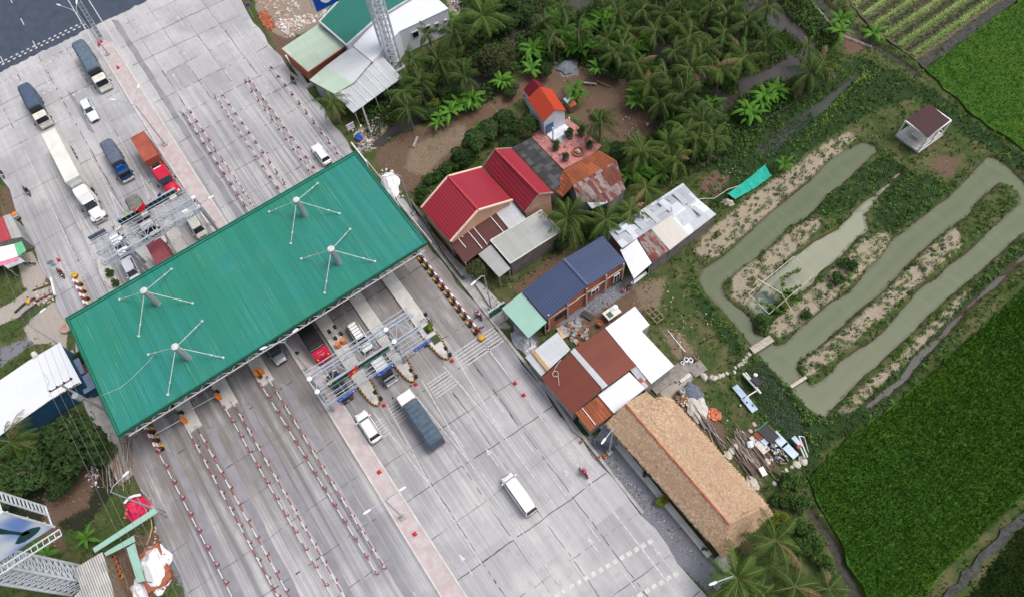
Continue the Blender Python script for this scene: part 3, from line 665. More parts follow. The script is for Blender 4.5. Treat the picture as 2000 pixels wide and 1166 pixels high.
# ================================================================== toll islands
m, nt, b = nodes('hazard_stripes'); v = mapv(nt)
sp = nt.nodes.new('ShaderNodeSeparateXYZ'); nt.links.new(v, sp.inputs[0])
q = math_(nt, 'ADD', sp.outputs[0], math_(nt, 'ADD', math_(nt, 'MULTIPLY', math_(nt, 'ABSOLUTE', sp.outputs[1]), -1.1), sp.outputs[2]))
f = ramp(nt, math_(nt, 'SINE', math_(nt, 'MULTIPLY', q, 2*math.pi/.55)), -.1, .1)
nt.links.new(mixc(nt, (.03, .03, .03), (.42, .23, .03), f), b.inputs['Base Color']); b.inputs['Roughness'].default_value = .6; HAZ = m
def island(y, x0, x1, label, nose=1):
    """nose=1: rounded striped end at x1; -1: at x0; 2 both plain"""
    t = thing('toll_island', label, 'traffic island', ((x0+x1)/2, y, 0), 0, 'concrete toll islands')
    w = .88; e = x1 if nose == 1 else x0; o = x0 if nose == 1 else x1; s_ = 1 if nose == 1 else -1
    arc = [(e-s_*2.6, y-w), (e-s_*1.0, y-w*.76), (e-s_*.3, y-w*.5), (e, y-.15), (e, y+.15), (e-s_*.3, y+w*.5), (e-s_*1.0, y+w*.76), (e-s_*2.6, y+w)]
    MB().prism([(o, y-w)]+arc+[(o, y+w)], -.05, .3).build('island_slab', CONCL, t)
    if nose > 0:
        k = 3.9
        inn = lambda p, d: (p[0]-s_*d, y+(p[1]-y)*(1-d/w*.9))
        rim = [(e-s_*k, y-w)]+arc+[(e-s_*k, y+w)]
        mb = MB()
        for i in range(len(rim)-1):
            a, c = rim[i], rim[i+1]; ai, ci = inn(a, .2), inn(c, .2)
            mb.prism([a, c, ci, ai], .28, .36)
            mb.add([(a[0]+s_*.02, y+(a[1]-y)*1.03, 0), (c[0]+s_*.02, y+(c[1]-y)*1.03, 0), (c[0]+s_*.02, y+(c[1]-y)*1.03, .36), (a[0]+s_*.02, y+(a[1]-y)*1.03, .36)], [(0, 1, 2, 3)])
        o_ = mb.build('striped_nose', HAZ, t)
    return t
for y, l in ((-1.5, 'with striped nose, leftmost of three, between coach and ladder-rack car'), (3.5, 'with striped nose, middle of three under the near gantry'), (8.4, 'with striped nose, rightmost of three, carrying two planted beds')):
    island(y, -66.5, -35.9, 'pale toll island '+l)
for y, l in ((-20.8, 'leftmost'), (-16.0, 'second from the left'), (-11.1, 'nearest the median')):
    island(y, -64.8, -46.6, 'short grey island end at the canopy edge, '+l+' of three', 0)
for y, l in ((-21.9, 'at the crosswalk carrying two clipped bushes'), (-16.8, 'behind the middle of the far gantry'), (-12.0, 'beside the maroon container on its median side')):
    island(y, -77.5, -65.2, 'pale concrete toll island upstream of the canopy, '+l, -1)
# ================================================================== red and white barrier rails
RAILW = mat('rail_white', (.6, .6, .6), .5, .1, dirt=.2)
def post_meshes():
    a = MB().tube((0, 0, .2), (0, 0, .88), .1, n=8).mesh('post', RAILW)
    b_ = MB().lathe((0, 0, 0), [(.16, 0), (.16, .26), (.11, .32)], 8).mesh('post_foot', RAILRED)
    return a, b_
PM, PF = post_meshes()
def rail(x0, y0, x1, y1, label, step=2.25, ph=0.):
    t = thing('barrier_rail', label, 'guard rail', (x0, y0, 0), 0, 'red and white lane barrier rails')
    L = x1-x0; n = int(L/step); mw = MB()
    k = 0; p = x0-ph*step
    segs = []
    while p < x1:
        for ln, mi in ((step*.56, 0), (step*.44, 1)):
            a, c = max(p, x0), min(p+ln, x1)
            if c > a: ya, yc = y0+(y1-y0)*(a-x0)/L, y0+(y1-y0)*(c-x0)/L; mw.tube((a, ya, .9), (c, yc, .9), .062, n=6, mi=mi)
            p += ln
    mw.build('rail_pipe', [RAILW, RAILRED], t)
    for i in range(n+1):
        x = min(x0+i*L/n, x1-.1); y = y0+(y1-y0)*(x-x0)/L
        o = bpy.data.objects.new('post', PM); LINK(o); o.parent = t; o.location = (x-x0, y-y0, 0)
        f = bpy.data.objects.new('post_foot', PF); LINK(f); f.parent = o
for i, (x0, y0, x1, y1, l) in enumerate([
    (-94.5, -1.95, -65.5, -1.8, 'above the canopy, left rail of the pair nearest the median'), (-94.3, -1.1, -65.5, -.85, 'above the canopy, right rail of the pair nearest the median'),
    (-94.5, 3.35, -65.5, 3.2, 'above the canopy, left rail of the middle pair'), (-94.3, 4.35, -65.5, 4.4, 'above the canopy, right rail of the middle pair'),
    (-94.4, 8.4, -65.5, 8.3, 'above the canopy, left rail of the right-hand pair'), (-94.2, 9.1, -65.5, 9.0, 'above the canopy, right rail of the right-hand pair'),
    (-94.6, 13.0, -65.5, 13.1, 'in one line at the right road edge above the canopy'),
    (-46.8, -25.35, -19.4, -24.6, 'in one line at the left road edge below the canopy'),
    (-46.8, -21.4, -19.4, -20.65, 'below the canopy, left rail of the leftmost pair'), (-46.8, -20.4, -19.4, -19.65, 'below the canopy, right rail of the leftmost pair'),
    (-47.0, -16.6, -19.6, -16.0, 'below the canopy, left rail of the middle pair'), (-47.0, -15.55, -19.5, -15.0, 'below the canopy, right rail of the middle pair'),
    (-47.2, -11.75, -19.6, -11.05, 'below the canopy, left rail of the pair nearest the median'), (-47.2, -10.65, -19.6, -10.1, 'below the canopy, right rail of the pair nearest the median')]):
    rail(x0, y0, x1, y1, 'red and white barrier '+l, ph=(i*.37) % 1)
# ================================================================== concrete safety blocks
def block(mats_, nm='safety_block'):
    r = lambda x: [(x, -.24, 0), (x, -.2, .15), (x, -.11, .35), (x, -.09, .72), (x, .09, .72), (x, .11, .35), (x, .2, .15), (x, .24, 0)]
    t = thing(nm, '', 'safety barrier')
    xs = np.linspace(-.62, .62, 3)
    for k, mm in enumerate(mats_): MB().loft([r(xs[k]+.004), r(xs[k+1]-.004)]).build('painted_section', mm, t, local=True)
    for x_ in (-.4, .4): MB().tube((x_, 0, .7), (x_, 0, .8), .04, n=5).build('lifting_eye', STEELD, t, local=True)
    return t
B1 = block((WHITE, RAILRED)); B2 = block((YELLOW, BLACK))
def row(xa, ya, xb, yb, lab, off=.5, n=None):
    L = math.hypot(xb-xa, yb-ya); n = n or int(L/1.27)
    for i in range(n):
        t_ = (i+.5)/n; x, y = xa+(xb-xa)*t_, ya+(yb-ya)*t_
        place(B1, (x, y, 0), 0, 'red and white striped block in the double row '+lab, 'red and white blocks '+lab)
        if i % 2 == 0 or True: o = place(B2, (x+.3, y+off, 0), 0, 'yellow and black striped block in the double row '+lab, 'yellow and black blocks '+lab); o.scale = (.7, .85, .6)
row(-56, 13.55, -36.6, 13.5, 'right of the canopy', -.5)
row(-76.3, -25.95, -65.5, -25.95, 'above the left corner of the canopy', .5)
row(-52, -25.7, -46.7, -25.5, 'below the left corner of the canopy', .5)
def drum(loc, lab):
    t = thing('yellow_end_drum', lab, 'bollard', loc); MB().lathe((0, 0, 0), [(.42, 0), (.42, .5), (.3, .62), (.05, .66)], 12).build('drum', YELLOW, t, local=True); MB().lathe((0, 0, .2), [(.43, 0), (.43, .15)], 12).build('band', BLACK, t, local=True)
drum((-35.7, 13.25, 0), 'yellow drum closing the lower end of the right-hand row of blocks'); drum((-76.9, -25.7, 0), 'yellow drum closing the upper end of the left-hand row of blocks')
# ================================================================== cones
def cone_proto():
    t = thing('traffic_cone', 'red traffic cone', 'cone')
    MB().lathe((0, 0, 0), [(.19, .04), (.05, .62), (.03, .64)], 10).build('cone_body', LAMPRED, t, local=True)
    MB().box((0, 0, .02), (.46, .46, .04)).build('base', RED, t, local=True)
    return t
CONE = cone_proto()
for px, py, l in ((197, 81, 'at the far tip of the pink median, right of its twin'), (193, 86, 'at the far tip of the pink median, left of its twin'), (230, 132, 'on the pink median beside the blue-tarped truck'), (740, 921, 'on the pink median, first below the near gantry'), (809.5, 1042, 'on the pink median near the lower edge of the view'),
                  (749, 790, 'at the nose of the left striped island'), (811, 749, 'at the nose of the middle striped island'), (882.5, 703, 'at the nose of the right striped island'), (1005.5, 747, 'on the right lane line, upper of two'), (1022.5, 770, 'on the right lane line, lower of two'), (113, 507, 'on the left lane by the crosswalk')):
    place(CONE, G(px, py, .3)[:2]+(0.02 if l.find('median') < 0 else .13,), 0, 'red traffic cone standing '+l, 'red traffic cones', 1.0)
# ================================================================== gate arms, booth gear on the islands
def gate(x, y, lab, ang):
    t = thing('gate_barrier', lab, 'barrier gate', (x, y, .3))
    MB().box((x, y, .8), (.62, .42, 1.0)).build('cabinet', ORANGE, t)
    if ang is not None: MB().tube((x, y, 1.15), (x+math.cos(ang)*3.4, y+math.sin(ang)*3.4, 1.15), .05, n=5).build('boom_arm', RAILW, t)
    MB().tube((x, y, .3), (x, y, 1.35), .07).build('pivot', STEELD, t)
gate(*G(359, 820, .8)[:2], 'orange barrier gate with its white boom across the leftmost lane', R(188)-R(8)-R(90)*0+math.pi*0-0 if False else R(-95))
gate(*G(426, 774, .8)[:2], 'orange barrier gate with its white boom across the second lane from the left', R(-95))
gate(*G(501, 729, .8)[:2], 'orange gate cabinet left of a pair under the canopy edge beside the silver car', None); gate(*G(510, 724, .8)[:2], 'orange gate cabinet right of a pair under the canopy edge beside the silver car', None)
gate(*G(660, 673, .8)[:2], 'orange gate cabinet on the island beside the bus, left of a pair', None); gate(*G(671, 665, .8)[:2], 'orange gate cabinet on the island beside the ladder-rack car, right of a pair', None)
def signal(px, py, lab, z0=.3):
    x, y = G(px, py, 1.5)[:2]; t = thing('lane_signal', lab, 'signal post', (x, y, z0))
    MB().tube((x, y, z0), (x, y, z0+1.7), .06).build('post', STEELD, t); MB().box((x, y, z0+1.9), (.3, .4, .55)).build('signal_box', BLACK, t); MB().lathe((x+.3, y+.2, z0), [(.2, 0), (.2, .5), (.1, .55)], 10).build('bin', BLACK, t)
for px, py, l in ((735, 770, 'on the nose of the left striped island'), (804.5, 727, 'on the nose of the middle striped island'), (872, 684, 'on the nose of the right striped island'), (646, 652, 'on the island beside the bus, left one'), (657, 643, 'on the island beside the bus, right one'), (343, 798, 'on the leftmost island by the canopy edge'), (413, 757, 'on the second island by the canopy edge'), (833, 619, 'behind the planted beds'), (229, 452, 'on the island at the far crosswalk')): signal(px, py, 'black lane signal box on a short post '+l)
def lowrail(pts, lab):
    P = [G(x, y, 1.0) for x, y in pts]; t = thing('pedestrian_rail', lab, 'railing', (P[0][0], P[0][1], .3))
    mb = MB()
    for i in range(len(P)-1):
        a, c = Vector(P[i]), Vector(P[i+1]); n = max(2, int((c-a).length/.35)*2)
        for j in range(n): mb.tube(a+(c-a)*j/n, a+(c-a)*(j+1)/n, .05, n=5, mi=j % 2)
    mb.build('rail', [RAILW, RAILRED], t); mb = MB()
    for p in P: mb.tube((p[0], p[1], .3), p, .05, n=5)
    mb.build('posts', RAILW, t)
lowrail([(820, 647), (818, 630), (834, 617), (843, 630)], 'small red and white railing round the end of the planted right island')
lowrail([(203, 548), (210, 558), (221, 566)], 'red and white railing left of the two clipped bushes'); lowrail([(236, 556), (228, 540)], 'red and white railing between the clipped bushes and the white car')
lowrail([(271, 510), (287, 502), (302, 517)], 'red and white railing round the end of the middle island at the far gantry'); lowrail([(337, 472), (354, 462), (368, 478)], 'red and white railing round the end of the island left of the parked white van'); lowrail([(271, 512), (284, 528)], 'short red and white railing under the far gantry beside the maroon container')
# planters on the right striped island
for px, py, l in ((837, 642, 'with a bright shrub in it, upper of two on the striped island'), (851, 662, 'of low dark grass, lower of two on the striped island')):
    x, y = G(px, py, .4)[:2]; t = thing('planted_bed', 'square planted bed '+l, 'flower bed', (x, y, .3)); MB().box((x, y, .36), (1.1, 1.0, .14)).build('soil', mat('bed_green', (.05, .07, .03), .95, .5, 8), t); MB().box((x, y, .34), (1.2, 1.1, .08)).build('kerb', CONC, t)
# ================================================================== gantries
def box_truss(mb, a, c, w, h, n, r=.07):
    """rectangular lattice along y from a to c, chords w apart in x and h apart in z; a,c = (x,y,ztop)"""
    x, y0, z = a; y1 = c[1]; ch = [(x-w/2, z), (x+w/2, z), (x-w/2, z-h), (x+w/2, z-h)]
    for cx, cz in ch: mb.tube((cx, y0, cz), (cx, y1, cz), r, n=6)
    d = (y1-y0)/n
    for i in range(n+1):
        y = y0+i*d
        mb.tube((x-w/2, y, z), (x+w/2, y, z), r*.5, n=4); mb.tube((x-w/2, y, z), (x-w/2, y, z-h), r*.5, n=4); mb.tube((x+w/2, y, z), (x+w/2, y, z-h), r*.5, n=4)
        if i < n:
            s_ = 1 if i % 2 else -1
            mb.tube((x-s_*w/2, y, z), (x+s_*w/2, y+d, z), r*.45, n=4)
            mb.tube((x-w/2, y, z if s_ > 0 else z-h), (x-w/2, y+d, z-h if s_ > 0 else z), r*.45, n=4); mb.tube((x+w/2, y, z if s_ > 0 else z-h), (x+w/2, y+d, z-h if s_ > 0 else z), r*.45, n=4)
def gantry(cx, cy, rz, label, cols):
    t = thing('sign_gantry', label, 'gantry', (cx, cy, 0), rz)
    L = 6.85
    mb = MB(); box_truss(mb, (-.7, -L, 6.3), (-.7, L, 6.3), 1.9, .75, 13, .09); mb.build('main_truss', STEEL, t, local=True)
    mb = MB()
    for x, z in ((-2.35, 6.0), (-2.1, 6.0), (-2.35, 6.9), (-1.95, 6.55)): mb.tube((x, -L, z), (x, L-.2, z), .06, n=5)
    for i in range(12):
        y = -L+i*L*2/11.2; mb.tube((-2.35, y, 6.0), (-2.35, y, 6.9), .03, n=4); mb.tube((-2.4, y, 6.0), (-1.6, y, 6.0), .03, n=4)
    mb.build('rear_catwalk', STEEL, t, local=True)
    mb = MB()
    for x, z in ((.95, 5.6), (1.5, 5.6), (2.1, 5.6), (2.3, 6.45), (.7, 6.3), (2.3, 6.05)): mb.tube((x, -L+.2, z), (x, L, z), .055, n=5)
    for i in range(13):
        y = -L+.3+i*(L*2-.4)/12; mb.tube((.3, y, 5.6), (2.3, y, 5.6), .035, n=4); mb.tube((2.3, y, 5.6), (2.3, y, 6.45), .03, n=4)
    mb.build('front_catwalk', STEEL, t, local=True)
    for y in cols:
        for x in (-1.65, .25):
            c_ = MB().tube((x, y, 0), (x, y, 6.35), .19, n=12).build('column', STEELD, t, local=True)
            MB().lathe((x, y, 6.3), [(.3, 0), (.3, .1), (.16, .2)], 10).build('column_cap', WHITE, c_, local=True)
    mb = MB()
    for y in cols:
        for z in (1.6, 3.2, 4.8): mb.tube((-1.65, y, z), (.25, y, z+.9), .06, n=5)
    mb.build('bracing', STEELD, t, local=True)
    return t
g2 = gantry(-38.95, .62, 0, 'grey steel sign gantry over the near lanes with green text display and blue signs', (-6.75, 3.35))
g1 = gantry(-72.5, -13.5, math.pi, 'grey steel sign gantry over the far lanes, its black display turned away', (-6.8, 3.5))
def text_mesh(s_, size, m_, name, parent, loc, rot, ext=.01, align='CENTER'):
    cu = bpy.data.curves.new('t', 'FONT'); cu.body = s_; cu.size = size; cu.extrude = ext; cu.align_x = align; cu.align_y = 'CENTER'; cu.resolution_u = 2
    ob = bpy.data.objects.new('t', cu); LINK(ob); bpy.context.view_layer.update()
    me = bpy.data.meshes.new_from_object(ob.evaluated_get(bpy.context.evaluated_depsgraph_get())); bpy.data.objects.remove(ob)
    me.materials.clear(); me.materials.append(m_)
    o = bpy.data.objects.new(name, me); LINK(o); o.parent = parent; o.location = loc; o.rotation_euler = rot; return o
LED = mat('led_green', (.01, .3, .12), .5, .1, emit=.08)
DARKB = mat('display_black', (.004, .028, .022), .5, .2)
def glyphs(y0, y1, z, x, h, w, seed, words=True):
    """rows of small letter-like strokes, unreadable at this distance as in the photograph"""
    r = random.Random(seed); mb = MB(); y = y0
    while y < y1:
        if words and r.random() < .17: y += w*1.1; continue
        t = h*.14
        for k in range(r.choice((2, 3, 3))):
            c = r.choice(('l', 'r', 't', 'm', 'b'))
            if c in 'lr': mb.box((x, y+(t if c == 'l' else w*.7), z), (.02, t, h))
            else: mb.box((x, y+w*.4, z+{'t': h/2, 'm': 0, 'b': -h/2}[c]), (.022, w*.62, t))
        y += w
    return mb
# near display: board stands upright over the front chord, face towards +x
def display(g, y0, y1, x, zc, h, name='display_board', face=True, m_=None):
    o = MB().box((x, (y0+y1)/2, zc), (.22, y1-y0, h)).build(name, m_ or DARKB, g, local=True)
    MB().box((x, (y0+y1)/2, zc+h/2+.03), (.3, y1-y0+.1, .06)).build('board_frame', STEELD, o, local=True)
    return o
d2 = display(g2, -5.4, 2.5, .6, 6.6, 1.15)
glyphs(-5.1, 2.2, 6.55, .73, .34, .3, 3).build('display_text', LED, d2, local=True)
SGW = mat('sign_white', (.75, .76, .8), .5)
for i, (ya, yb, tx) in enumerate(((-5.45, -3.2, 'LAN XE O TO'), (-.4, 1.9, 'LAN XE TAI'), (4.6, 6.85, 'LAN HON HOP'))):
    o = MB().box((2.5, (ya+yb)/2, 6.0), (.07, yb-ya, .7)).build('lane_sign', BLUE, g2, local=True)
    glyphs(ya+.75, yb-.45, 6.1, 2.54, .16, .13, i+20).build('sign_text', SGW, o, local=True)
    mb = MB(); mb.box((2.54, ya+.35, 5.98), (.02, .45, .16)).box((2.54, ya+.3, 6.1), (.02, .26, .1)).build('pale_symbol', mat('sign_pale_blue', (.2, .4, .75), .5), o, local=True)
    MB().box((2.54, yb-.22, 6.0), (.02, .1, .3)).box((2.54, yb-.22, 6.16), (.02, .24, .08)).build('arrow', SGW, o, local=True)
    MB().box((2.35, (ya+yb)/2+.4, 5.3), (.3, .5, .35)).build('signal_head', BLACK, g2, local=True)
# far display: local frame is rotated 180 deg
d1 = display(g1, -5.35, 2.75, 2.75, 6.3, 1.0)
for y in np.arange(-5.2, 2.7, .62): MB().box((2.58, y, 6.3), (.05, .05, 1.0)).build('back_strut', STEELD, d1, local=True)
o = MB().box((2.75, 5.75, 6.3), (.2, 2.2, .8)).build('grey_board', mat('slate_panel', (.1, .12, .15), .6, .2), g1, local=True)
for i, y in enumerate((-.5, 3.2, -4.6)): MB().box((2.3, y, 5.9), (.5, .9, .5)).build('camera_box', OFFW, g1, local=True)
# small flags
def flag(px, py, h, col, lab, s_=.62, star=False, base=6.9):
    x, y = G(px, py, h)[:2]
    if base < 6.6: pass
    t = thing('flag', lab, 'flag', (x, y, base-.6)); MB().tube((x, y, base-.6), (x, y, h+s_*.9), .025, n=5).build('flagpole', STEEL, t)
    mb = MB(); n = 5; vs = []; fs = []
    for i in range(n+1):
        q = i/n; yy = y-q*s_*1.1; w = .1*math.sin(q*5)*s_; dz = -.45*q*s_
        vs += [(x+w+.3*q*s_, yy, h+s_*.8+dz), (x+w+.35*q*s_, yy, h+dz*1.1)]
    for i in range(n): fs.append((2*i, 2*i+1, 2*i+3, 2*i+2))
    c_ = mb.add(vs, fs).build('cloth', mat('flag_cloth', col, .8, .12, 4), t)
    if star:
        mb = MB(); cxs, cys, czs = x+.24*s_, y-.55*s_, h+.2*s_; pt = []
        for k in range(10):
            r_ = .26*s_ if k % 2 == 0 else .11*s_; a_ = math.pi/2+k*math.pi/5; pt.append((cxs+.06, cys+r_*math.cos(a_), czs+r_*math.sin(a_)))
        mb.add(pt, [tuple(range(10))]); mb.add([(p[0]-.14, p[1], p[2]) for p in pt], [tuple(range(10))]).build('star', mat('star_yellow', (.8, .6, .02), .7), c_)
for px, py, c_, l in ((650, 744, (.45, .8, .15), 'lime green'), (665, 728, (.02, .03, .4), 'dark blue'), (680, 722, (.3, .5, .7), 'pale blue'), (714, 699, (.8, .15, .05), 'orange'), (730, 686, (.75, .4, .5), 'pale pink'), (745, 676, (.7, .02, .2), 'bright pink')):
    flag(px, py, 7.1, c_, 'small '+l+' flag on the near gantry display', .5)
flag(699, 717, 7.0, (.7, .01, .015), 'large red flag with a yellow star over the near gantry display', 1.1, True)
for px, py, c_, l, s_ in ((250, 416, (.4, .75, .2), 'lime green', .5), (267, 407, (.75, .15, .03), 'orange', .55), (285, 402, (.6, .01, .03), 'red', 1.0), (296, 389, (.7, .4, .5), 'pale pink', .4), (315, 379, (.02, .04, .3), 'blue', .5), (234, 428, (.2, .5, .6), 'turquoise', .4)):
    flag(px, py, 7.0, c_, 'small '+l+' flag on the back of the far gantry display', s_)
# ================================================================== street lamps
def lamp(bx, by, heads, lab, h=8.4, z0=0., r=.1, m_=None, xy=False):
    x, y = (bx, by) if xy else G(bx, by, z0)[:2]
    t = thing('street_lamp', lab, 'street lamp', (x, y, z0), 0, 'street lamps along the road')
    m_ = m_ or STEEL
    MB().box((x, y, z0+.12), (.6, .6, .24)).build('footing', CONC, t)
    MB().tube((x, y, z0+.2), (x, y, h), r, r*.55, n=8).build('pole', m_, t)
    for (hx, hy) in heads:
        e = Vector((hx, hy, h+.55)); a = Vector((x, y, h-.05)); c_ = Vector(((x+hx)/2*.6+x*.4, (y+hy)/2*.6+y*.4, h+.45))
        MB().path([a, c_, e], .055, 6).build('arm', m_, t)
        d = (e-c_).normalized(); n_ = Vector((-d.y, d.x, 0)).normalized()*.15
        rings = []
        for k, w in ((0, .4), (.15, .8), (.75, .8), (1.0, .4)):
            p = e+d*(k*.8-.1); rings.append([p-n_*w, p-n_*w*.8+Vector((0, 0, .12*w)), p+n_*w*.8+Vector((0, 0, .12*w)), p+n_*w, p+Vector((0, 0, -.08))])
        MB().loft(rings).build('lamp_head', WHITE, t)
for bx, by, hs_, l in ((212, 107, ((118, 12), (150, 8)), 'double-armed street lamp at the far tip of the pink median'), (323, 283, ((225, 197), (270, 173)), 'double-armed street lamp on the pink median beside the red lorry'),
                      (787, 1010, ((722, 996), (781, 958)), 'double-armed street lamp on the pink median below the near gantry'),
                      (808, 418, ((757, 344),), 'single-armed street lamp behind the right end of the canopy'), (960, 603, ((928, 551),), 'single-armed street lamp beside the green name board'),
                      (1190, 883, ((1182, 857),), 'single-armed street lamp at the upper corner of the thatched house')):
    hh = [G(a, c_, 8.9)[:2] for a, c_ in hs_]
    lamp(bx, by, hh, l, z0=.13 if 'median' in l else 0)
b_ = G(1460, 1062, 0)[:2]; lamp(2.0, 16.9, [G(1398, 1137, 8.9)[:2]], 'single-armed street lamp by the palms below the thatched house', xy=True)
lamp(-66.0, -29.9, [G(80, 610, 8.9)[:2]], 'single-armed street lamp over the side path at the left', xy=True)
lamp(-41.0, -28.7, [G(242, 930, 8.9)[:2]], 'single-armed street lamp beside the red tarp', xy=True)
lamp(-45.2, -6.2, [G(573, 649, 8.9)[:2], G(520, 678, 8.9)[:2]], 'double-armed street lamp on the median at the lower canopy edge', xy=True, z0=.13)
lamp(-68.9, -6.4, [G(366, 411, 8.9)[:2], G(408, 389, 8.9)[:2]], 'double-armed street lamp on the median just above the canopy', xy=True, z0=.13)
# ================================================================== vehicles (front = +x in local axes)
def wheels(t, xs, w, r=.33, tw=.2, dual=False):
    for x in xs:
        for s_ in (-1, 1):
            y = s_*(w/2-tw/2)
            wh = MB().lathe((0, 0, 0), [(r*.85, -tw/2), (r, -tw/2+.03), (r, tw/2-.03), (r*.85, tw/2)], 14)
            wh.v = [(x+a, y+c, r+b_) for a, b_, c in wh.v]; o = wh.build('wheel', TYRE, t, local=True)
            rm = MB().lathe((0, 0, 0), [(r*.55, -tw/2-.012), (r*.58, tw/2+.012)], 10); rm.v = [(x+a, y+c, r+b_) for a, b_, c in rm.v]; rm.build('rim', CHROME, o, local=True)
def car(name, label, cat, col, L=4.15, W=1.5, hood=.72, roof=1.32, cab=(-.42, .25), kind='suv', rack=False, roofcol=None, group=None):
    """cab = (rear, front) of the roof panel as a fraction of the half length"""
    t = thing(name, label, cat, (0, 0, 0), 0, group); h = L/2; w = W/2
    def ring(x, k, zt, zl=.25): return [(x, -w*k, zl), (x, -w*k, zt*.72), (x, -w*k*.9, zt*.95), (x, -w*k*.6, zt), (x, w*k*.6, zt), (x, w*k*.9, zt*.95), (x, w*k, zt*.72), (x, w*k, zl)]
    rz_ = hood*1.02
    MB().loft([ring(-h, .8, rz_*.75, .35), ring(-h+.1, .93, rz_), ring(-h*.6, 1, rz_*1.04), ring(0, 1, rz_*1.06), ring(h*.5, 1, hood*1.02), ring(h*.82, .96, hood*.93), ring(h*.96, .84, hood*.78), ring(h, .66, hood*.6, .35)]).build('body', col, t, smooth=True, local=True)
    ra, rb = cab[0]*h*2/2, cab[1]*h
    ra = cab[0]*h; slope_f = .62 if kind != 'van' else .35; slope_r = .22 if kind in ('suv', 'van') else .5
    def cr(x, k, z): return [(x, -w*k, z), (x, w*k, z)]
    lo = hood*.98
    A = [(ra-slope_r, -w*.92, lo), (rb+slope_f, -w*.88, lo), (rb+slope_f, w*.88, lo), (ra-slope_r, w*.92, lo)]
    B_ = [(ra, -w*.76, roof-.03), (rb, -w*.74, roof-.03), (rb, w*.74, roof-.03), (ra, w*.76, roof-.03)]
    MB().loft([A, B_]).build('window', GLASS, t, local=True)
    mb = MB()
    rr_ = lambda z, k: [(ra-.02, -w*.66*k, z), (ra+.12, -w*.77*k, z), (rb-.15, -w*.76*k, z), (rb+.03, -w*.6*k, z), (rb+.03, w*.6*k, z), (rb-.15, w*.76*k, z), (ra+.12, w*.77*k, z), (ra-.02, w*.66*k, z)]
    mb.loft([rr_(roof-.05, 1.02), rr_(roof, 1.0), rr_(roof+.035, .9)])
    for (i, j) in ((0, 0), (1, 1), (2, 2), (3, 3)): mb.tube(A[i], B_[j], .045, n=4)
    for s_ in (-1, 1): mb.tube(((ra+rb)/2, s_*w*.9, lo), ((ra+rb)/2, s_*w*.76, roof-.03), .035, n=4)
    mb.build('roof', roofcol or col, t, local=True)
    if kind == 'suv':
        MB().tube((ra+.1, -w*.68, roof+.07), (rb-.2, -w*.68, roof+.07), .025, n=5).tube((ra+.1, w*.68, roof+.07), (rb-.2, w*.68, roof+.07), .025, n=5).build('roof_rail', CHROME, t, local=True)
    if rack:
        mb = MB()
        for k in range(6): x = ra+.1+(rb-ra-.2)*k/5; mb.tube((x, -w*.72, roof+.12), (x, w*.72, roof+.12), .025, n=5)
        mb.tube((ra, -w*.72, roof+.12), (rb, -w*.72, roof+.12), .025, n=5).tube((ra, w*.72, roof+.12), (rb, w*.72, roof+.12), .025, n=5)
        mb.build('roof_rack', BLACK, t, local=True)
    for s_ in (-1, 1):
        MB().box((h-.16, s_*w*.62, hood*.72), (.22, .3, .14), 0).build('headlight', LAMPW, t, local=True)
        MB().box((-h+.07, s_*w*.72, hood*.8), (.12, .22, .2)).build('tail_light', LAMPRED, t, local=True)
        MB().box((rb+slope_f*.75, s_*(w+.08), hood+.1), (.12, .18, .12)).build('mirror', col, t, local=True)
    MB().box((h-.03, 0, hood*.55), (.08, W*.5, .16)).build('grille', BLACK, t, local=True)
    MB().box((h-.05, 0, .3), (.12, W*.8, .14)).build('bumper', BLACK, t, local=True); MB().box((-h+.03, 0, .34), (.12, W*.85, .16)).build('bumper', BLACK, t, local=True)
    MB().box((-h-.005, 0, .5), (.02, .36, .12)).build('number_plate', WHITE, t, local=True)
    wheels(t, (-h*.62, h*.62), W-.02, .3, .2)
    return t
def tarp(mb, x0, x1, w, z0, z1, n=9, puff=.05):
    rings = []
    for i in range(n*2+1):
        x = x0+(x1-x0)*i/(n*2); p = puff if i % 2 else 0; k = 1 if 0 < i < n*2 else .93
        rings.append([(x, -w/2*k, z0), (x, -w/2*k, z1*.9), (x, -w*.36, z1-p), (x, 0, z1+.04-p), (x, w*.36, z1-p), (x, w/2*k, z1*.9), (x, w/2*k, z0)])
    mb.loft(rings); return mb
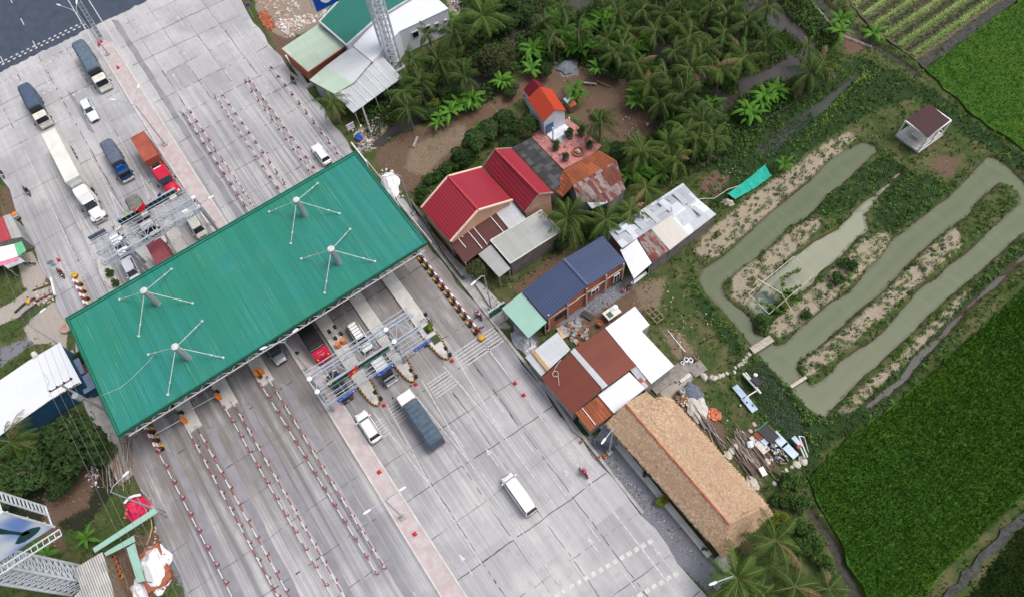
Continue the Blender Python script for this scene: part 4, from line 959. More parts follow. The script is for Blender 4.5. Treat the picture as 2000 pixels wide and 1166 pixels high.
def truck(name, label, cabcol, load, loadcol, L=9., W=1.95, cabL=1.55, cabH=2.25, loadH=3.0, nrib=10, axles=None, group=None, sleeper=None, rearcol=None, wind=None):
    t = thing(name, label, 'lorry', (0, 0, 0), 0, group); h = L/2; w = W/2
    MB().box((-.2, 0, .75), (L-.6, .7, .28)).build('chassis', BLACK, t, local=True)
    x1 = h; x0 = h-cabL
    c_ = MB()
    def rg(x, z0, z1, k): return [(x, -w*k, z0), (x, -w*k, z1-.12), (x, -w*k*.86, z1), (x, w*k*.86, z1), (x, w*k, z1-.12), (x, w*k, z0)]
    c_.loft([rg(x0, .5, cabH-.02, .93), rg(x0+.15, .5, cabH, .95), rg(x1-.5, .5, cabH, .93), rg(x1-.28, .5, cabH-.12, .92)]); c_.loft([rg(x1-.28, .45, 1.35, .95), rg(x1, .45, 1.25, .93)])
    cab_ = c_.build('cab', cabcol, t, local=True)
    MB().loft([[(x1-.3, -w*.84, cabH-.14), (x1-.3, w*.84, cabH-.14)][::1]+[(x1-.29, w*.84, 1.36), (x1-.29, -w*.84, 1.36)], [(x1-.22, -w*.8, cabH-.2), (x1-.22, w*.8, cabH-.2), (x1-.02, w*.84, 1.36), (x1-.02, -w*.84, 1.36)]]).build('windscreen', GLASS, cab_, local=True)
    MB().box((x1-.75, 0, 1.75), (.5, W*.97, .45)).build('side_window', GLASS, cab_, local=True)
    if wind: MB().box((x0+.4, 0, cabH+.22), (.5, W*.62, .4), top=.8).build('wind_deflector', wind, t, local=True)
    MB().box((x1+.03, 0, .55), (.14, W*.95, .32)).build('bumper', OFFW, t, local=True)
    for s_ in (-1, 1):
        MB().box((x1+.06, s_*w*.72, .72), (.1, .3, .16)).build('headlight', LAMPW, t, local=True)
        MB().tube((x1-.1, s_*w, 1.9), (x1+.12, s_*(w+.24), 1.9), .025, n=5).box((x1+.12, s_*(w+.26), 1.7), (.06, .16, .4)).build('mirror', BLACK, t, local=True)
        MB().box((-h, s_*w*.75, .8), (.05, .3, .14)).build('tail_light', LAMPRED, t, local=True)
    b0, b1 = -h, x0-.18
    if load == 'tarp':
        MB().box(((b0+b1)/2, 0, 1.25), (b1-b0, W*.97, .7)).build('load_bed', rearcol or GREYCAR, t, local=True)
        tarp(MB(), b0+.02, b1-.3, W, 1.45, loadH, nrib).build('tarpaulin', loadcol, t, smooth=False, local=True)
        k_ = 0
        for x_ in np.arange(b0+.5, b1-.5, 1.15): k_ += 1; MB().path([(x_, -w-.02, 1.3), (x_+.12*(-1)**k_, -w-.03, loadH*.9), (x_+.1, -w*.7, loadH+.03), (x_+.25, w*.7, loadH+.03), (x_+.12*(-1)**k_, w+.03, loadH*.9), (x_, w+.02, 1.3)], .016, 4).build('rope', WOOD, t, local=True)
        MB().loft([[(b1-.3, -w*.93, 1.5), (b1-.3, -w*.9, loadH*.93), (b1-.3, w*.9, loadH*.93), (b1-.3, w*.93, 1.5)], [(b1+.06, -w*.9, 1.5), (b1-.02, -w*.8, loadH*.8), (b1-.02, w*.8, loadH*.8), (b1+.06, w*.9, 1.5)]]).build('front_flap', BLACK, t, local=True)
    elif load == 'box':
        o = MB().box(((b0+b1)/2, 0, (1.0+loadH)/2), (b1-b0, W, loadH-1.0)).build('container', loadcol, t, local=True)
        mb = MB(); n = int((b1-b0)/.32)
        for i in range(n): x = b0+.2+i*(b1-b0-.4)/max(1, n-1); mb.box((x, 0, loadH+.008), (.12, W*.93, .03)).box((x, w+.008, (1.1+loadH)/2), (.12, .03, loadH-1.3)).box((x, -w-.008, (1.1+loadH)/2), (.12, .03, loadH-1.3))
        mb.build('corrugation', loadcol, o, local=True)
        MB().box((b0+.06, 0, loadH+.02), (.12, W, .05)).box((b1-.06, 0, loadH+.02), (.12, W, .05)).box(((b0+b1)/2, w-.04, loadH+.02), (b1-b0, .08, .05)).box(((b0+b1)/2, -w+.04, loadH+.02), (b1-b0, .08, .05)).build('corner_frame', loadcol, o, local=True)
    wheels(t, axles or (-h+1.1, -h+2.0, h-.75), W-.05, .42, .3)
    return t
def bonnet_semi(label, col, load, Lb, W=2.0, loadH=4.0, sleepH=3.3, bw=.0, fridge=False, tract=6.2, nose=1.9):
    """articulated lorry with a long bonnet; front at +x, origin in the middle of the whole length"""
    L = Lb+tract; t = thing('articulated_lorry', label, 'lorry', (0, 0, 0)); h = L/2; w = W/2
    b0, b1 = -h, -h+Lb
    o = MB().box(((b0+b1)/2, 0, (1.1+loadH)/2), (Lb, W, loadH-1.1)).build('trailer', load, t, local=True)
    mb = MB(); n = int(Lb/.45)
    for i in range(n): x = b0+.25+i*(Lb-.5)/(n-1); mb.box((x, 0, loadH+.006), (.14, W*.94, .025)).box((x, w+.006, (1.2+loadH)/2), (.16, .025, loadH-1.4)).box((x, -w-.006, (1.2+loadH)/2), (.16, .025, loadH-1.4))
    mb.build('panel_rib', load, o, local=True)
    MB().box(((b0+b1)/2, w-.04, loadH+.015), (Lb, .09, .05)).box(((b0+b1)/2, -w+.04, loadH+.015), (Lb, .09, .05)).box((b0+.05, 0, loadH+.016), (.1, W-.18, .05)).box((b1-.05, 0, loadH+.016), (.1, W-.18, .05)).build('edge_rail', load, o, local=True)
    if fridge: 
        f = MB().box((b1+.3, 0, 2.6), (.55, W*.72, 1.4)).build('cooling_unit', OFFW, t, local=True)
        MB().box((b1+.35, 0, 3.31), (.4, W*.6, .03)).build('fan_grille', STEELD, f, local=True)
    MB().box(((b0+b1)/2, 0, .95), (Lb-.4, .8, .22)).build('trailer_frame', BLACK, t, local=True)
    c1 = h-nose; c0 = b1+.55
    MB().box((b1+tract*.35, 0, .7), (tract*1.1, .75, .25)).build('tractor_frame', BLACK, t, local=True)
    def rg(x, z0, z1, k): return [(x, -w*k, z0), (x, -w*k, z1*.85), (x, -w*k*.8, z1), (x, w*k*.8, z1), (x, w*k, z1*.85), (x, w*k, z0)]
    s0 = c0+.5
    sl = MB().loft([rg(s0, .7, sleepH*.97, .95), rg(s0+.3, .7, sleepH, .97), rg(c1-1.3, .7, sleepH*.97, .93), rg(c1-.75, .7, 2.35, .86), rg(c1-.35, .7, 2.2, .84)]).build('sleeper_cab', col, t, smooth=False, local=True)
    MB().loft([[(c1-.55, -w*.72, 2.28), (c1-.55, w*.72, 2.28), (c1-.5, w*.78, 1.6), (c1-.5, -w*.78, 1.6)], [(c1-.3, -w*.68, 2.2), (c1-.3, w*.68, 2.2), (c1+.22, w*.76, 1.6), (c1+.22, -w*.76, 1.6)]]).build('windscreen', GLASS, sl, local=True)
    MB().box((c1-.75, 0, 1.9), (.5, W*.885, .42)).build('side_window', GLASS, sl, local=True)
    MB().loft([rg(c1-.4, .6, 1.62, .8), rg(c1+.3, .6, 1.6, .78), rg(h-.5, .55, 1.4, .66), rg(h-.12, .55, 1.2, .55), rg(h-.02, .55, .9, .45)]).build('bonnet', col, t, smooth=True, local=True)
    MB().loft([[(h-.08, -w*.32, .6), (h-.08, w*.32, .6), (h-.18, w*.34, 1.22), (h-.18, -w*.34, 1.22)], [(h+.02, -w*.3, .6), (h+.02, w*.3, .6), (h-.1, w*.32, 1.2), (h-.1, -w*.32, 1.2)]]).build('grille', BLACK, t, local=True)
    for s_ in (-1, 1):
        MB().blob((h-.75, s_*w*.78, .82), (.62, .26, .36), rough=.05).build('mudguard', col, t, smooth=True, local=True)
        MB().blob((h-.22, s_*w*.68, .95), (.16, .17, .14), rough=0).build('headlight', LAMPW, t, smooth=True, local=True)
        MB().tube((c1-.3, s_*w*.8, 2.0), (c1-.1, s_*(w+.25), 2.0), .03, n=5).box((c1-.1, s_*(w+.25), 1.8), (.07, .18, .5)).build('mirror', BLACK, t, local=True)
        MB().tube((s0-.15, s_*w*.7, .8), (s0-.15, s_*w*.7, sleepH+.2), .07, n=8).build('exhaust_stack', CHROME, t, local=True)
        MB().tube((c1-1.7, s_*w*.8, .7), (c1-.8, s_*w*.8, .7), .28, n=10).build('fuel_tank', CHROME, t, local=True)
    MB().box((h+.0, 0, .5), (.16, W*.9, .28)).build('bumper', CHROME, t, local=True)
    wheels(t, (b0+1.0, b0+1.95, b0+2.9 if Lb > 8 else b0+1.96, b1+.4, b1-.55, h-.8)[: 6], W-.05, .43, .3)
    return t
def put(t, x, y, fwd=1): t.location = (x, y, 0); t.rotation_euler = (0, 0, 0 if fwd > 0 else math.pi); return t
TARPB = mat('blue_grey_tarp', (.1, .15, .2), .6, .18, 2, dirt=.3, bmp=.3); TARPD = mat('dark_blue_tarp', (.06, .095, .15), .6, .15, 2, bmp=.4); TARPS = mat('slate_blue_tarp', (.1, .125, .18), .6, .15, 2, dirt=.3, bmp=.3)
TARPG = mat('olive_grey_tarp', (.17, .165, .15), .7, .2, 2, dirt=.3); TARPT = mat('teal_tarp', (.062, .1, .14), .6, .2, 1.5, dirt=.35, bmp=.4)
CABW = mat('cab_cream', (.64, .63, .56), .4, .1, 3, dirt=.35); CABBLUE = mat('cab_blue', (.01, .05, .12), .4, .2)
CONTO = mat('orange_container', (.33, .085, .055), .6, .15, .8, dirt=.45, dirtcol=(.2, .06, .04)); MAROON = mat('maroon_container', (.23, .055, .07), .6, .12, 1.0, dirt=.2)
put(truck('tarp_lorry', 'lorry with ribbed blue-grey tarpaulin and cream cab beside the far end of the pink median', CABW, 'tarp', TARPB, 10.0, 2.1, 1.75, 2.3, 3.2, 17), -112.1, -9.9)
put(truck('tarp_lorry', 'lorry with a smooth dark blue tarpaulin and cream cab near the left rumble blocks', CABW, 'tarp', TARPD, 7.9, 2.0, 1.6, 2.2, 3.0, 3), -109.8, -20.1)
put(truck('tarp_lorry', 'lorry with slate tarpaulin and dark blue cab between the white and the red articulated lorries', CABBLUE, 'tarp', TARPS, 7.1, 1.85, 1.6, 2.0, 2.6, 8, wind=BLUE), -91.1, -13.6)
put(truck('tarp_lorry', 'lorry with a grey-brown ribbed cover just above the black display of the far gantry', OFFW, 'tarp', TARPG, 6.5, 1.9, 1.5, 2.2, 2.8, 7), -79.0, -14.2)
put(truck('tarp_lorry', 'lorry with a long teal-blue tarpaulin and white cab right of the median', WHITE, 'tarp', TARPT, 7.8, 2.0, 1.6, 2.3, 2.9, 8), -31.0, 1.6, -1)
put(truck('container_lorry', 'lorry with a ribbed maroon container going in under the canopy', OFFW, 'box', MAROON, 8.2, 2.05, 1.5, 2.3, 3.6), -68.0, -14.2)
t = bonnet_semi('long white articulated lorry with cream refrigerated trailer and rounded white bonnet cab', WHITE, CREAM, 11.1, 2.05, 4.0, 3.5, fridge=True, tract=5.9); put(t, -91.6, -19.5)
t = bonnet_semi('red bonneted articulated lorry pulling an orange container beside the pink median', CARRED, CONTO, 5.6, 2.1, 3.6, 3.0, tract=5.2, nose=1.7); put(t, -85.9, -9.1)
MB().box((1.2, 0, 3.02), (.55, 1.0, .06)).build('roof_hatch', BLACK, t, local=True); MB().box((1.62, 0, 3.0), (.14, 1.1, .08)).build('roof_stripe', WHITE, t, local=True)
put(car('saloon_car', 'small white car with dark windscreen behind the blue-tarped lorries', 'car', mat('car_white_blue', (.62, .66, .74), .3, .04), 5.3, 1.5, .78, 1.25, (-.62, .12), 'sedan'), -104.7, -13.7)
put(car('sport_utility_car', 'white sport utility car between the right-hand barrier rails above the canopy', 'car', WHITE, 4.2, 1.5, .85, 1.45, (-.78, .1), 'suv'), -73.7, 11.0, -1)
put(car('people_carrier', 'silver people carrier coming out from under the lower canopy edge beside the median', 'car', SILVER, 4.4, 1.6, .85, 1.5, (-.75, .35), 'van', roofcol=GREYCAR), -50.0, -8.35)
put(car('sport_utility_car', 'white car with a ladder-like roof rack in the lane under the near gantry', 'car', WHITE, 4.5, 1.55, .9, 1.5, (-.8, .3), 'suv', rack=True), -44.9, 1.15, 1)
put(car('sport_utility_car', 'large white sport utility car with black-framed roof just below the near gantry', 'car', WHITE, 4.2, 1.6, .9, 1.55, (-.8, .22), 'suv'), -34.2, -3.75, -1)
put(car('minibus', 'long white minibus driving alone up the open concrete lanes', 'van', WHITE, 5.0, 1.62, 1.2, 1.9, (-.92, .62), 'van'), -17.4, 5.9, -1)
put(car('minibus', 'white minibus waiting under the right end of the far gantry', 'van', mat('van_ivory', (.6, .6, .52), .4, .05), 4.4, 1.7, 1.15, 1.85, (-.9, .6), 'van'), -73.5, -8.75)
put(car('saloon_car', 'white car with a pink sticker on its roof beside the two clipped bushes', 'car', mat('car_cool_white', (.7, .72, .78), .3, .04), 4.9, 1.6, .78, 1.3, (-.6, .2), 'sedan'), -72.4, -18.9)
put(car('saloon_car', 'white car half hidden beneath the steelwork of the far gantry', 'car', WHITE, 4.3, 1.55, .8, 1.3, (-.6, .2), 'sedan'), -77.6, -18.8)
put(car('pickup_truck', 'white pickup with bars on its bed under the middle of the far gantry', 'pickup', OFFW, 4.5, 1.6, .85, 1.45, (-.1, .35), 'van'), -76.0, -13.9)
def pickup(label, col, cabc):
    t = car('pickup_truck', label, 'pickup', col, 4.5, 1.6, .82, 1.4, (-.05, .38), 'sedan', roofcol=cabc)
    MB().box((-1.45, 0, .9), (1.5, 1.35, .06)).build('load_bed', BLACK, t, local=True); mb = MB().tube((-.7, -.7, .85), (-.75, -.6, 1.4), .04).tube((-.7, .7, .85), (-.75, .6, 1.4), .04).tube((-.75, -.6, 1.4), (-.75, .6, 1.4), .04); mb.build('roll_bar', CHROME, t, local=True)
    return t
put(pickup('dark blue pickup beneath the left end of the near gantry', GREYCAR, GREYCAR), -40.7, -4.1, -1)
put(truck('box_lorry', 'small lorry with a white box body below the middle blue sign', mat('cab_grey', (.3, .3, .32), .4, .1), 'box', WHITE, 3.9, 1.55, 1.3, 1.35, 1.6, axles=(-1.2, 1.2)), -39.1, 1.3)
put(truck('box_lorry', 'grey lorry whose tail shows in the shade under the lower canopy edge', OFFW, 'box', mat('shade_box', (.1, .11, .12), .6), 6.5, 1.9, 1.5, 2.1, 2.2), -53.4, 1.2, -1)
def bus(label):
    t = thing('coach', label, 'bus', (0, 0, 0)); L, W = 9.6, 2.0; h, w = L/2, 1.0
    def rg(x, k, zt): return [(x, -w*k, .35), (x, -w*k, zt-.25), (x, -w*k*.88, zt), (x, w*k*.88, zt), (x, w*k, zt-.25), (x, w*k, .35)]
    b_ = MB().loft([rg(-h, .95, 2.55), rg(-h+.5, 1, 2.95), rg(h-.4, 1, 2.95), rg(h, .93, 2.6)]).build('body', BLACK, t, local=True)
    MB().loft([[(-h-.9, -w*.93, .4), (-h-.9, w*.93, .4), (-h-.7, w*.93, 1.5), (-h-.7, -w*.93, 1.5)], [(-h+.02, -w*.97, .4), (-h+.02, w*.97, .4), (-h+.02, w*.97, 2.4), (-h+.02, -w*.97, 2.4)]]).build('red_tail', CARRED, t, local=True)
    MB().tube((-h+.06, -w*.9, 2.68), (-h-.02, 0, 2.72), .04).tube((-h-.02, 0, 2.72), (-h+.06, w*.9, 2.68), .04).build('tail_trim', CHROME, t, local=True)
    mb = MB()
    for k, (x, z, a, c) in enumerate(((-h-.28, 2.06, -.35, .45), (-h-.5, 1.8, -.42, .38), (-h-.62, 1.66, -.2, .1))):
        y = a
        while y < c: mb.box((x, y, z), (.03, .06, .08), ry=R(-35)); y += .1
    mb.build('tail_lettering', SGW, t, local=True)
    for s_ in (-1, 1):
        MB().box((-h-.76, s_*.72, 1.3), (.12, .2, .34)).build('tail_light', AMBER, t, local=True)
        MB().box((h+.08, s_*.6, .7), (.1, .3, .16)).build('headlight', LAMPW, t, local=True)
        MB().box((0, s_*1.0, 2.0), (L*.86, .03, .8)).build('side_window', GLASS, t, local=True)
    MB().box((-.6, -.1, 2.98), (1.0, .9, .1)).build('roof_hatch', STEEL, t, local=True); MB().box((h+.0, 0, 2.0), (.06, 1.7, 1.0)).build('windscreen', GLASS, t, local=True)
    wheels(t, (-h+1.6, h-1.6), W, .45, .3); return t
t = bus('black-roofed coach with a red tail panel and glowing lamps passing under the lower canopy edge'); put(t, -50.2, -3.8, 1); t.rotation_euler.z = 0
for o in (t,): o.rotation_euler.z = math.pi; o.location = (-50.4, -3.8, 0)
# ================================================================== motorcycles and riders
def skin(name, pts, edges, rad, m_, parent, sub=1):
    me = bpy.data.meshes.new(name); me.from_pydata(pts, edges, []); me.materials.append(m_)
    o = bpy.data.objects.new(name, me); LINK(o); o.parent = parent
    md = o.modifiers.new('skin', 'SKIN'); md.use_smooth_shade = True
    for v_, r_ in zip(me.skin_vertices[0].data, rad): v_.radius = (r_, r_)
    me.skin_vertices[0].data[0].use_root = True
    s2 = o.modifiers.new('sub', 'SUBSURF'); s2.levels = sub; s2.render_levels = sub
    bpy.context.view_layer.update()
    m2 = bpy.data.meshes.new_from_object(o.evaluated_get(bpy.context.evaluated_depsgraph_get())); o.modifiers.clear(); o.data = m2
    if not m2.materials: m2.materials.append(m_)
    bpy.data.meshes.remove(me)
    return o
SKIN = mat('skin', (.38, .2, .13), .6, .05)
def rider(x, y, z, rz, shirt, trouser, helmet, label, helm_name='helmet'):
    t = thing('person', label, 'person', (x, y, z), rz)
    # seated, front +x; hip at origin height .0 (seat)
    P = [(0, 0, .08), (-.02, 0, .3), (.06, 0, .52), (.1, 0, .62), (.13, 0, .74), (.15, 0, .84),
         (.04, .17, .5), (.2, .24, .28), (.42, .2, .2), (.5, .2, .2), (.04, -.17, .5), (.2, -.24, .28), (.42, -.2, .2), (.5, -.2, .2),
         (.05, .1, .05), (.38, .15, .02), (.32, .16, -.3), (.44, .16, -.36), (.05, -.1, .05), (.38, -.15, .02), (.32, -.16, -.3), (.44, -.16, -.36)]
    E_ = [(0, 1), (1, 2), (2, 3), (3, 4), (4, 5), (2, 6), (6, 7), (7, 8), (8, 9), (2, 10), (10, 11), (11, 12), (12, 13), (0, 14), (14, 15), (15, 16), (16, 17), (0, 18), (18, 19), (19, 20), (20, 21)]
    r_ = [.13, .13, .12, .05, .09, .085, .06, .045, .035, .03, .06, .045, .035, .03, .09, .065, .045, .04, .09, .065, .045, .04]
    skin('body', P, E_, r_, SKIN, t)
    i = [1, 2, 6, 7, 8, 10, 11, 12, 0]
    skin('shirt', [P[0], P[1], P[2], P[6], P[7], P[8], P[10], P[11], P[12]], [(0, 1), (1, 2), (2, 3), (3, 4), (4, 5), (2, 6), (6, 7), (7, 8)], [.15, .155, .14, .078, .062, .045, .078, .062, .045], shirt, t)
    skin('trousers', [P[0], P[14], P[15], P[16], P[18], P[19], P[20]], [(0, 1), (1, 2), (2, 3), (0, 4), (4, 5), (5, 6)], [.145, .11, .085, .06, .11, .085, .06], trouser, t)
    MB().blob((.12, 0, .84), (.15, .13, .12), rough=0).build(helm_name, helmet, t, smooth=True, local=True)
    for s_ in (-1, 1):
        MB().box((.46, s_*.16, -.38), (.2, .08, .06)).build('shoe', BLACK, t, local=True)
        for k in range(5): MB().tube((.5, s_*(.15+.025*k), .2), (.54+.01*(2-abs(k-2)), s_*(.15+.025*k), .175), .01, n=5).tube((.54, s_*(.15+.025*k), .175), (.53, s_*(.15+.025*k), .15), .009, n=5).build('finger', SKIN, t, local=True)
    return t
def moto(label, col, seat=BLACK):
    t = thing('motorcycle', label, 'motorcycle', (0, 0, 0))
    for x in (-.52, .55):
        wh = MB().lathe((0, 0, 0), [(.17, -.03), (.25, -.045), (.25, .045), (.17, .03)], 14); wh.v = [(x+a, c, .25+b_) for a, b_, c in wh.v]; o = wh.build('wheel', TYRE, t, local=True)
        r_ = MB().lathe((0, 0, 0), [(.04, -.05), (.16, -.02), (.16, .02), (.04, .05)], 10); r_.v = [(x+a, c, .25+b_) for a, b_, c in r_.v]; r_.build('rim', CHROME, o, local=True)
    MB().loft([[(x, -w_, z-.06), (x, -w_*.8, z+.05), (x, w_*.8, z+.05), (x, w_, z-.06)] for x, w_, z in ((-.75, .04, .62), (-.5, .11, .58), (0, .12, .42), (.3, .15, .5), (.45, .12, .66), (.55, .05, .68))]).build('fairing', col, t, smooth=True, local=True)
    MB().loft([[(x, -w_, z), (x, -w_*.9, z+.05), (x, w_*.9, z+.05), (x, w_, z)] for x, w_, z in ((-.62, .09, .66), (-.2, .12, .62), (.05, .09, .56))]).build('seat', seat, t, local=True)
    MB().tube((.55, .06, .25), (.42, .06, .7), .025).tube((.55, -.06, .25), (.42, -.06, .7), .025).build('fork', CHROME, t, local=True)
    MB().path([(.32, -.28, .84), (.42, -.1, .82), (.42, .1, .82), (.32, .28, .84)], .018).build('handlebar', BLACK, t, local=True)
    MB().blob((.55, 0, .7), (.08, .08, .07), rough=0).build('headlight', LAMPW, t, local=True); MB().box((-.78, 0, .62), (.05, .12, .08)).build('tail_light', LAMPRED, t, local=True)
    MB().box((0, 0, .28), (.4, .16, .2)).tube((-.6, -.1, .25), (0, -.1, .22), .035).build('engine', STEELD, t, local=True)
    for s_ in (-1, 1): MB().tube((.36, s_*.2, .83), (.34, s_*.26, .98), .01, n=4).box((.34, s_*.28, 1.0), (.02, .1, .06)).build('mirror', BLACK, t, local=True)
    return t
def cloth(n, c): return mat(n, c, .85, .12, 4)
for px, py, rz, mc, sh, tr, he, lm, lp in (
    (53, 373, 0, mat('dark_bike', (.06, .015, .02), .4), cloth('navy_jacket', (.012, .02, .03)), cloth('dark_trousers', (.02, .02, .02)), mat('helmet_dark', (.02, .02, .03), .3), 'dark motorcycle riding in the left roadside lane by the scrub verge', 'rider in a dark jacket and dark helmet on the motorcycle in the left roadside lane'),
    (572, 156, 0, mat('bike_maroon', (.12, .02, .03), .4), cloth('black_jacket', (.012, .016, .02)), cloth('black_trousers', (.02, .02, .02)), mat('helmet_black', (.01, .015, .02), .3), 'dark motorcycle on the roadside lane beside the pale green lean-to roof', 'rider in black on the motorcycle beside the pale green lean-to roof'),
    (935, 614, math.pi, mat('bike_black', (.02, .02, .03), .4), cloth('pink_shirt', (.7, .45, .6)), cloth('navy_trousers', (.03, .04, .1)), mat('helmet_red', (.3, .02, .08), .3), 'black motorcycle riding beside the lower end of the striped safety blocks', 'rider in a pale pink shirt beside the striped safety blocks'),
    (1141, 922, math.pi, mat('bike_red', (.55, .02, .06), .4), cloth('red_jacket', (.6, .02, .12)), cloth('dark_red_trousers', (.1, .01, .03)), mat('helmet_pink', (.6, .05, .15), .3), 'red motorcycle on the right lane line near the white minibus', 'rider all in red on the motorcycle near the white minibus'),
    (119, 533, 0, mat('bike_dark_red', (.25, .01, .03), .4), cloth('crimson_jacket', (.3, .01, .03)), cloth('grey_trousers', (.06, .06, .07)), mat('helmet_green', (.02, .06, .04), .3), 'dark red motorcycle crossing the striped crosswalk at the left', 'rider in a crimson jacket on the crosswalk at the left')):
    x, y = G(px, py, .6)[:2]; m_ = moto(lm, mc); put(m_, x, y, 1 if rz == 0 else -1)
    rider(x+(-.12 if rz == 0 else .12), y, .64, rz, sh, tr, he, lp)
m_ = moto('parked red motorcycle at the left verge cut by the edge of the view', mat('bike_wine', (.3, .01, .04), .4)); x, y = G(4, 340, .4)[:2]; put(m_, x, y)
m_ = moto('dark motorcycle parked in front of the left shop under its green awning', BLACK); x, y = G(57, 515, .4)[:2]; put(m_, x, y); m_.rotation_euler.z = R(60)
def cart():
    x, y = G(31, 422, .5)[:2]; t = thing('vendor_cart', 'small dark vendor cart with orange goods at the corner of the red-roofed shop', 'cart', (x, y, 0))
    MB().box((x, y, .5), (1.0, .7, .5)).build('body', STEELD, t); MB().box((x-.2, y, .8), (.6, .6, .1)).build('goods', ORANGE, t); MB().tube((x+.4, y-.3, .2), (x+.4, y-.36, .2), .2, n=10).tube((x+.4, y+.3, .2), (x+.4, y+.36, .2), .2, n=10).build('wheel', TYRE, t)
cart()
# ================================================================== buildings
def g3(q, dz=0.): p = G(q[0], q[1], q[2]); return (p[0], p[1], p[2]+dz)
def inset(poly, k):
    return [(p[0], p[1]) for p in grow(poly, -k)]
ROT90 = R(90)
R_RED = roofmat('red_tile', (.32, .025, .045), 0, .36, .3, 1.1, 30, .05, streak=.06, tile=True); R_ORANGE = roofmat('orange_tile', (.48, .055, .022), 0, .3, .2, 1.1, 30, .05, streak=.05, tile=True)
R_MAROON = roofmat('maroon_tile', (.16, .008, .018), 0, .3, .2, 1, 30, .06, tile=True); R_BLUE = roofmat('slate_blue_sheet', (.05, .074, .15), ROT90, .34, .28, 1.0, 30, .08, streak=.08, tile=True)
R_BROWN = roofmat('rust_brown_sheet', (.17, .045, .03), ROT90, .22, .25, .95, 30, .1, streak=.15, rough=.6)
R_DBROWN = roofmat('dark_brown_sheet', (.085, .028, .024), 0, .22, .25, .95, 30, .08, streak=.1)
R_MINT = roofmat('mint_sheet', (.29, .48, .4), ROT90, .22, .12, .9, 30, .04, streak=.05); R_WHITE = roofmat('white_sheet', (.66, .68, .72), ROT90, .25, .05, 1.0, 30, .02, streak=.02)
R_WHITE0 = roofmat('white_sheet_across', (.66, .68, .72), 0, .25, .05, 1.0, 30, .02, streak=.02)
R_FIBRE = roofmat('old_fibre_cement', (.05, .05, .052), ROT90, .18, .35, .55, .8, .4, col2=(.08, .08, .085), streak=.6, rough=.8)
R_GREYF = roofmat('grey_fibre_cement', (.36, .37, .36), 0, .2, .1, .95, 2.0, .1, streak=.15, rough=.8); R_PALEG = roofmat('pale_green_fibre', (.42, .52, .42), ROT90, .2, .12, .95, 3.0, .06, streak=.18, rough=.7)
R_PALEW = roofmat('pale_grey_fibre', (.5, .52, .54), ROT90, .2, .12, .95, 3, .07, streak=.2, rough=.7); R_PALEW0 = roofmat('pale_grey_fibre_across', (.46, .48, .5), 0, .2, .12, .95, 3, .09, streak=.22, rough=.7)
R_RUST = roofmat('rusty_sheet', (.29, .085, .035), 0, .45, .3, .9, 2.4, .25, rust=.25, rustcol=(.2, .06, .03), streak=.15, rough=.8)
R_RUSTP = roofmat('patchy_rusty_sheet', (.3, .27, .26), 0, .2, .25, .55, 2.2, .35, col2=(.12, .035, .027), rust=.42, rustcol=(.17, .05, .035), streak=.35, rough=.8)
R_ZINC = roofmat('zinc_sheet', (.44, .47, .51), 0, .2, .12, .9, 1.6, .15, col2=(.58, .62, .67), rust=.06, streak=.15, rough=.45)
R_GREENB = roofmat('dark_green_sheet', (.022, .15, .12), ROT90, .25, .12, 1.0, 30, .05, streak=.06); R_STRIPE = roofmat('corrugated_grey', (.46, .45, .43), 0, .25, .7, .9, 1.1, .15, streak=.2, rough=.8)
PEACH = mat('peach_render', (.6, .36, .25), .8, .1, 1, dirt=.2); PEACHT = mat('cream_trim', (.72, .55, .42), .7, .1, 2); WALLW = mat('white_render', (.66, .68, .74), .8, .05, 1, dirt=.15); WALLG = mat('grey_render', (.32, .32, .31), .85, .15, 1, dirt=.4); TEALW = mat('blue_wall', (.02, .08, .16), .7, .15, 1, dirt=.2)
m, nt, b = nodes('red_brick'); v = mapv(nt); sp = nt.nodes.new('ShaderNodeSeparateXYZ'); nt.links.new(v, sp.inputs[0]); cb = nt.nodes.new('ShaderNodeCombineXYZ')
nt.links.new(math_(nt, 'ADD', sp.outputs[0], sp.outputs[1]), cb.inputs[0]); nt.links.new(sp.outputs[2], cb.inputs[1])
br = nt.nodes.new('ShaderNodeTexBrick'); nt.links.new(cb.outputs[0], br.inputs['Vector']); br.inputs['Scale'].default_value = 5; br.inputs['Mortar Size'].default_value = .012
br.inputs['Color1'].default_value = (.4, .1, .05, 1); br.inputs['Color2'].default_value = (.32, .075, .04, 1); br.inputs['Mortar'].default_value = (.36, .27, .22, 1)
nt.links.new(mixc(nt, br.outputs['Color'], (.22, .08, .05), ramp(nt, noise(nt, v, 1.2, 4), .5, .75, 0, .5)), b.inputs['Base Color']); b.inputs['Roughness'].default_value = .9; BRICK = m
def walls(t, planes, m_, inn=.3, name='wall', z0=0., top=.12):
    """solid storey under each roof plane, its top following the roof"""
    allp = [p for pl in planes for p in pl]; cx = sum(p[0] for p in allp)/len(allp); cy = sum(p[1] for p in allp)/len(allp)
    xs = [p[0] for p in allp]; ys = [p[1] for p in allp]; kx = 1-2*inn/(max(xs)-min(xs)); ky = 1-2*inn/(max(ys)-min(ys))
    mb = MB()
    for pl in planes:
        q = [(cx+(p[0]-cx)*kx, cy+(p[1]-cy)*ky, p[2]-top) for p in pl]; n = len(q)
        a = sum(q[i][0]*q[(i+1) % n][1]-q[(i+1) % n][0]*q[i][1] for i in range(n))
        if a < 0: q = q[::-1]
        bb = len(mb.v); mb.v += [(x, y, z0) for x, y, z in q]+q
        mb.f += [tuple(range(bb+n, bb+2*n)), tuple(range(bb, bb+n))[::-1]]+[(bb+i, bb+(i+1) % n, bb+n+(i+1) % n, bb+n+i) for i in range(n)]; mb.m += [0]*(n+2)
    return mb.build(name, m_, t)
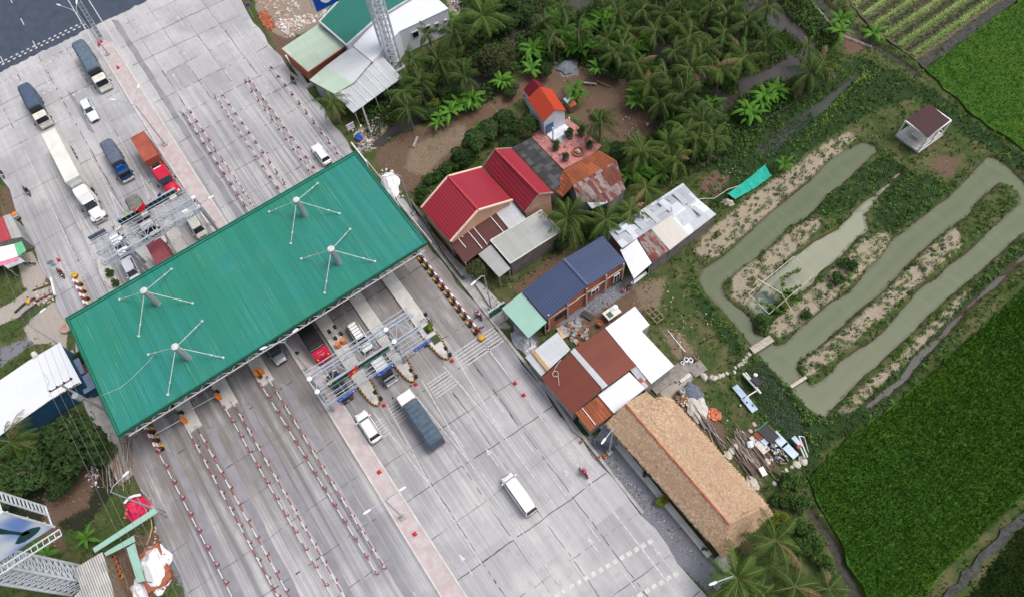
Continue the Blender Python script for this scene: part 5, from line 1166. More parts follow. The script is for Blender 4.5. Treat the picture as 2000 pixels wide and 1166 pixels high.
def house(name, label, cat, planes, mats_, wall=None, inn=.3, th=.09, wallplanes=None, group=None, roofname='roof', posts=None, postm=None):
    """planes: lists of (px,py,height); one roof mesh per distinct material"""
    P3 = [[g3(q) for q in pl] for pl in planes]; allp = [p for pl in P3 for p in pl]
    c = (sum(p[0] for p in allp)/len(allp), sum(p[1] for p in allp)/len(allp), 0)
    t = thing(name, label, cat, c, 0, group)
    if not isinstance(mats_, list): mats_ = [mats_]*len(planes)
    seen = {}
    for pl, m_ in zip(P3, mats_): seen.setdefault(m_.name, (m_, []))[1].append(pl)
    roofs = []
    for m_, pls in seen.values():
        mb = MB()
        for pl in pls: mb.slab(pl, th)
        roofs.append(mb.build(roofname, m_, t))
    if wall is not None: walls(t, P3 if wallplanes is None else [P3[i] for i in wallplanes], wall, inn)
    if posts:
        for q in posts:
            p = g3(q); MB().tube((p[0], p[1], 0), (p[0], p[1], p[2]-th), .08, n=6).build('post', postm or CONC, t)
    return t, P3, roofs
def ridge(par, a, b_, m_, w=.14, h=.1, name='ridge_cap'):
    a, b_ = Vector(g3(a)), Vector(g3(b_)); MB().tube(a+Vector((0, 0, .02)), b_+Vector((0, 0, .02)), w, n=8).build(name, m_, par)
def window(t, c, d, axis, m_=None, fr=None, nm='window'):
    """axis 'x': window in a wall whose normal is +x/-x ; d = (width, height)"""
    w, h = d
    if axis == 'x': f = MB().box(c, (.1, w, h)); p_ = MB().box((c[0]+.03, c[1], c[2]), (.08, w-.16, h-.16)); bars = MB().box((c[0]+.06, c[1], c[2]), (.06, .05, h-.1))
    else: f = MB().box(c, (w, .1, h)); p_ = MB().box((c[0], c[1]-.03, c[2]), (w-.16, .08, h-.16)); bars = MB().box((c[0], c[1]-.06, c[2]), (.05, .06, h-.1))
    o = f.build(nm, fr or WHITE, t); p_.build('pane', GLASS, o); bars.build('mullion', fr or WHITE, o)
# red main house
t, P3, rf = house('red_roof_house', 'large house with red tiled gable roof and peach gable nearest the canopy corner', 'house',
    [[(823,406,4),(880,472,4),(934,411,6.3),(875,345,6.3)], [(875,345,6.3),(934,411,6.3),(1001,391,4),(941,327,4)]], R_RED, PEACH, .25)
ridge(rf[0], (875,345,6.3), (934,411,6.3), mat('red_ridge', (.45, .05, .06), .5))
mb = MB()
for pts in (((823,406,4),(875,345,6.3),(941,327,4)), ((880,472,4),(934,411,6.3),(1001,391,4))):
    q = [Vector(g3(p)) for p in pts]; MB().tube(q[0], q[1], .16, n=4).tube(q[1], q[2], .16, n=4).build('gable_coping', PEACHT, t)
x = G(880,472,4)[0]; 
t2, P3, rf = house('red_roof_house', 'second red tiled gable house standing behind the large one, darker coping', 'house',
    [[(944,325,3.8),(1026,415,3.8),(1053,380,6.2),(967,292,6.2)], [(967,292,6.2),(1053,380,6.2),(1080,377,5.0),(999,290,5.0)]], R_RED, PEACH, .2)
ridge(rf[0], (967,292,6.2), (1053,380,6.2), mat('red_ridge_old', (.42, .05, .06), .5))
mb = MB()
for pts in (((944,325,3.8),(967,292,6.2),(999,290,5)), ((1026,415,3.8),(1053,380,6.2),(1080,377,5))):
    q = [Vector(g3(p)) for p in pts]; MB().tube(q[0], q[1], .12, n=4).tube(q[1], q[2], .12, n=4).build('gable_coping', mat('weathered_coping', (.3, .22, .19), .8, .25), t2)
# awnings in front of the main red house
t, P3, rf = house('sheet_awning', 'dark brown sheet awning with pale strips in front of the red gable', 'awning', [[(878,474,3.1),(908,516,2.7),(994,448,2.7),(966,414,3.1)]], R_DBROWN, None, posts=[(909,513,2.8),(950,480,2.8),(880,478,3)])
mb = MB()
for (a, c) in (((895,466),(910,484)), ((901,459),(905,465)), ((914,452),(942,486)), ((925,445),(952,478)), ((957,422),(983,453))):
    p, q = Vector(g3((*a, 3.12))), Vector(g3((*c, 2.98))); mb.tube(p, q, .055, n=4)
mb.build('pale_strip', WHITE, rf[0])
house('sheet_awning', 'pale grey translucent awning between the two red houses', 'awning', [[(967,414,3.15),(1001,393,3.15),(1028,428,2.9),(994,448,2.9)]], R_PALEW0, None, posts=[(1000,396,3), (1026,428,2.9)])
house('fibre_roof_shed', 'shed with dark mottled fibre cement roof behind the second red house', 'shed', [[(1000,289,3.6),(1037,270,3.3),(1112,348,3.3),(1083,374,3.6)]], R_FIBRE, WALLG, .2)
t, P3, rf = house('rusty_barn', 'barn with orange rust roof and patched lower slope beside the pink courtyard', 'barn',
    [[(1083,373,3.2),(1099,385,3.2),(1119,363,4.2),(1112,348,4.2),(1101,333,3.6)], [(1101,333,3.4),(1169,294,3.4),(1204,314,4.3),(1119,363,4.3)], [(1119,363,4.3),(1204,314,4.3),(1222,371,2.9),(1189,398,2.9),(1130,395,2.9)], [(1141,389,3.0),(1171,366,3.5),(1187,396,3.0),(1156,408,2.7)]],
    [R_RUST, R_RUST, R_RUSTP, R_PALEW0], WALLG, .2, wallplanes=[1, 2])
t, P3, rf = house('concrete_house', 'flat grey-roofed house with dark block wall below the pale awning', 'house', [[(958,470,3.3),(1057,411,3.3),(1096,452,3.3),(997,515,3.3)]], R_GREYF, CONCD, .1, th=.16)
mb = MB(); q = [Vector(g3(p)) for p in ((958,470,3.35),(1057,411,3.35),(1096,452,3.35),(997,515,3.35))]
for i in range(4): mb.tube(q[i], q[(i+1) % 4], .09, n=4)
mb.build('parapet', OFFW, t)
house('lean_to_roof', 'grey sheet lean-to on posts at the roadside end of the flat-roofed house', 'lean-to', [[(934,497,2.7),(959,478,2.9),(997,525,2.9),(975,542,2.6)]], R_GREYF, None, posts=[(936,497,2.7),(975,540,2.6),(994,524,2.8)])
# blue-roofed brick house
t, P3, rf = house('blue_roof_house', 'unfinished red brick house with dark blue roof and mint porch', 'house',
    [[(1020,570,3.8),(1068,624,3.8),(1147,558,5),(1101,507,5)], [(1101,507,5),(1147,558,5),(1222,511,4),(1177,461,4)]], R_BLUE, BRICK, .25)
ridge(rf[0], (1101,507,5), (1147,558,5), mat('blue_ridge', (.09, .11, .2), .5), .2)
W_ = P3[0]; xw = max(p[0] for pl in P3 for p in pl)-.25
for y in (20.6, 23.4, 26.3, 29.3, 32.0): MB().box((xw+.02, y, 2.1), (.16, .22, 4.2 if y < 30 else 3.9)).build('concrete_pillar', mat('pillar_concrete', (.4, .33, .28), .9), t)
mb = MB()
for z_ in (1.4,): mb.box((xw+.02, 26.3, 3.0), (.14, 11.4, .14))
mb.build('tie_beam', bpy.data.materials['pillar_concrete'], t)
window(t, (xw+.05, 27.6, 2.1), (1.2, 1.0), 'x'); window(t, (xw+.05, 31.0, 1.7), (.9, 1.7), 'x', nm='door'); 
MB().box((xw+.03, 22.4, 1.9), (.1, 1.7, 1.0)).build('opening', BLACK, t)
house('mint_porch', 'mint green sheet porch roof at the road end of the blue-roofed house', 'porch', [[(980,602,3.1),(1019,571,3.5),(1068,629,3.5),(1032,660,3.1)]], R_MINT, None, posts=[(982,602,3.1),(1034,657,3.1),(1064,629,3.4),(1020,574,3.4)], postm=STEEL)
MB()
# patchwork roofs right of the blue house
t, P3, rf = house('patchwork_barn', 'long barn with patchwork zinc and white sheets behind the blue-roofed house', 'barn',
    [[(1188,452,3.2),(1334,358,3.2),(1362,388,3.9),(1215,485,3.9)], [(1272,447,3.9),(1362,388,3.9),(1399,419,3.0),(1322,478,3.0),(1308,489,3.0)]], [R_ZINC, R_ZINC], CONCD, .15)
mb = MB(); MB().slab([g3(p) for p in ((1245,465,3.92),(1272,447,3.98),(1308,489,3.1),(1274,513,3.1))], .05).build('rusty_patch', R_RUSTP, rf[0])
MB().slab([g3(p) for p in ((1272,447,4.0),(1310,422,4.02),(1345,460,3.1),(1308,489,3.1))], .03).build('beige_patch', roofmat('beige_sheet', (.5, .48, .44), 0, .22, .1, .9, 9, .05), rf[0])
walls(t, [[g3(p) for p in ((1245,465,3.9),(1272,447,3.9),(1308,489,3.1),(1274,513,3.1))]], CONCD, .1)
rr = random.Random(4)
for k, (a, c, w_) in enumerate((((1240,425),(1262,447),.5), ((1262,410),(1290,436),.35), ((1290,392),(1312,412),.45), ((1225,445),(1243,462),.4), ((1318,376),(1340,398),.35), ((1275,425),(1300,405),.4), ((1205,455),(1226,440),.35), ((1340,395),(1372,418),.3))):
    p, q = Vector(g3((*a, 3.7))), Vector(g3((*c, 3.85))); d = (q-p).normalized(); n_ = Vector((-d.y, d.x, 0))*w_
    MB().slab([p-n_, p+n_, q+n_, q-n_], .03).build('loose_sheet', [R_ZINC, R_PALEW0, R_ZINC][k % 3], rf[0])
t, P3, rf = house('white_sheet_roof', 'bright white sheet roof adjoining the brick house at the end of the patchwork barn', 'shed', [[(1211,488,3.4),(1243,466,3.8),(1273,514,3.0),(1238,545,2.8)]], R_WHITE, None, posts=[(1238,543,2.8),(1270,515,3.0)])
MB().tube(g3((1262,535,.4)), g3((1232,558,.3)), .16, n=8)
# brown-roof group
t, P3, rf = house('rusty_brown_house', 'house with two broad rust-brown roof slopes and a grey valley strip facing the road', 'house',
    [[(1057,737,3.2),(1118,808,3.2),(1175,760,4.3),(1116,687,4.3)], [(1121,680,4.3),(1187,753,4.3),(1243,713,3.5),(1181,642,3.5)], [(1114,686,4.38),(1122,679,4.38),(1187,752,4.38),(1177,759,4.38)]], [R_BROWN, R_BROWN, R_PALEW0], WALLG, .25)
mb = MB()
for k in range(8): 
    a = 2*math.pi*k/8; a2 = 2*math.pi*(k+1)/8; c = Vector(g3((1085,730,3.86))); mb.tube(c+Vector((math.cos(a)*.35, math.sin(a)*.35, .03)), c+Vector((math.cos(a2)*.35, math.sin(a2)*.35, .03)), .025, n=4)
c = Vector(g3((1085,730,3.86))); mb.path([c+Vector((-.35, 0, .03)), c+Vector((-.7, .7, .25)), c+Vector((-.9, 1.5, .3))], .025, 4); mb.path([c+Vector((.35, .1, .03)), c+Vector((.9, -.2, 0)), c+Vector((1.3, -.5, -.1))], .025, 4)
mb.build('wire_loop', OFFW, rf[0])
house('white_roof_house', 'house with a big plain white roof on the garden side of the rust-brown roofs', 'house', [[(1182,640,3.5),(1240,598,3.2),(1269,634,3.2),(1253,646,3.25),(1317,714,3.2),(1272,749,3.4)]], R_WHITE, WALLG, .2)
house('white_roof_shed', 'small white-roofed shed between the rust-brown roof and the thatched house', 'shed', [[(1168,771,3.3),(1229,726,3.4),(1260,758,3.2),(1199,807,3.1)]], R_WHITE0, WALLG, .15)
house('rusty_strip_roof', 'narrow patchy rusty roof strip squeezed between the two white roofs', 'shed', [[(1231,722,3.3),(1243,714,3.3),(1272,749,3.2),(1260,759,3.2)]], roofmat('half_rusted_strip', (.4, .42, .45), ROT90, .2, .15, .6, .5, .1, col2=(.26, .06, .035), rust=.1, streak=.2), WALLG, .05)
t, P3, rf = house('rusty_lean_to', 'rusty orange lean-to roof at the lower road corner of the rust-brown house', 'lean-to', [[(1123,805,3.0),(1169,772,3.1),(1199,807,2.9),(1152,842,2.8)]], R_RUST, WALLG, .3)
MB().tube(g3((1137,796,3.1)), g3((1163,829,2.9)), .05, n=4).build('roof_bar', WHITE, rf[0])
t, P3, rf = house('grey_roof_shop', 'open shop with pale grey fibre roof and a tan strip facing the road', 'shop', [[(1042,685,3.2),(1089,648,3.2),(1114,682,3.3),(1071,722,3.3)], [(1026,697,2.8),(1041,685,3.1),(1072,721,3.1),(1057,734,2.8)]], [R_PALEW, R_PALEW], WALLG, .4)
p, q = Vector(g3((1040,684,3.3))), Vector(g3((1071,722,3.35))); MB().slab([p+Vector((0, -.22, 0)), p+Vector((0, .22, 0)), q+Vector((0, .22, 0)), q+Vector((0, -.22, 0))], .08).build('tan_strip', mat('tan_board', (.4, .26, .12), .8), rf[0])
# small red chapel-like house
t, P3, rf = house('small_red_house', 'small house with bright orange-red gable roof and white porch in the dirt yard', 'house',
    [[(1030,193,3),(1061,239,3),(1084,215,4.4),(1054,170,4.4)], [(1054,170,4.4),(1084,215,4.4),(1106,217,3),(1078,175,3)]], R_ORANGE, WALLW, .2)
x1 = G(1061, 239, 3)[0]; x1b = G(1106, 217, 3)[0]; 
MB().box((x1+.02, 39.3, 1.1), (.1, 1.3, 1.6)).build('door', mat('door_blue', (.05, .12, .25), .5), t); MB().box((x1+.05, 41.2, 1.5), (.12, .9, .9)).build('window', GLASS, t)
MB().box((x1+.9, 40.2, .12), (1.6, 3.2, .24)).build('porch_floor', WALLW, t)
for y in (38.7, 41.6): MB().box((x1+1.5, y, 1.4), (.16, .16, 2.8)).build('porch_post', WHITE, t)
for k in range(3): MB().box((x1+1.9+k*.3, 40.0, .2-k*.06), (.3, 1.4, .1)).build('step', CONC, t)
house('maroon_annex', 'annex with dark maroon gable roof behind the small orange-roofed house', 'annex', [[(1023,175,2.9),(1032,189,2.9),(1054,172,4.2),(1040,154,4.2)], [(1040,154,4.2),(1054,172,4.2),(1062,168,3.7),(1050,158,3.7)]], R_MAROON, WALLW, .1)
# gazebo
t, P3, rf = house('garden_pavilion', 'white open pavilion with dark red flat roof by the fish ponds', 'pavilion', [[(1770,234,3.2),(1815,202,3.2),(1855,236,3.2),(1813,269,3.2)]], roofmat('dark_red_tile', (.05, .012, .014), 0, .3, .25, 1, 30, .04, tile=True), None, th=.1)
xs = [p[0] for p in P3[0]]; ys = [p[1] for p in P3[0]]; xa, xb, ya, yb = min(xs)+.1, max(xs)-.1, min(ys)+.1, max(ys)-.1
mb = MB().box(((xa+xb)/2, ya, 3.0), (xb-xa, .14, .26)).box(((xa+xb)/2, yb, 3.0), (xb-xa, .14, .26)).box((xa, (ya+yb)/2, 3.0), (.14, yb-ya-.14, .26)).box((xb, (ya+yb)/2, 3.0), (.14, yb-ya-.14, .26)); mb.build('beam', WHITE, t)
for x in (xa, xb):
    for y in (ya, (ya+yb)/2, yb): MB().box((x, y, 1.5), (.18, .18, 2.9)).build('post', WHITE, t)
MB().box(((xa+xb)/2, (ya+yb)/2, .12), (xb-xa+.3, yb-ya+.3, .3)).build('floor', CONCL, t)
mb = MB()
for y in (ya, yb):
    mb.box(((xa+xb)/2, y, .9), (xb-xa, .07, .07))
    for k in range(9): mb.box((xa+(xb-xa)*(k+.5)/9, y, .55), (.05, .05, .7))
mb.box((xb, (ya+yb)/2, .9), (.07, yb-ya, .07))
for k in range(12): mb.box((xb, ya+(yb-ya)*(k+.5)/12, .55), (.05, .05, .7))
mb.build('balustrade', WHITE, t); MB().box(((xa+xb)/2, (ya+yb)/2, .62), (1.3, 2.2, .1)).box(((xa+xb)/2, (ya+yb)/2, .4), (.9, 1.6, .35)).build('table', OFFW, t)
# thatched long house
def thatchmat():
    m, nt, b = nodes('dry_thatch'); v = mapv(nt)
    f1 = noise(nt, mapv(nt, R(35), (3.2, 11, 4)), 1.0, 5, .7); f2 = noise(nt, v, .9, 5, .6); f3 = noise(nt, mapv(nt, R(60), (3, 12, 4)), 1.1, 3, .7)
    c = mixc(nt, (.25, .155, .1), (.55, .39, .26), ramp(nt, f1, .32, .66)); c = mixc(nt, c, (.62, .46, .32), ramp(nt, f3, .52, .7, 0, .7)); c = mixc(nt, c, (.33, .21, .14), ramp(nt, f2, .5, .75, 0, .55))
    nt.links.new(c, b.inputs['Base Color']); b.inputs['Roughness'].default_value = .95; b.inputs['Specular IOR Level'].default_value = .1; bump(nt, b, f1, .9, .12); return m
THATCH = thatchmat()
pl = [[(1183,826,2.7),(1385,1055,2.7),(1425,1023,4.7),(1222,788,4.7)], [(1222,788,4.7),(1425,1023,4.7),(1452,1000,4.4),(1499,986,2.7),(1306,772,2.7),(1286,784,3.2),(1263,764,2.9),(1242,775,3.9)], [(1385,1055,2.7),(1412,1090,1.9),(1508,1003,1.9),(1499,986,2.7),(1452,1000,4.1),(1425,1023,4.5)]]
t, P3, rf = house('thatched_house', 'long thatched building with an orange ridge strip beside the gravel lot', 'house', pl[:2], THATCH, WALLG, .5, th=.28)
o = MB().slab([g3(q) for q in pl[2]], .25).build('hip_skirt', THATCH, t)
# loose straw bundles give the thatch a rough coat
P2 = [[Vector(g3(q)) for q in x_] for x_ in pl]; vs = []; fs = []
r_ = np.random.default_rng(5)
def coat(quad, n, down):
    a, b_, c, d = quad
    for k in range(n):
        s_, u_ = r_.random(), r_.random(); p = (a*(1-s_)+b_*s_)*(1-u_)+(d*(1-s_)+c*s_)*u_
        L_ = r_.uniform(.14, .34); w_ = r_.uniform(.012, .03); dr = (down+Vector((r_.uniform(-.45, .45), r_.uniform(-.3, .3), 0))*.8).normalized(); sd_ = Vector((-dr.y, dr.x, 0)).normalized()*w_
        q = p+dr*L_+Vector((0, 0, .03)); i0 = len(vs); vs.extend([p+sd_+Vector((0, 0, .02)), p-sd_+Vector((0, 0, .02)), q-sd_*.5, q+sd_*.5]); fs.append((i0, i0+1, i0+2, i0+3))
A_ = [P2[0][0], P2[0][1], P2[0][2], P2[0][3]]; coat(A_, 6500, (P2[0][0]-P2[0][3]).normalized())
Bq = [P2[1][4], P2[1][3], P2[1][1], P2[1][0]]; coat(Bq, 9000, (P2[1][4]-P2[1][0]).normalized())
Cq = [P2[2][1], P2[2][2], P2[2][3], P2[2][0]]; coat(Cq, 1800, (P2[2][1]-P2[2][0]).normalized())
mb = MB(); mb.v = [tuple(v_) for v_ in vs]; mb.f = fs; mb.m = [0]*len(fs); mb.build('loose_straw', [mat('straw_light', (.5, .355, .235), .9, .35, 3)], rf[0])
a, c = Vector(g3((1222,788,4.82))), Vector(g3((1425,1023,4.82))); n = 26
for k in range(n):
    p, q = a+(c-a)*k/n, a+(c-a)*(k+1)/n
rd_ = MB()
for k in range(n):
    p, q = a+(c-a)*k/n, a+(c-a)*(k+1)/n; w_ = .13+.03*math.sin(k*2.3); rd_.add([p+Vector((0, -w_, -.12)), q+Vector((0, -w_, -.12)), q+Vector((0, 0, .06)), p+Vector((0, 0, .06))], [(0, 1, 2, 3)]).add([p+Vector((0, 0, .06)), q+Vector((0, 0, .06)), q+Vector((0, w_, -.12)), p+Vector((0, w_, -.12))], [(0, 1, 2, 3)])
rd_.build('orange_ridge', mat('orange_strip', (.55, .2, .12), .6, .3, 1.2), rf[0])
base = [G(1216,848,.0), G(1370,1080,0)]
y0 = min(p[1] for p in P3[0]); MB().prism([(-18.5, 17.75), (-.6, 17.95), (-.6, 18.6), (-18.5, 18.5)], -.1, .35).build('veranda_edge', CONCL, t)
# top building group
house('green_roof_building', 'building with a flat dark green metal roof and pale gutters at the top', 'building', [[(624,43,4.7),(677,88,4.7),(731,39,4.7),(805,-5,4.7),(850,-40,4.7),(700,-70,4.7)]], R_GREENB, WALLW, .15)
mb = MB()
q = [Vector(g3(p)) for p in ((664,0,4.75),(624,43,4.75),(677,89,4.75),(732,40,4.75),(808,-6,4.75),(850,-40,4.75))]
for i in range(5): mb.tube(q[i], q[i+1], .16, n=4)
solo(mb, 'roof_gutter', [mat('pale_gutter', (.5, .52, .54), .6)], 'pale metal gutter framing the dark green roof', 'gutter')
t, P3, rf = house('white_building', 'white-walled building with white roof and small square windows beside the steel tower', 'building', [[(689,90,3.95),(727,121,3.95),(780,62,4.4),(876,17,4.6),(850,-6,4.6),(806,0,4.5),(735,40,4.3)]], R_WHITE, WALLW, .12)
xr = max(p[0] for p in P3[0]); w0, w1 = Vector(g3((780,62,4.4))), Vector(g3((876,17,4.6)))
d = (w1-w0); d.z = 0; ang = math.atan2(d.y, d.x); n_ = Vector((math.sin(ang), -math.cos(ang), 0))
for k, s_ in ((.28, 1.), (.52, 1.), (.72, .5), (.9, .3)):
    p = w0+d*k-n_*.28; o = MB().box((p.x+n_.x*.2, p.y+n_.y*.2, 2.7), (.95*s_+.2, .22, 1.0*s_+.1), ang).build('window', WHITE, t); MB().box((p.x+n_.x*.28, p.y+n_.y*.28, 2.7), (.8*s_+.12, .2, .85*s_+.1), ang).build('pane', BLACK, o); MB().box((p.x+n_.x*.5, p.y+n_.y*.5, 2.7+.55*s_+.1), (1.0*s_+.2, .2, .05), ang).build('sill_hood', STEELD, o)
house('green_lean_to', 'pale green mossy lean-to roof nearest the road at the top', 'lean-to', [[(549,96,3.6),(620,49,3.8),(675,90,3.8),(602,141,3.6)]], [R_PALEG], BRICK, .35)
mb = MB(); q = [Vector(g3(p)) for p in ((549,96,3.58),(602,142,3.58),(675,91,3.78))]; mb.tube(q[0], q[1], .1, n=4).tube(q[1], q[2], .1, n=4); solo(mb, 'eaves_board', [mat('rust_red_board', (.3, .1, .06), .8)], 'rust red eaves board along two sides of the mossy lean-to roof', 'eaves board')
t, P3, rf = house('grey_lean_to', 'lean-to roof half pale green and half grey under the white building', 'lean-to', [[(604,157,3.3),(636,130,3.5),(690,163,3.5),(653,184,3.2)], [(636,130,3.5),(688,91,3.8),(726,121,3.8),(690,163,3.5)]], [R_PALEG, R_PALEW], WALLG, .5)
t, P3, rf = house('grey_lean_to', 'wide grey sheet shelter with white ribs on posts beside the coconut palm', 'lean-to', [[(653,186,3.1),(726,123,3.4),(745,108,3.4),(785,152,3.1),(690,221,2.8)]], R_PALEW0, None, posts=[(692,218,2.8),(708,208,2.85),(733,190,2.9),(756,173,3.0)])
mb = MB()
for k in (.12, .3, .42, .58, .68, .8):
    a = Vector(g3((653,186,3.18))).lerp(Vector(g3((745,108,3.48))), k); c = Vector(g3((690,221,2.88))).lerp(Vector(g3((785,152,3.18))), k); mb.tube(a, c, .05, n=4)
mb.build('white_rib', WHITE, rf[0])
# left side
t, P3, rf = house('white_warehouse', 'warehouse with plain white roof and dark blue wall left of the canopy', 'warehouse', [[(117,668,3.5),(159,747,3.5),(98,780,3.6),(56,704,3.6)], [(56,704,3.6),(98,780,3.6),(15,839,3.5),(-70,900,3.5),(-130,830,3.5)]], R_WHITE, TEALW, .2)
MB().tube(g3((66,690,3.6)), g3((70,697,3.7)), .35, n=10).build('vent', OFFW, rf[0]); MB().path([g3((85,727,3.62)), g3((96,745,3.62)), g3((92,760,3.62)), g3((98,775,3.62))], .02, 4).build('seam_stain', STEELD, rf[0])
t, P3, rf = house('red_roof_shop', 'small roadside shop with faded red roof and beige edge at the left border', 'shop', [[(-60,450,3.3),(5,423,3.3),(22,467,3.3),(0,474,3.3),(-50,500,3.3)], [(5,423,3.1),(20,418,3.0),(44,463,3.0),(22,467,3.1)]], [roofmat('faded_red_sheet', (.4, .05, .07), 0, .25, .12, 1, 30, .04), R_GREYF], WALLG, .2)
AW = [('white_awning', 'white cloth awning below the red-roofed shop', WHITE, [(-40,500,2.7),(0,483,2.8),(27,477,2.8),(35,501,2.5),(0,512,2.5),(-40,528,2.5)]), ('pink_awning', 'pink strip awning edge below the white awning', mat('awning_pink', (.7, .2, .28), .7), [(-40,530,2.45),(0,513,2.45),(34,501,2.45),(36,508,2.3),(0,520,2.3),(-40,538,2.3)]),
      ('green_awning', 'small green awning beside the white one', mat('awning_green', (.12, .42, .22), .7), [(27,477,2.7),(42,471,2.6),(51,490,2.4),(36,501,2.5)]), ('grey_awning', 'grey panelled awning lowest in front of the shop', mat('awning_grey', (.4, .42, .45), .6), [(5,517,2.3),(38,503,2.3),(49,511,2.1),(15,525,2.1)])]
for nm, lb, m_, pl_ in AW:
    P_ = [g3(p) for p in pl_]; c = (sum(p[0] for p in P_)/len(P_), sum(p[1] for p in P_)/len(P_), 0); t = thing(nm, lb, 'awning', c); MB().slab(P_, .04).build('cover', m_, t)
    for p in (P_[0], P_[-1]): MB().tube((p[0], p[1], 0), (p[0], p[1], p[2]-.04), .04, n=5).build('pole', STEEL, t)
t, P3, rf = house('corrugated_shed', 'shed with coarse grey corrugated roof at the bottom left behind the clay jars', 'shed', [[(146,1109,2.9),(200,1077,2.9),(224,1166,2.9),(228,1190,2.9),(150,1230,2.9),(120,1190,2.9),(158,1150,2.9)]], R_STRIPE, WOOD, .3)
def roofstrip(lab, pts, m_, pz=None): 
    t = thing('mint_canopy_strip', lab, 'shelter', (*G(*pts[0])[:2], 0)); P_ = [g3(p) for p in pts]; MB().slab(P_, .06).build('roof', m_, t)
    for p in P_[:4]: MB().tube((p[0], p[1], 0), (p[0], p[1], p[2]-.06), .05, n=5).build('post', WOOD, t)
roofstrip('long narrow mint green roof running from the red tarp to the corrugated shed', [(181,1070,2.4),(302,991,2.4),(307,1001,2.3),(185,1079,2.3)], R_MINT); roofstrip('mint green roof strip between the long one and the clay jars', [(203,1079,2.2),(261,1045,2.2),(264,1057,2.2),(206,1086,2.2)], R_MINT); roofstrip('mint green roof strip running down beside the white tarped bricks', [(247,1070,2.2),(263,1060,2.2),(283,1134,2.2),(268,1137,2.2)], R_MINT)
# ------------------------------------------------------------------ lattice masts and billboards
def lattice(mb, x, y, w, z0, z1, n, r=.13, rb=.045, w2=None):
    w2 = w2 or w
    c4 = lambda z, k: [(x+sx*k/2, y+sy*k/2, z) for sx, sy in ((-1, -1), (1, -1), (1, 1), (-1, 1))]
    for i in range(4): mb.tube(c4(z0, w)[i], c4(z1, w2)[i], r, n=8)
    for j in range(n):
        za, zb_ = z0+(z1-z0)*j/n, z0+(z1-z0)*(j+1)/n; ka = w+(w2-w)*j/n; kb = w+(w2-w)*(j+1)/n; A_, B_ = c4(za, ka), c4(zb_, kb)
        for i in range(4): mb.tube(A_[i], A_[(i+1) % 4], rb, n=4); mb.tube(A_[i], B_[(i+1) % 4], rb, n=4); mb.tube(A_[(i+1) % 4], B_[i], rb, n=4)
BBW = mat('billboard_steel', (.58, .61, .66), .4, .08)
bx, by = G(771, 132, 0)[:2]
t = thing('billboard_tower', 'tall grey lattice steel mast beside the white building carrying a blue board', 'billboard', (bx, by, 0))
mb = MB(); lattice(mb, bx, by, 1.75, 0, 26, 22, .17); mb.build('mast', BBW, t); MB().tube((bx-.1, by, 0), (bx-.1, by, 26), .28, n=10).build('core_pipe', BBW, t); MB().box((bx, by, .15), (2.6, 2.6, .3)).build('footing', CONC, t)
pz = 14.0; cx_, cy_ = G(618, 22, pz)[:2]
mb = MB().box((cx_+.15, cy_+5.5, pz+3.2), (.3, 11, 6.4)); mb.build('board', BLUE, t)
mb = MB()
for k in range(24):
    a, c = 2*math.pi*k/24, 2*math.pi*(k+1)/24; mb.add([(cx_+.32, cy_+1.9+1.0*math.cos(a), pz+1.75+1.15*math.sin(a)), (cx_+.32, cy_+1.9+1.0*math.cos(c), pz+1.75+1.15*math.sin(c)), (cx_+.32, cy_+1.9+.5*math.cos(c), pz+1.75+.6*math.sin(c)), (cx_+.32, cy_+1.9+.5*math.cos(a), pz+1.75+.6*math.sin(a))], [(0, 1, 2, 3)])
mb.build('white_letter', SGW, t)
mb = MB()
for z_ in (pz, pz+6.4): mb.tube((cx_, cy_-.1, z_), (cx_, cy_+11, z_), .1, n=5)
for k in range(9): mb.tube((cx_-.2, cy_-.1, pz+k*.8), (cx_-.9, cy_-.1, pz+k*.8+.4), .05, n=4); mb.tube((cx_-.9, cy_-.1, pz+k*.8+.4), (cx_-.2, cy_-.1, pz+k*.8+.8), .05, n=4)
mb.tube((cx_-.9, cy_-.1, pz), (cx_-.9, cy_-.1, pz+6.8), .07, n=5).tube((cx_-.9, cy_+5, pz+2), (bx, by, pz+2), .15, n=6).tube((cx_-.9, cy_+5, pz+5), (bx, by, pz+5), .15, n=6)
mb.build('back_frame', BBW, t)
bx, by = G(152, 1131, 0)[:2]
t = thing('billboard_tower', 'large white lattice billboard leaning out of the lower left corner with a blue picture panel', 'billboard', (bx, by, 0))
mb = MB(); lattice(mb, bx+.1, by-.1, 2.1, 0, 24, 24, .16, .05); mb.build('mast', BBW, t); MB().box((bx+.1, by-.1, 5), (.5, .5, 10)).tube((bx, by-.1, 10), (bx, by-.1, 24), .3, n=8).build('core_pipe', BBW, t)
pz = 14.0; cx_, cy_ = G(103, 1027, pz)[:2]
m, nt, b = nodes('billboard_print'); v = mapv(nt, 0, (1, 1, 1)); gr = nt.nodes.new('ShaderNodeTexNoise'); nt.links.new(v, gr.inputs['Vector']); gr.inputs['Scale'].default_value = .22; gr.inputs['Detail'].default_value = 1
nt.links.new(mixc(nt, (.2, .33, .75), (.8, .86, .95), ramp(nt, gr.outputs['Fac'], .38, .6)), b.inputs['Base Color']); b.inputs['Roughness'].default_value = .5; BBP = m
MB().box((cx_, cy_-6, pz+3.4), (.25, 12, 6.8)).build('picture_panel', BBP, t)
DG = mat('print_dark_green', (.01, .07, .075), .5)
def shape(pts): 
    mb = MB(); f = [(cx_+.15, cy_+a, pz+c) for a, c in pts]; mb.add(f, [tuple(range(len(f)))[::-1] if False else tuple(range(len(f)))]); return mb
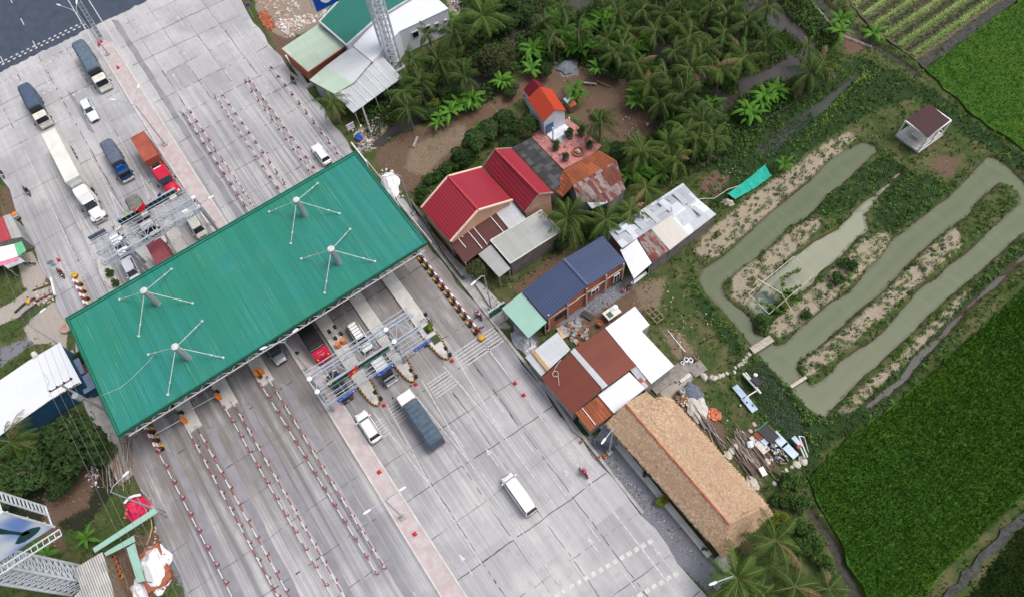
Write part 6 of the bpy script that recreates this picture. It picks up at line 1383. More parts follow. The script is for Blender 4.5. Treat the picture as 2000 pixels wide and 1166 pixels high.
def uvp(px, py):                                            # photo point on the panel plane x = cx_
    r0 = Vector(G(px, py, 0)); o_ = Vector((0, 0, CAMH)); d_ = r0-o_; k = (cx_+.15-o_.x)/d_.x; p = o_+d_*k; return (p.y-cy_, p.z-pz)
shape([uvp(x_, y_) for x_, y_ in ((29,1062),(37,1047),(48,1037),(62,1031),(76,1028),(80,1030),(74,1039),(62,1049),(48,1058),(36,1062))]).build('printed_leaf', DG, t)
shape([uvp(x_, y_) for x_, y_ in ((0,1031),(20,1036),(44,1039),(54,1036),(60,1040),(46,1046),(24,1043),(0,1043),(-20,1040),(-20,1028))]).build('printed_stem', DG, t)
mb = MB()
for dx, zz_ in ((.5, pz-.3), (1.15, pz-.3)): mb.tube((cx_+dx, cy_-12, zz_), (cx_+dx, cy_+.3, zz_), .08, n=5)
for k in range(22): y = cy_+.3-k*.57; mb.tube((cx_+.5, y, pz-.3), (cx_+1.15, y, pz-.3), .04, n=4)
mb.tube((cx_+.1, cy_+.05, pz-.1), (cx_+.1, cy_+.05, pz+6.9), .12, n=6)
mb.build('catwalk', BBW, t)
mb = MB(); zt_ = pz+.2                                       # frame behind the panel with its ladder of struts
for dx in (-1.2, -2.2): mb.tube((cx_+dx, cy_+.0, pz), (cx_+dx, cy_+.0, pz+7), .09, n=5)
for k in range(13): z_ = pz+k*.55; mb.box((cx_-1.7, cy_+.0, z_), (1.0, .06, .2)); 
mb.tube((cx_, cy_, pz+.1), (cx_-2.2, cy_, pz+.1), .08, n=5).tube((cx_, cy_, pz+6.8), (cx_-2.2, cy_, pz+6.8), .08, n=5)
for z_ in (pz+1, pz+3.4, pz+6): mb.tube((cx_-.2, cy_-11, z_), (cx_-.2, cy_, z_), .09, n=5).tube((cx_-.2, by, z_), (bx, by, z_), .14, n=5)
mb.build('back_frame', BBW, t)
# ------------------------------------------------------------------ signs
def board(px, py, h, w, hh, lab, mt, rz=0, z0=1.0, name='sign_board'):
    x, y = G(px, py, h)[:2]; t = thing(name, lab, 'sign', (x, y, 0)); o = MB().box((x, y, z0+hh/2), (.08, w, hh)).build('panel', mt, t)
    for s_ in (-1, 1): MB().tube((x-.08, y+s_*w*.45, 0), (x-.08, y+s_*w*.45, z0+hh), .04, n=5).build('post', STEEL, t)
    return t, x, y, o
t, x, y, o = board(970, 602, 1.6, 2.4, 1.5, 'dark green name board with a white lettered header beside the mint porch', mat('board_green', (.02, .12, .08), .6, .25, 2), z0=.4)
MB().box((x+.03, y, 1.85), (.06, 2.4, .42)).build('white_header', SGW, t); glyphs(y-1.05, y+1.1, 1.85, x+.075, .24, .2, 77).build('header_text', mat('header_ink', (.05, .08, .3), .5), t)
t, x, y, o = board(684, 246, 1.4, 1.25, 1.2, 'white roadside notice board with red frame and blue text lines by the concrete path', SGW, z0=.6)
glyphs(y-.5, y+.5, 1.45, x+.05, .12, .1, 5).build('blue_text', BLUE, t); glyphs(y-.5, y+.5, 1.2, x+.05, .12, .1, 6).build('blue_text', mat('text_teal', (.02, .2, .35), .5), t)
mb = MB().box((x+.05, y, 1.68), (.02, 1.25, .06)).box((x+.05, y, .64), (.02, 1.25, .06)).box((x+.05, y-.6, 1.2), (.02, .06, 1.15)).box((x+.05, y+.6, 1.2), (.02, .06, 1.15)); mb.build('red_frame', RED, t)
x, y = G(483, 10, 2.6)[:2]; t = thing('round_sign', 'round blue no-parking sign with red rim at the top edge of the road', 'road sign', (x, y, 0)); MB().tube((x, y, 0), (x, y, 3.0), .05).build('post', STEEL, t)
d_ = Vector((math.cos(0), 0, .1)).normalized(); o = MB().tube(Vector((x+.06, y, 2.6)), Vector((x+.1, y, 2.6)), .42, n=24).build('red_rim', RED, t); MB().tube(Vector((x+.1, y, 2.6)), Vector((x+.12, y, 2.6)), .33, n=24).build('blue_disc', BLUE, o); MB().box((x+.125, y, 2.6), (.02, .07, .62)).build('red_bar', RED, o)
for px, py, l in ((938, 640, 'small red and blue arrow sign on the yellow end of the striped safety blocks'),):
    x, y = G(px, py, 1.4)[:2]; t = thing('arrow_sign', l, 'road sign', (x, y, 0)); MB().tube((x, y, 0), (x, y, 1.8), .04).build('post', STEEL, t); MB().tube((x+.04, y-.1, 1.5), (x+.07, y-.1, 1.5), .28, n=16).build('disc', RED, t); MB().tube((x+.04, y+.3, 1.25), (x+.07, y+.3, 1.25), .24, n=16).build('disc', BLUE, t)
x, y = G(100, 515, 2.2)[:2]; t = thing('round_sign', 'grey back of a round sign with its small plate at the left crosswalk', 'road sign', (x, y, 0)); MB().tube((x, y, 0), (x, y, 2.8), .05).build('post', STEEL, t); MB().tube((x-.06, y, 2.4), (x-.03, y, 2.4), .42, n=20).build('disc', STEELD, t); MB().box((x-.05, y, 1.75), (.03, .6, .35)).build('plate', STEELD, t)
x, y = G(105, 562, .3)[:2]; t = thing('white_post_beam', 'white steel beam lying along the road edge beside the planted ditch', 'beam', (x, y, 0)); MB().box((x-.2, y, .35), (3.0, .18, .35), R(-8)).build('beam', WHITE, t)
# ================================================================== vegetation
DEADM = mat('dead_frond', (.2, .14, .07), .9, .3, 4)
def leafmat(name, a, b_, tip=None, sc=1.2):
    m, nt, b = nodes(name); v = mapv(nt)
    oi = nt.nodes.new('ShaderNodeObjectInfo')
    f = noise(nt, v, sc, 4, .7); g = noise(nt, v, sc*5, 3, .7)
    c = mixc(nt, a, b_, ramp(nt, f, .35, .65)); c = mixc(nt, c, tip or sc3(b_, 1.7), ramp(nt, g, .52, .72, 0, .7))
    c = mixc(nt, c, sc3(a, .55), math_(nt, 'MULTIPLY', oi.outputs['Random'], .55))
    nt.links.new(c, b.inputs['Base Color']); b.inputs['Roughness'].default_value = .8; b.inputs['Specular IOR Level'].default_value = .1
    return m
PALMM = leafmat('palm_frond', (.05, .095, .016), (.085, .14, .024), (.14, .19, .05)); PALMD = leafmat('palm_frond_dark', (.035, .068, .016), (.06, .1, .022), (.11, .15, .042))
BANM = leafmat('banana_leaf', (.055, .15, .02), (.085, .21, .026), (.17, .32, .05)); BROADM = leafmat('broad_foliage', (.028, .058, .018), (.045, .085, .024), (.08, .125, .035)); OLIVEM = leafmat('olive_foliage', (.05, .062, .024), (.08, .09, .035), (.13, .13, .05))
LIMEM = leafmat('lime_foliage', (.11, .16, .02), (.17, .22, .025), (.26, .3, .04)); BUSHM = leafmat('bush_foliage', (.036, .075, .018), (.056, .11, .024), (.11, .18, .04))
def mk_mesh(name, vs, fs, m_):
    me = bpy.data.meshes.new(name); me.from_pydata([tuple(v_) for v_ in vs], [], fs); me.materials.append(m_); return me
RIBM = mat('frond_rib', (.11, .135, .042), .6, .2)
def palm_crown(seed, nf=19, L=2.9, m_=PALMM):
    rib = []; dead = []
    r = random.Random(seed); vs = []; fs = []
    def quad(a, b_, c, d): i = len(vs); vs.extend([a, b_, c, d]); fs.append((i, i+1, i+2, i+3))
    for k in range(nf):
        az = 2*math.pi*k/nf*2.4+r.uniform(-.25, .25); f0 = len(fs); el = r.choice((1.15, .8, .55, .3, .1, -.25))+r.uniform(-.12, .12); l = L*r.uniform(.75, 1.08); tw = r.uniform(-.3, .3)
        p = Vector((0, 0, 0)); pts = [p.copy()]; n = 11
        for i in range(n):
            e = el-(i/n)**1.3*(1.35+.25*max(el, 0)); p = p+Vector((math.cos(az+tw*i/n)*math.cos(e), math.sin(az+tw*i/n)*math.cos(e), math.sin(e)))*(l/n); pts.append(p.copy())
        for i in range(n):
            a, c = pts[i], pts[i+1]; d = (c-a).normalized(); sd_ = d.cross(Vector((0, 0, 1)));
            if sd_.length < .05: continue
            sd_.normalize(); up = sd_.cross(d); w = .028*(1-i/n)+.01
            rib.append(len(fs)); quad(a-sd_*w+up*.02, a+sd_*w+up*.02, c+sd_*w+up*.02, c-sd_*w+up*.02)
            if i < 1: continue
            for h in range(3):
                b0 = a+(c-a)*(h/3); ll = .66*math.sin(math.pi*min(1, (i+h/3)/n*.86+.14))+.1
                for s_ in (-1, 1):
                    if r.random() < .12: continue
                    out = (sd_*s_*1.0+d*.75-up*(.1+.4*r.random())+Vector((0, 0, -.3))).normalized(); ww = d*.03
                    mid = b0+out*ll*.55; tip_ = b0+out*ll+Vector((0, 0, -.22*ll*(1+r.random())))
                    quad(b0-ww, b0+ww, mid+ww*.9, mid-ww*.9); i0 = len(vs); vs.extend([mid-ww*.9, mid+ww*.9, tip_]); fs.append((i0, i0+1, i0+2))
        if el < -.34 or (k == 2 and seed % 2): dead.append((f0, len(fs)))
    for k in range(5):
        a_ = r.uniform(0, 6.28); q = Vector((math.cos(a_)*.22, math.sin(a_)*.22, -.25)); mb = MB().blob(q, (.12, .12, .14), rough=0, nu=6, nv=4); o = len(vs); vs.extend([Vector(v_) for v_ in mb.v]); fs.extend([tuple(o+i for i in f) for f in mb.f])
    me_ = mk_mesh('fronds', vs, fs, m_); me_.materials.append(RIBM)
    for i in rib: me_.polygons[i].material_index = 1
    me_.materials.append(DEADM)
    for a_, b_ in dead:
        for i in range(a_, b_): me_.polygons[i].material_index = 2
    return me_
def trunk_mesh(h, r0=.17, r1=.1, bend=.35, seed=0, m_=BARK):
    mb = MB(); n = 7; r = random.Random(seed); a = r.uniform(0, 6.28)
    pt = lambda t_: Vector((math.cos(a)*bend*(t_*t_-t_), math.sin(a)*bend*(t_*t_-t_), h*t_))
    for i in range(n): t0, t1 = i/n, (i+1)/n; mb.tube(pt(t0), pt(t1)+Vector((0, 0, .02)), (r0+(r1-r0)*t0)*(1.35 if i == 0 else 1), r0+(r1-r0)*t1, n=8, caps=(i in (0, n-1)))
    return mb.mesh('trunk', [m_])
CROWNS = [palm_crown(s_, nf, L, m_) for s_, nf, L, m_ in ((1, 17, 3.4, PALMM), (2, 20, 3.5, PALMM), (3, 14, 3.0, PALMM), (4, 17, 3.4, PALMD), (5, 15, 3.1, PALMD), (6, 19, 3.5, PALMD))]
PT = trunk_mesh(5.0, seed=2)
def newobj(name, me, parent, loc=(0, 0, 0), sc=1., rz=0):
    o = bpy.data.objects.new(name, me); LINK(o); o.parent = parent; o.location = loc; o.rotation_euler.z = rz; o.scale = (sc,)*3 if not isinstance(sc, tuple) else sc; return o
r3 = random.Random(21)
def palm(px, py, label, h=4.6, s_=1., var=0, group='coconut palms'):
    x, y = G(px, py, h)[:2]; z = gz(x, y)
    t = thing('coconut_palm', label, 'palm tree', (x, y, z), random.uniform(0, 6.28), group)
    s_ *= r3.uniform(.88, 1.2)*(1.08 if px > 780 else 1); c_ = newobj('trunk', PT, t, sc=(1, 1, (h-z)/5.0)); f_ = newobj('fronds', CROWNS[var % 6], t, (0, 0, h-z), (s_, s_, s_*r3.uniform(.75, 1.3)), r3.uniform(0, 6.28)); f_.rotation_euler.x = r3.uniform(-.2, .2)
for i, (px, py, l, h, s_, v_) in enumerate([
    (648, 199, 'lone coconut palm between the road and the ribbed grey shelter', 4.4, .95, 0), (1109, 427, 'big fresh green coconut palm in front of the second red house gable', 5.0, 1.15, 1),
    (1183, 430, 'coconut palm just right of the big fresh one, darker', 4.5, .9, 3), (1232, 412, 'coconut palm at the upper left corner of the patchwork barn', 4.2, .8, 2), (1261, 366, 'coconut palm above the middle of the patchwork barn', 4.2, .9, 0),
    (1253, 300, 'coconut palm right of the rusty barn gable', 4.6, .95, 1), (1340, 258, 'coconut palm in the lower grove beside the bright banana plants', 4.6, .9, 0), (1372, 238, 'coconut palm on the lower grove edge left of the dark swamp', 4.6, .9, 5),
    (1393, 214, 'coconut palm leaning over the dark swamp, left bank', 4.4, .8, 4), (1393, 268, 'coconut palm on the bank above the fence end, larger', 4.6, .95, 0), (1360, 272, 'coconut palm close left of the bank fence', 4.4, .85, 3),
    (1318, 310, 'coconut palm lowest of the grove above the corner of the patchwork barn', 4.4, .9, 2), (1240, 278, 'small coconut palm at the dirt yard edge above the rusty barn', 3.8, .7, 4), (1172, 240, 'coconut palm beside the pink tiled courtyard', 4.2, .85, 3),
    (1268, 165, 'coconut palm at the dirt yard edge, lower of two', 4.6, 1.0, 0), (1245, 126, 'coconut palm at the dirt yard edge, upper of two', 4.6, .95, 0), (1219, 96, 'coconut palm left of the yellow-green tree base', 4.6, .85, 4), (1186, 78, 'coconut palm between two banana clumps north of the yard', 4.6, .9, 3),
    (1317, 100, 'coconut palm in the middle of the grove', 4.8, .95, 4), (1350, 136, 'large coconut palm in the middle of the grove with drooping pale fronds', 5, 1.1, 1), (1310, 175, 'coconut palm in the lower middle of the grove', 4.6, .9, 5), (1325, 49, 'coconut palm in the upper middle of the grove', 4.8, .95, 3),
    (1332, 14, 'coconut palm at the top border, middle of the grove', 4.8, .95, 5), (1255, 18, 'coconut palm at the top border above the yellow-green tree', 4.8, .9, 4), (1280, 62, 'coconut palm right of the yellow-green tree', 4.6, .85, 4), (1389, 18, 'coconut palm at the top border left of the swamp', 4.8, 1.0, 3),
    (1384, 88, 'coconut palm right of the middle of the grove', 4.6, .9, 4), (1414, 66, 'coconut palm with upright fronds by the upper swamp', 5, 1.1, 4), (1450, 116, 'coconut palm standing on a spit in the swamp', 4.8, 1.0, 0), (1500, 13, 'coconut palm at the top border right of the swamp', 4.4, .95, 3), (1494, 84, 'coconut palm by the grassy islet in the swamp', 4.2, .75, 5),
    (1460, 48, 'coconut palm between the upper swamp arms', 4.4, .85, 5), (1408, 135, 'coconut palm on the swamp side of the grove', 4.6, .9, 0), (1608, 124, 'coconut palm on the right swamp bank, right of a pair', 4.6, 1.0, 0), (1580, 143, 'coconut palm on the right swamp bank, left of a pair', 4.4, .95, 5), (1577, 90, 'small brownish palm above the pair on the swamp bank', 3.4, .6, 2),
    (1080, 70, 'coconut palm on the right bank of the canal', 4.6, .9, 4), (1065, 46, 'coconut palm on the canal bank near the top', 4.6, .85, 5), (1098, 14, 'coconut palm at the top border right of the canal', 4.8, .9, 3), (1205, 22, 'coconut palm at the top border between canal and yellow-green tree', 4.6, .85, 5),
    (942, 32, 'large coconut palm with long pale ribs left of the canal at the top', 5.2, 1.3, 1), (885, 66, 'coconut palm by the end of the white building', 4.8, 1.0, 3), (857, 121, 'large drooping coconut palm right of the steel mast', 5.2, 1.15, 5), (805, 118, 'coconut palm hiding the white building wall', 5, 1.0, 4), (820, 160, 'coconut palm beneath the drooping one beside the mast', 4.8, .9, 5),
    (787, 178, 'coconut palm at the foot of the steel mast', 4.8, 1.05, 4), (795, 212, 'lowest coconut palm under the steel mast with hanging fronds', 4.4, .9, 3), (908, 152, 'coconut palm left of the tall olive tree', 4.6, .95, 5), (835, 66, 'coconut palm against the white building corner', 4.6, .8, 4), (892, 118, 'coconut palm between the mast group and the olive tree', 4.6, .85, 4),
    (1514, 1056, 'large coconut palm below the hip end of the thatched house', 5.2, 1.15, 0), (1440, 1128, 'coconut palm by the lamp below the thatched house', 4.6, 1.0, 1), (1551, 1146, 'coconut palm at the bottom border, middle of three', 4.4, .95, 0), (1618, 1150, 'coconut palm at the bottom border, right of three', 4.4, .85, 4), (1480, 1166, 'coconut palm cut by the bottom border', 4.2, .8, 2),
    (24, 862, 'coconut palm reaching over the left border below the white warehouse', 5, 1.15, 0), (-30, 900, 'coconut palm mostly beyond the left border', 5, 1.1, 3), (1300, 148, 'coconut palm in the dense core of the grove, upper', 4.8, 1.0, 4), (1335, 190, 'coconut palm in the dense core of the grove, lower', 4.8, 1.0, 5), (1290, 205, 'coconut palm between dirt yard and lower grove', 4.5, .9, 3), (1345, 75, 'coconut palm in the upper core of the grove', 4.8, 1.0, 0), (1225, 62, 'coconut palm just under the yellow-green tree', 4.4, .8, 4), (1295, 28, 'coconut palm right of the yellow-green tree at the top', 4.8, .9, 3), (1370, 108, 'coconut palm on the right side of the grove core', 4.8, 1.0, 5), (1205, 105, 'coconut palm beside the banana clump north of the yard', 4.3, .85, 3), (1355, 225, 'coconut palm at the left swamp corner', 4.6, .95, 4), (1305, 282, 'coconut palm above the lowest grove palm', 4.4, .9, 1), (1420, 30, 'coconut palm at the top between grove and swamp', 4.8, .95, 5), (1130, 60, 'coconut palm above the bananas by the canal', 4.5, .85, 4),
    (1163, -10, 'coconut palm cut by the top border above the canal', 4.8, .95, 4), (1290, -12, 'coconut palm cut by the top border above the grove', 4.8, .95, 5), (1440, -8, 'coconut palm cut by the top border above the swamp', 4.8, .95, 3)]):
    palm(px, py, l, h, s_, v_)
def banana_mesh(seed, n=8, L=1.75):
    r = random.Random(seed); vs = []; fs = []
    for k in range(n):
        az = 2*math.pi*k/n+r.uniform(-.3, .3); el = r.uniform(.5, 1.2); l = L*r.uniform(.8, 1.15); p = Vector((0, 0, 1.2)); m_ = 7; pts = [p.copy()]
        for i in range(m_): e = el-(i/m_)*1.7; p = p+Vector((math.cos(az)*math.cos(e), math.sin(az)*math.cos(e), math.sin(e)))*(l/m_); pts.append(p.copy())
        sd_ = Vector((-math.sin(az), math.cos(az), 0)); b0 = len(vs)
        for i, q in enumerate(pts): w = .2*math.sin(math.pi*min(.97, i/m_*.9+.08))**.6*(1+r.uniform(-.15, .15)); vs.extend([q-sd_*w+Vector((0, 0, -.09)), q, q+sd_*w+Vector((0, 0, -.09))])
        for i in range(m_):
            a = b0+3*i; fs.extend([(a, a+1, a+4, a+3), (a+1, a+2, a+5, a+4)])
    return mk_mesh('leaves', vs, fs, BANM)
BANS = [banana_mesh(s_, n) for s_, n in ((1, 6), (2, 7), (3, 6))]
BST = MB().tube((0, 0, 0), (0, 0, 1.3), .13, .08, n=8).mesh('stem', [mat('banana_stem', (.14, .17, .06), .7, .3, 3)])
r_ = random.Random(11)
def banana(px, py, label, n=3, sp=.8, s_=1.):
    for k in range(n):
        x, y = G(px, py, 1.4)[:2]; x += r_.uniform(-sp, sp)*(n > 1); y += r_.uniform(-sp, sp)*(n > 1); z = gz(x, y)
        q = s_*r_.uniform(1.0, 1.5); t = thing('banana_plant', label, 'banana plant', (x, y, z), r_.uniform(0, 6.28), 'banana plants '+label.split(' growing ')[-1])
        t.scale = (q,)*3; newobj('leaves', BANS[r_.randrange(3)], t); newobj('stem', BST, t)
for px, py, l, n in ((1039, 98, 'on the dirt yard side of the canal', 4), (1065, 92, 'right of the canal bend', 3), (1144, 88, 'north of the gravel heap', 4), (1157, 52, 'in the clump below the top border', 5), (1262, 72, 'around the yellow-green tree', 6), (1165, 130, 'beside the round dark bush', 2), (1121, 184, 'right of the small orange-roofed house', 2), (982, 157, 'below the olive tree', 2), (922, 193, 'on the left dirt bank', 4), (1029, 134, 'beside the canal at the yard corner', 2), (949, 248, 'on the dirt slope behind the hedge', 2),
                     (1245, 192, 'at the right edge of the dirt yard', 3), (1317, 203, 'bright in the lower grove', 4), (1315, 232, 'bright, lowest in the grove', 4), (1389, 190, 'left of the swamp', 2), (1632, 45, 'by the vegetable field corner', 2), (1640, 64, 'yellowish by the vegetable field path', 1), (1517, 182, 'in the bright row below the swamp, right end', 5), (1490, 194, 'in the bright row below the swamp, middle', 5), (1460, 220, 'in the bright row below the swamp, left end', 4), (1531, 320, 'near the upper end of the sandy strip', 1), (1708, 62, 'beside the field ditch', 1),
                     (1232, 342, 'right of the rusty barn', 3), (1281, 340, 'below the courtyard palm', 3), (885, 202, 'right of the mast palms', 3), (872, 226, 'on the dirt slope right of the mast', 2), (926, 190, 'beside the left canal', 2), (886, 44, 'behind the white building', 2), (165, 1050, 'single in the rough ground by the billboard', 1), (92, 1085, 'under the billboard mast', 1), (855, 238, 'low on the ditch bank', 1), (1085, 30, 'above the canal bend', 2), (1210, 60, 'in the middle of the north clump', 4), (1100, 60, 'between canal and north clump', 3), (1120, 92, 'on the north edge of the dirt yard', 4), (1180, 40, 'left of the yellow-green tree', 4), (1340, 235, 'near the lower swamp corner', 3), (1325, 180, 'in the grove above the bright clump', 3), (1240, 100, 'at the foot of the yellow-green tree', 3)):
    banana(px, py, 'bright green banana plant growing '+l, n)
def crown_mesh(seed, R_, H_, n, m_, leaf=.17, lobes=9, flat=.75, name='crown'):
    r = np.random.default_rng(seed); cs = []
    for k in range(lobes):
        a = r.uniform(0, 6.28); d = R_*r.uniform(.25, .68) if k else 0; cs.append((d*math.cos(a), d*math.sin(a), H_*r.uniform(.35, .8), R_*r.uniform(.3, .52)))
    cs = np.array(cs); k = r.integers(0, lobes, n); dr = r.normal(size=(n, 3)); dr /= np.linalg.norm(dr, axis=1)[:, None]; dr[:, 2] = np.where(r.random(n) < .75, np.abs(dr[:, 2]), dr[:, 2])
    rad = cs[k, 3]*(.72+.34*r.random(n)**.6); c = cs[k, :3]+dr*rad[:, None]*np.array([1, 1, flat])
    nrm = dr*.6+r.normal(size=(n, 3))*.55+np.array([0, 0, .35]); nrm /= np.linalg.norm(nrm, axis=1)[:, None]
    u = np.cross(nrm, r.normal(size=(n, 3))); u /= np.linalg.norm(u, axis=1)[:, None]; w = np.cross(nrm, u); s_ = leaf*(.6+.8*r.random(n))[:, None]
    V_ = np.stack([c-u*s_, c-w*s_*.55, c+u*s_, c+w*s_*.55], 1).reshape(-1, 3)
    me = bpy.data.meshes.new(name); me.vertices.add(4*n); me.vertices.foreach_set('co', V_.ravel()); me.loops.add(4*n); me.loops.foreach_set('vertex_index', np.arange(4*n)); me.polygons.add(n)
    me.polygons.foreach_set('loop_start', np.arange(n)*4); me.polygons.foreach_set('loop_total', np.full(n, 4)); me.update(); me.materials.append(m_); return me
def limbs_mesh(h, R_, seed=0):
    mb = MB(); r = random.Random(seed); mb.tube((0, 0, 0), (0, 0, h*.55), .14, .1, n=7)
    for k in range(5): a = r.uniform(0, 6.28); mb.tube((0, 0, h*.5), (math.cos(a)*R_*.5, math.sin(a)*R_*.5, h*r.uniform(.7, .95)), .075, .03, n=5)
    return mb.mesh('trunk', [BARK])
TRC = {'dark': [crown_mesh(s_, 1.9, 2.6, 2600, BROADM, .15) for s_ in (1, 2, 3)], 'olive': [crown_mesh(s_, 1.9, 3.4, 2600, OLIVEM, .13, 11) for s_ in (4, 5)], 'lime': [crown_mesh(6, 1.6, 2.4, 2200, LIMEM, .14)], 'bush': [crown_mesh(s_, .9, 1.1, 900, BUSHM, .11, 7, .9) for s_ in (7, 8, 9)]}
TRK = limbs_mesh(3.0, 1.5)
def tree(px, py, label, kind='dark', s_=1., h=2.4, nm='broadleaf_tree', cat='tree', group=None, sx=1.):
    x, y = G(px, py, h)[:2]; z = gz(x, y); t = thing(nm, label, cat, (x, y, z), r_.uniform(0, 6.28), group); t.scale = (s_*sx, s_, s_)
    base = .3 if kind != 'bush' else 0; ms = TRC[kind]; newobj('crown', ms[r_.randrange(len(ms))], t, (0, 0, base)); newobj('trunk', TRK, t, sc=1 if kind != 'bush' else .3); return t
for px, py, l, k, s_, h in ((962, 103, 'tall olive-green tree beside the canal above the dirt yard', 'olive', 1.55, 3.6), (982, 80, 'olive tree crown touching the canal bend', 'olive', 1.1, 3.4), (1235, 42, 'bright yellow-green tree near the top of the grove', 'lime', 1.1, 3.6), (1186, 122, 'round dark tree at the upper edge of the dirt yard', 'dark', .85, 2.4), (1209, 138, 'small dark tree next to the round one at the dirt yard', 'dark', .7, 2), (1254, 160, 'dark tree among the yard-edge palms', 'dark', .75, 2.2), (1168, 214, 'light green bushy tree left of the courtyard palm', 'lime', .6, 2.0),
    (990, 232, 'dark tree left of the small orange-roofed house', 'dark', 1.15, 2.4), (1030, 236, 'dark tree beside the wall of the small orange-roofed house', 'dark', .9, 2), (958, 256, 'dark tree in the middle of the hedge behind the red houses', 'dark', 1.1, 2.2), (931, 280, 'dark tree above the coping of the first red house', 'dark', 1.2, 2.2), (990, 277, 'dark tree right of the hedge by the fibre cement roof', 'dark', .9, 2), (905, 300, 'dark tree at the left end of the high hedge', 'dark', .9, 1.8), (1024, 262, 'small grey-green tree by the courtyard steps', 'olive', .7, 2),
    (841, 182, 'pale green tree among the mast palms', 'lime', .95, 3.2), (1212, 295, 'dark round tree right of the courtyard corner', 'dark', .95, 2), (1173, 408, 'dark tree behind the big fresh palm', 'dark', .8, 2), (1212, 418, 'dark tree between the palms left of the patchwork barn', 'dark', .8, 2), (1148, 440, 'low dark tree below the rusty barn', 'dark', .8, 1.8), (1100, 470, 'dark tree at the foot of the big fresh palm', 'dark', .8, 1.6),
    (932, 527, 'olive shrub-like tree in front of the grey sheet lean-to', 'olive', .75, 1.8), (150, 858, 'very large dense green tree left of the canopy corner', 'dark', 2.2, 4), (92, 868, 'dark tree under the warehouse wall', 'dark', 1.4, 3), (60, 910, 'dark tree in the left grove below the warehouse', 'dark', 1.7, 3), (178, 872, 'dark green tree between the dense one and the power poles', 'dark', 1.1, 3), (20, 945, 'dark tree at the left border above the billboard', 'dark', 1.5, 2.6), (110, 935, 'dark tree below the very large one', 'dark', 1.2, 2.4), (150, 690, 'dark tree squeezed between warehouse and canopy', 'dark', .7, 2),
    (1022, 20, 'dark tree left of the canal near the top', 'dark', 1.2, 2.6), (985, 45, 'dark tree between large palm and canal', 'dark', 1.2, 2.6), (1060, 130, 'dark tree at the top of the dirt yard', 'dark', .8, 2), (1330, 215, 'dark tree in the lower grove', 'dark', 1.0, 2.2), (1300, 255, 'dark tree at the grove foot right of the dirt yard', 'dark', 1.0, 2.2), (1290, 225, 'dark tree edging the dirt yard on its right', 'dark', .9, 2.2), (880, 170, 'dark tree behind the pale tree by the mast', 'dark', 1.1, 2.6), (828, 205, 'dark tree under the mast palms', 'dark', 1.0, 2.2), (1000, 0, 'dark tree at the top border left of the canal', 'dark', 1.3, 2.6), (1290, 120, 'dark tree in the grove core', 'dark', 1.0, 2.4), (1370, 170, 'dark tree at the swamp edge of the grove', 'dark', .8, 2),
    (1297, 972, 'green shrub growing at the gravel-side eaves of the thatched house', 'lime', .5, 1.6), (1000, 170, 'dark tree where the left bank meets the yard', 'dark', .7, 2)):
    tree(px, py, l, k, s_, h)
for i, (px, py, s_) in enumerate(((838, 352, 1.2), (852, 343, 1.3), (866, 333, 1.3), (880, 322, 1.3), (826, 368, 1.2), (820, 385, 1.0), (890, 310, 1.2), (903, 318, 1.1))):
    tree(px, py, 'dark clipped bush in the hedge along the first red house', 'bush', s_, .8, 'hedge_bush', 'bush', 'hedge bushes along the first red house')
for px, py, l, s_, k in ((1527, 982, 'bush at the garden corner of the thatched house', 1.2, 'bush'), (1522, 1012, 'yellowish green bush by the hip end of the thatched house', 1.3, 'lime'), (1537, 938, 'pale green bush above the thatched house corner', 1.1, 'bush'), (1545, 940, 'leafy bush at the rice field corner', 1.4, 'bush'), (1560, 990, 'bush on the rice field ditch below the corner', 1.4, 'bush'), (1575, 1030, 'bush midway along the rice field ditch', 1.4, 'bush'), (1590, 1065, 'bush along the rice field ditch above the bottom palms', 1.3, 'bush'), (1540, 1035, 'dark bush right of the large bottom palm', 1.3, 'bush'), (1560, 1075, 'dark bush between bottom palm and ditch', 1.3, 'bush'), (1610, 1100, 'bush beside the ditch near the bottom border', 1.3, 'bush'), (1375, 1070, 'tiny bush at the veranda end of the thatched house', .5, 'bush'), (1262, 925, 'small tuft at the veranda wall of the thatched house', .5, 'bush'),
    (1530, 835, 'low bush under the blue sheet in the garden', .5, 'bush'), (1488, 630, 'round green bush at the lower end of the inner pond', 1.3, 'bush'), (1532, 585, 'yellow flowering bush over the bamboo frame', 1.1, 'lime'), (1545, 570, 'vine-covered bush at the bamboo frame', 1.0, 'bush'), (1515, 600, 'leafy bush left of the flowering one', 1.0, 'bush'), (1577, 613, 'round bush on the pond bank right of the frame', .9, 'bush'), (1660, 520, 'creeping bush spilling into the middle channel', 1.3, 'bush'), (1640, 545, 'dark bush on the middle channel bank', 1.2, 'bush')):
    tree(px, py, l, k, s_ if k == 'bush' else s_*.5, .6, 'shrub', 'shrub')
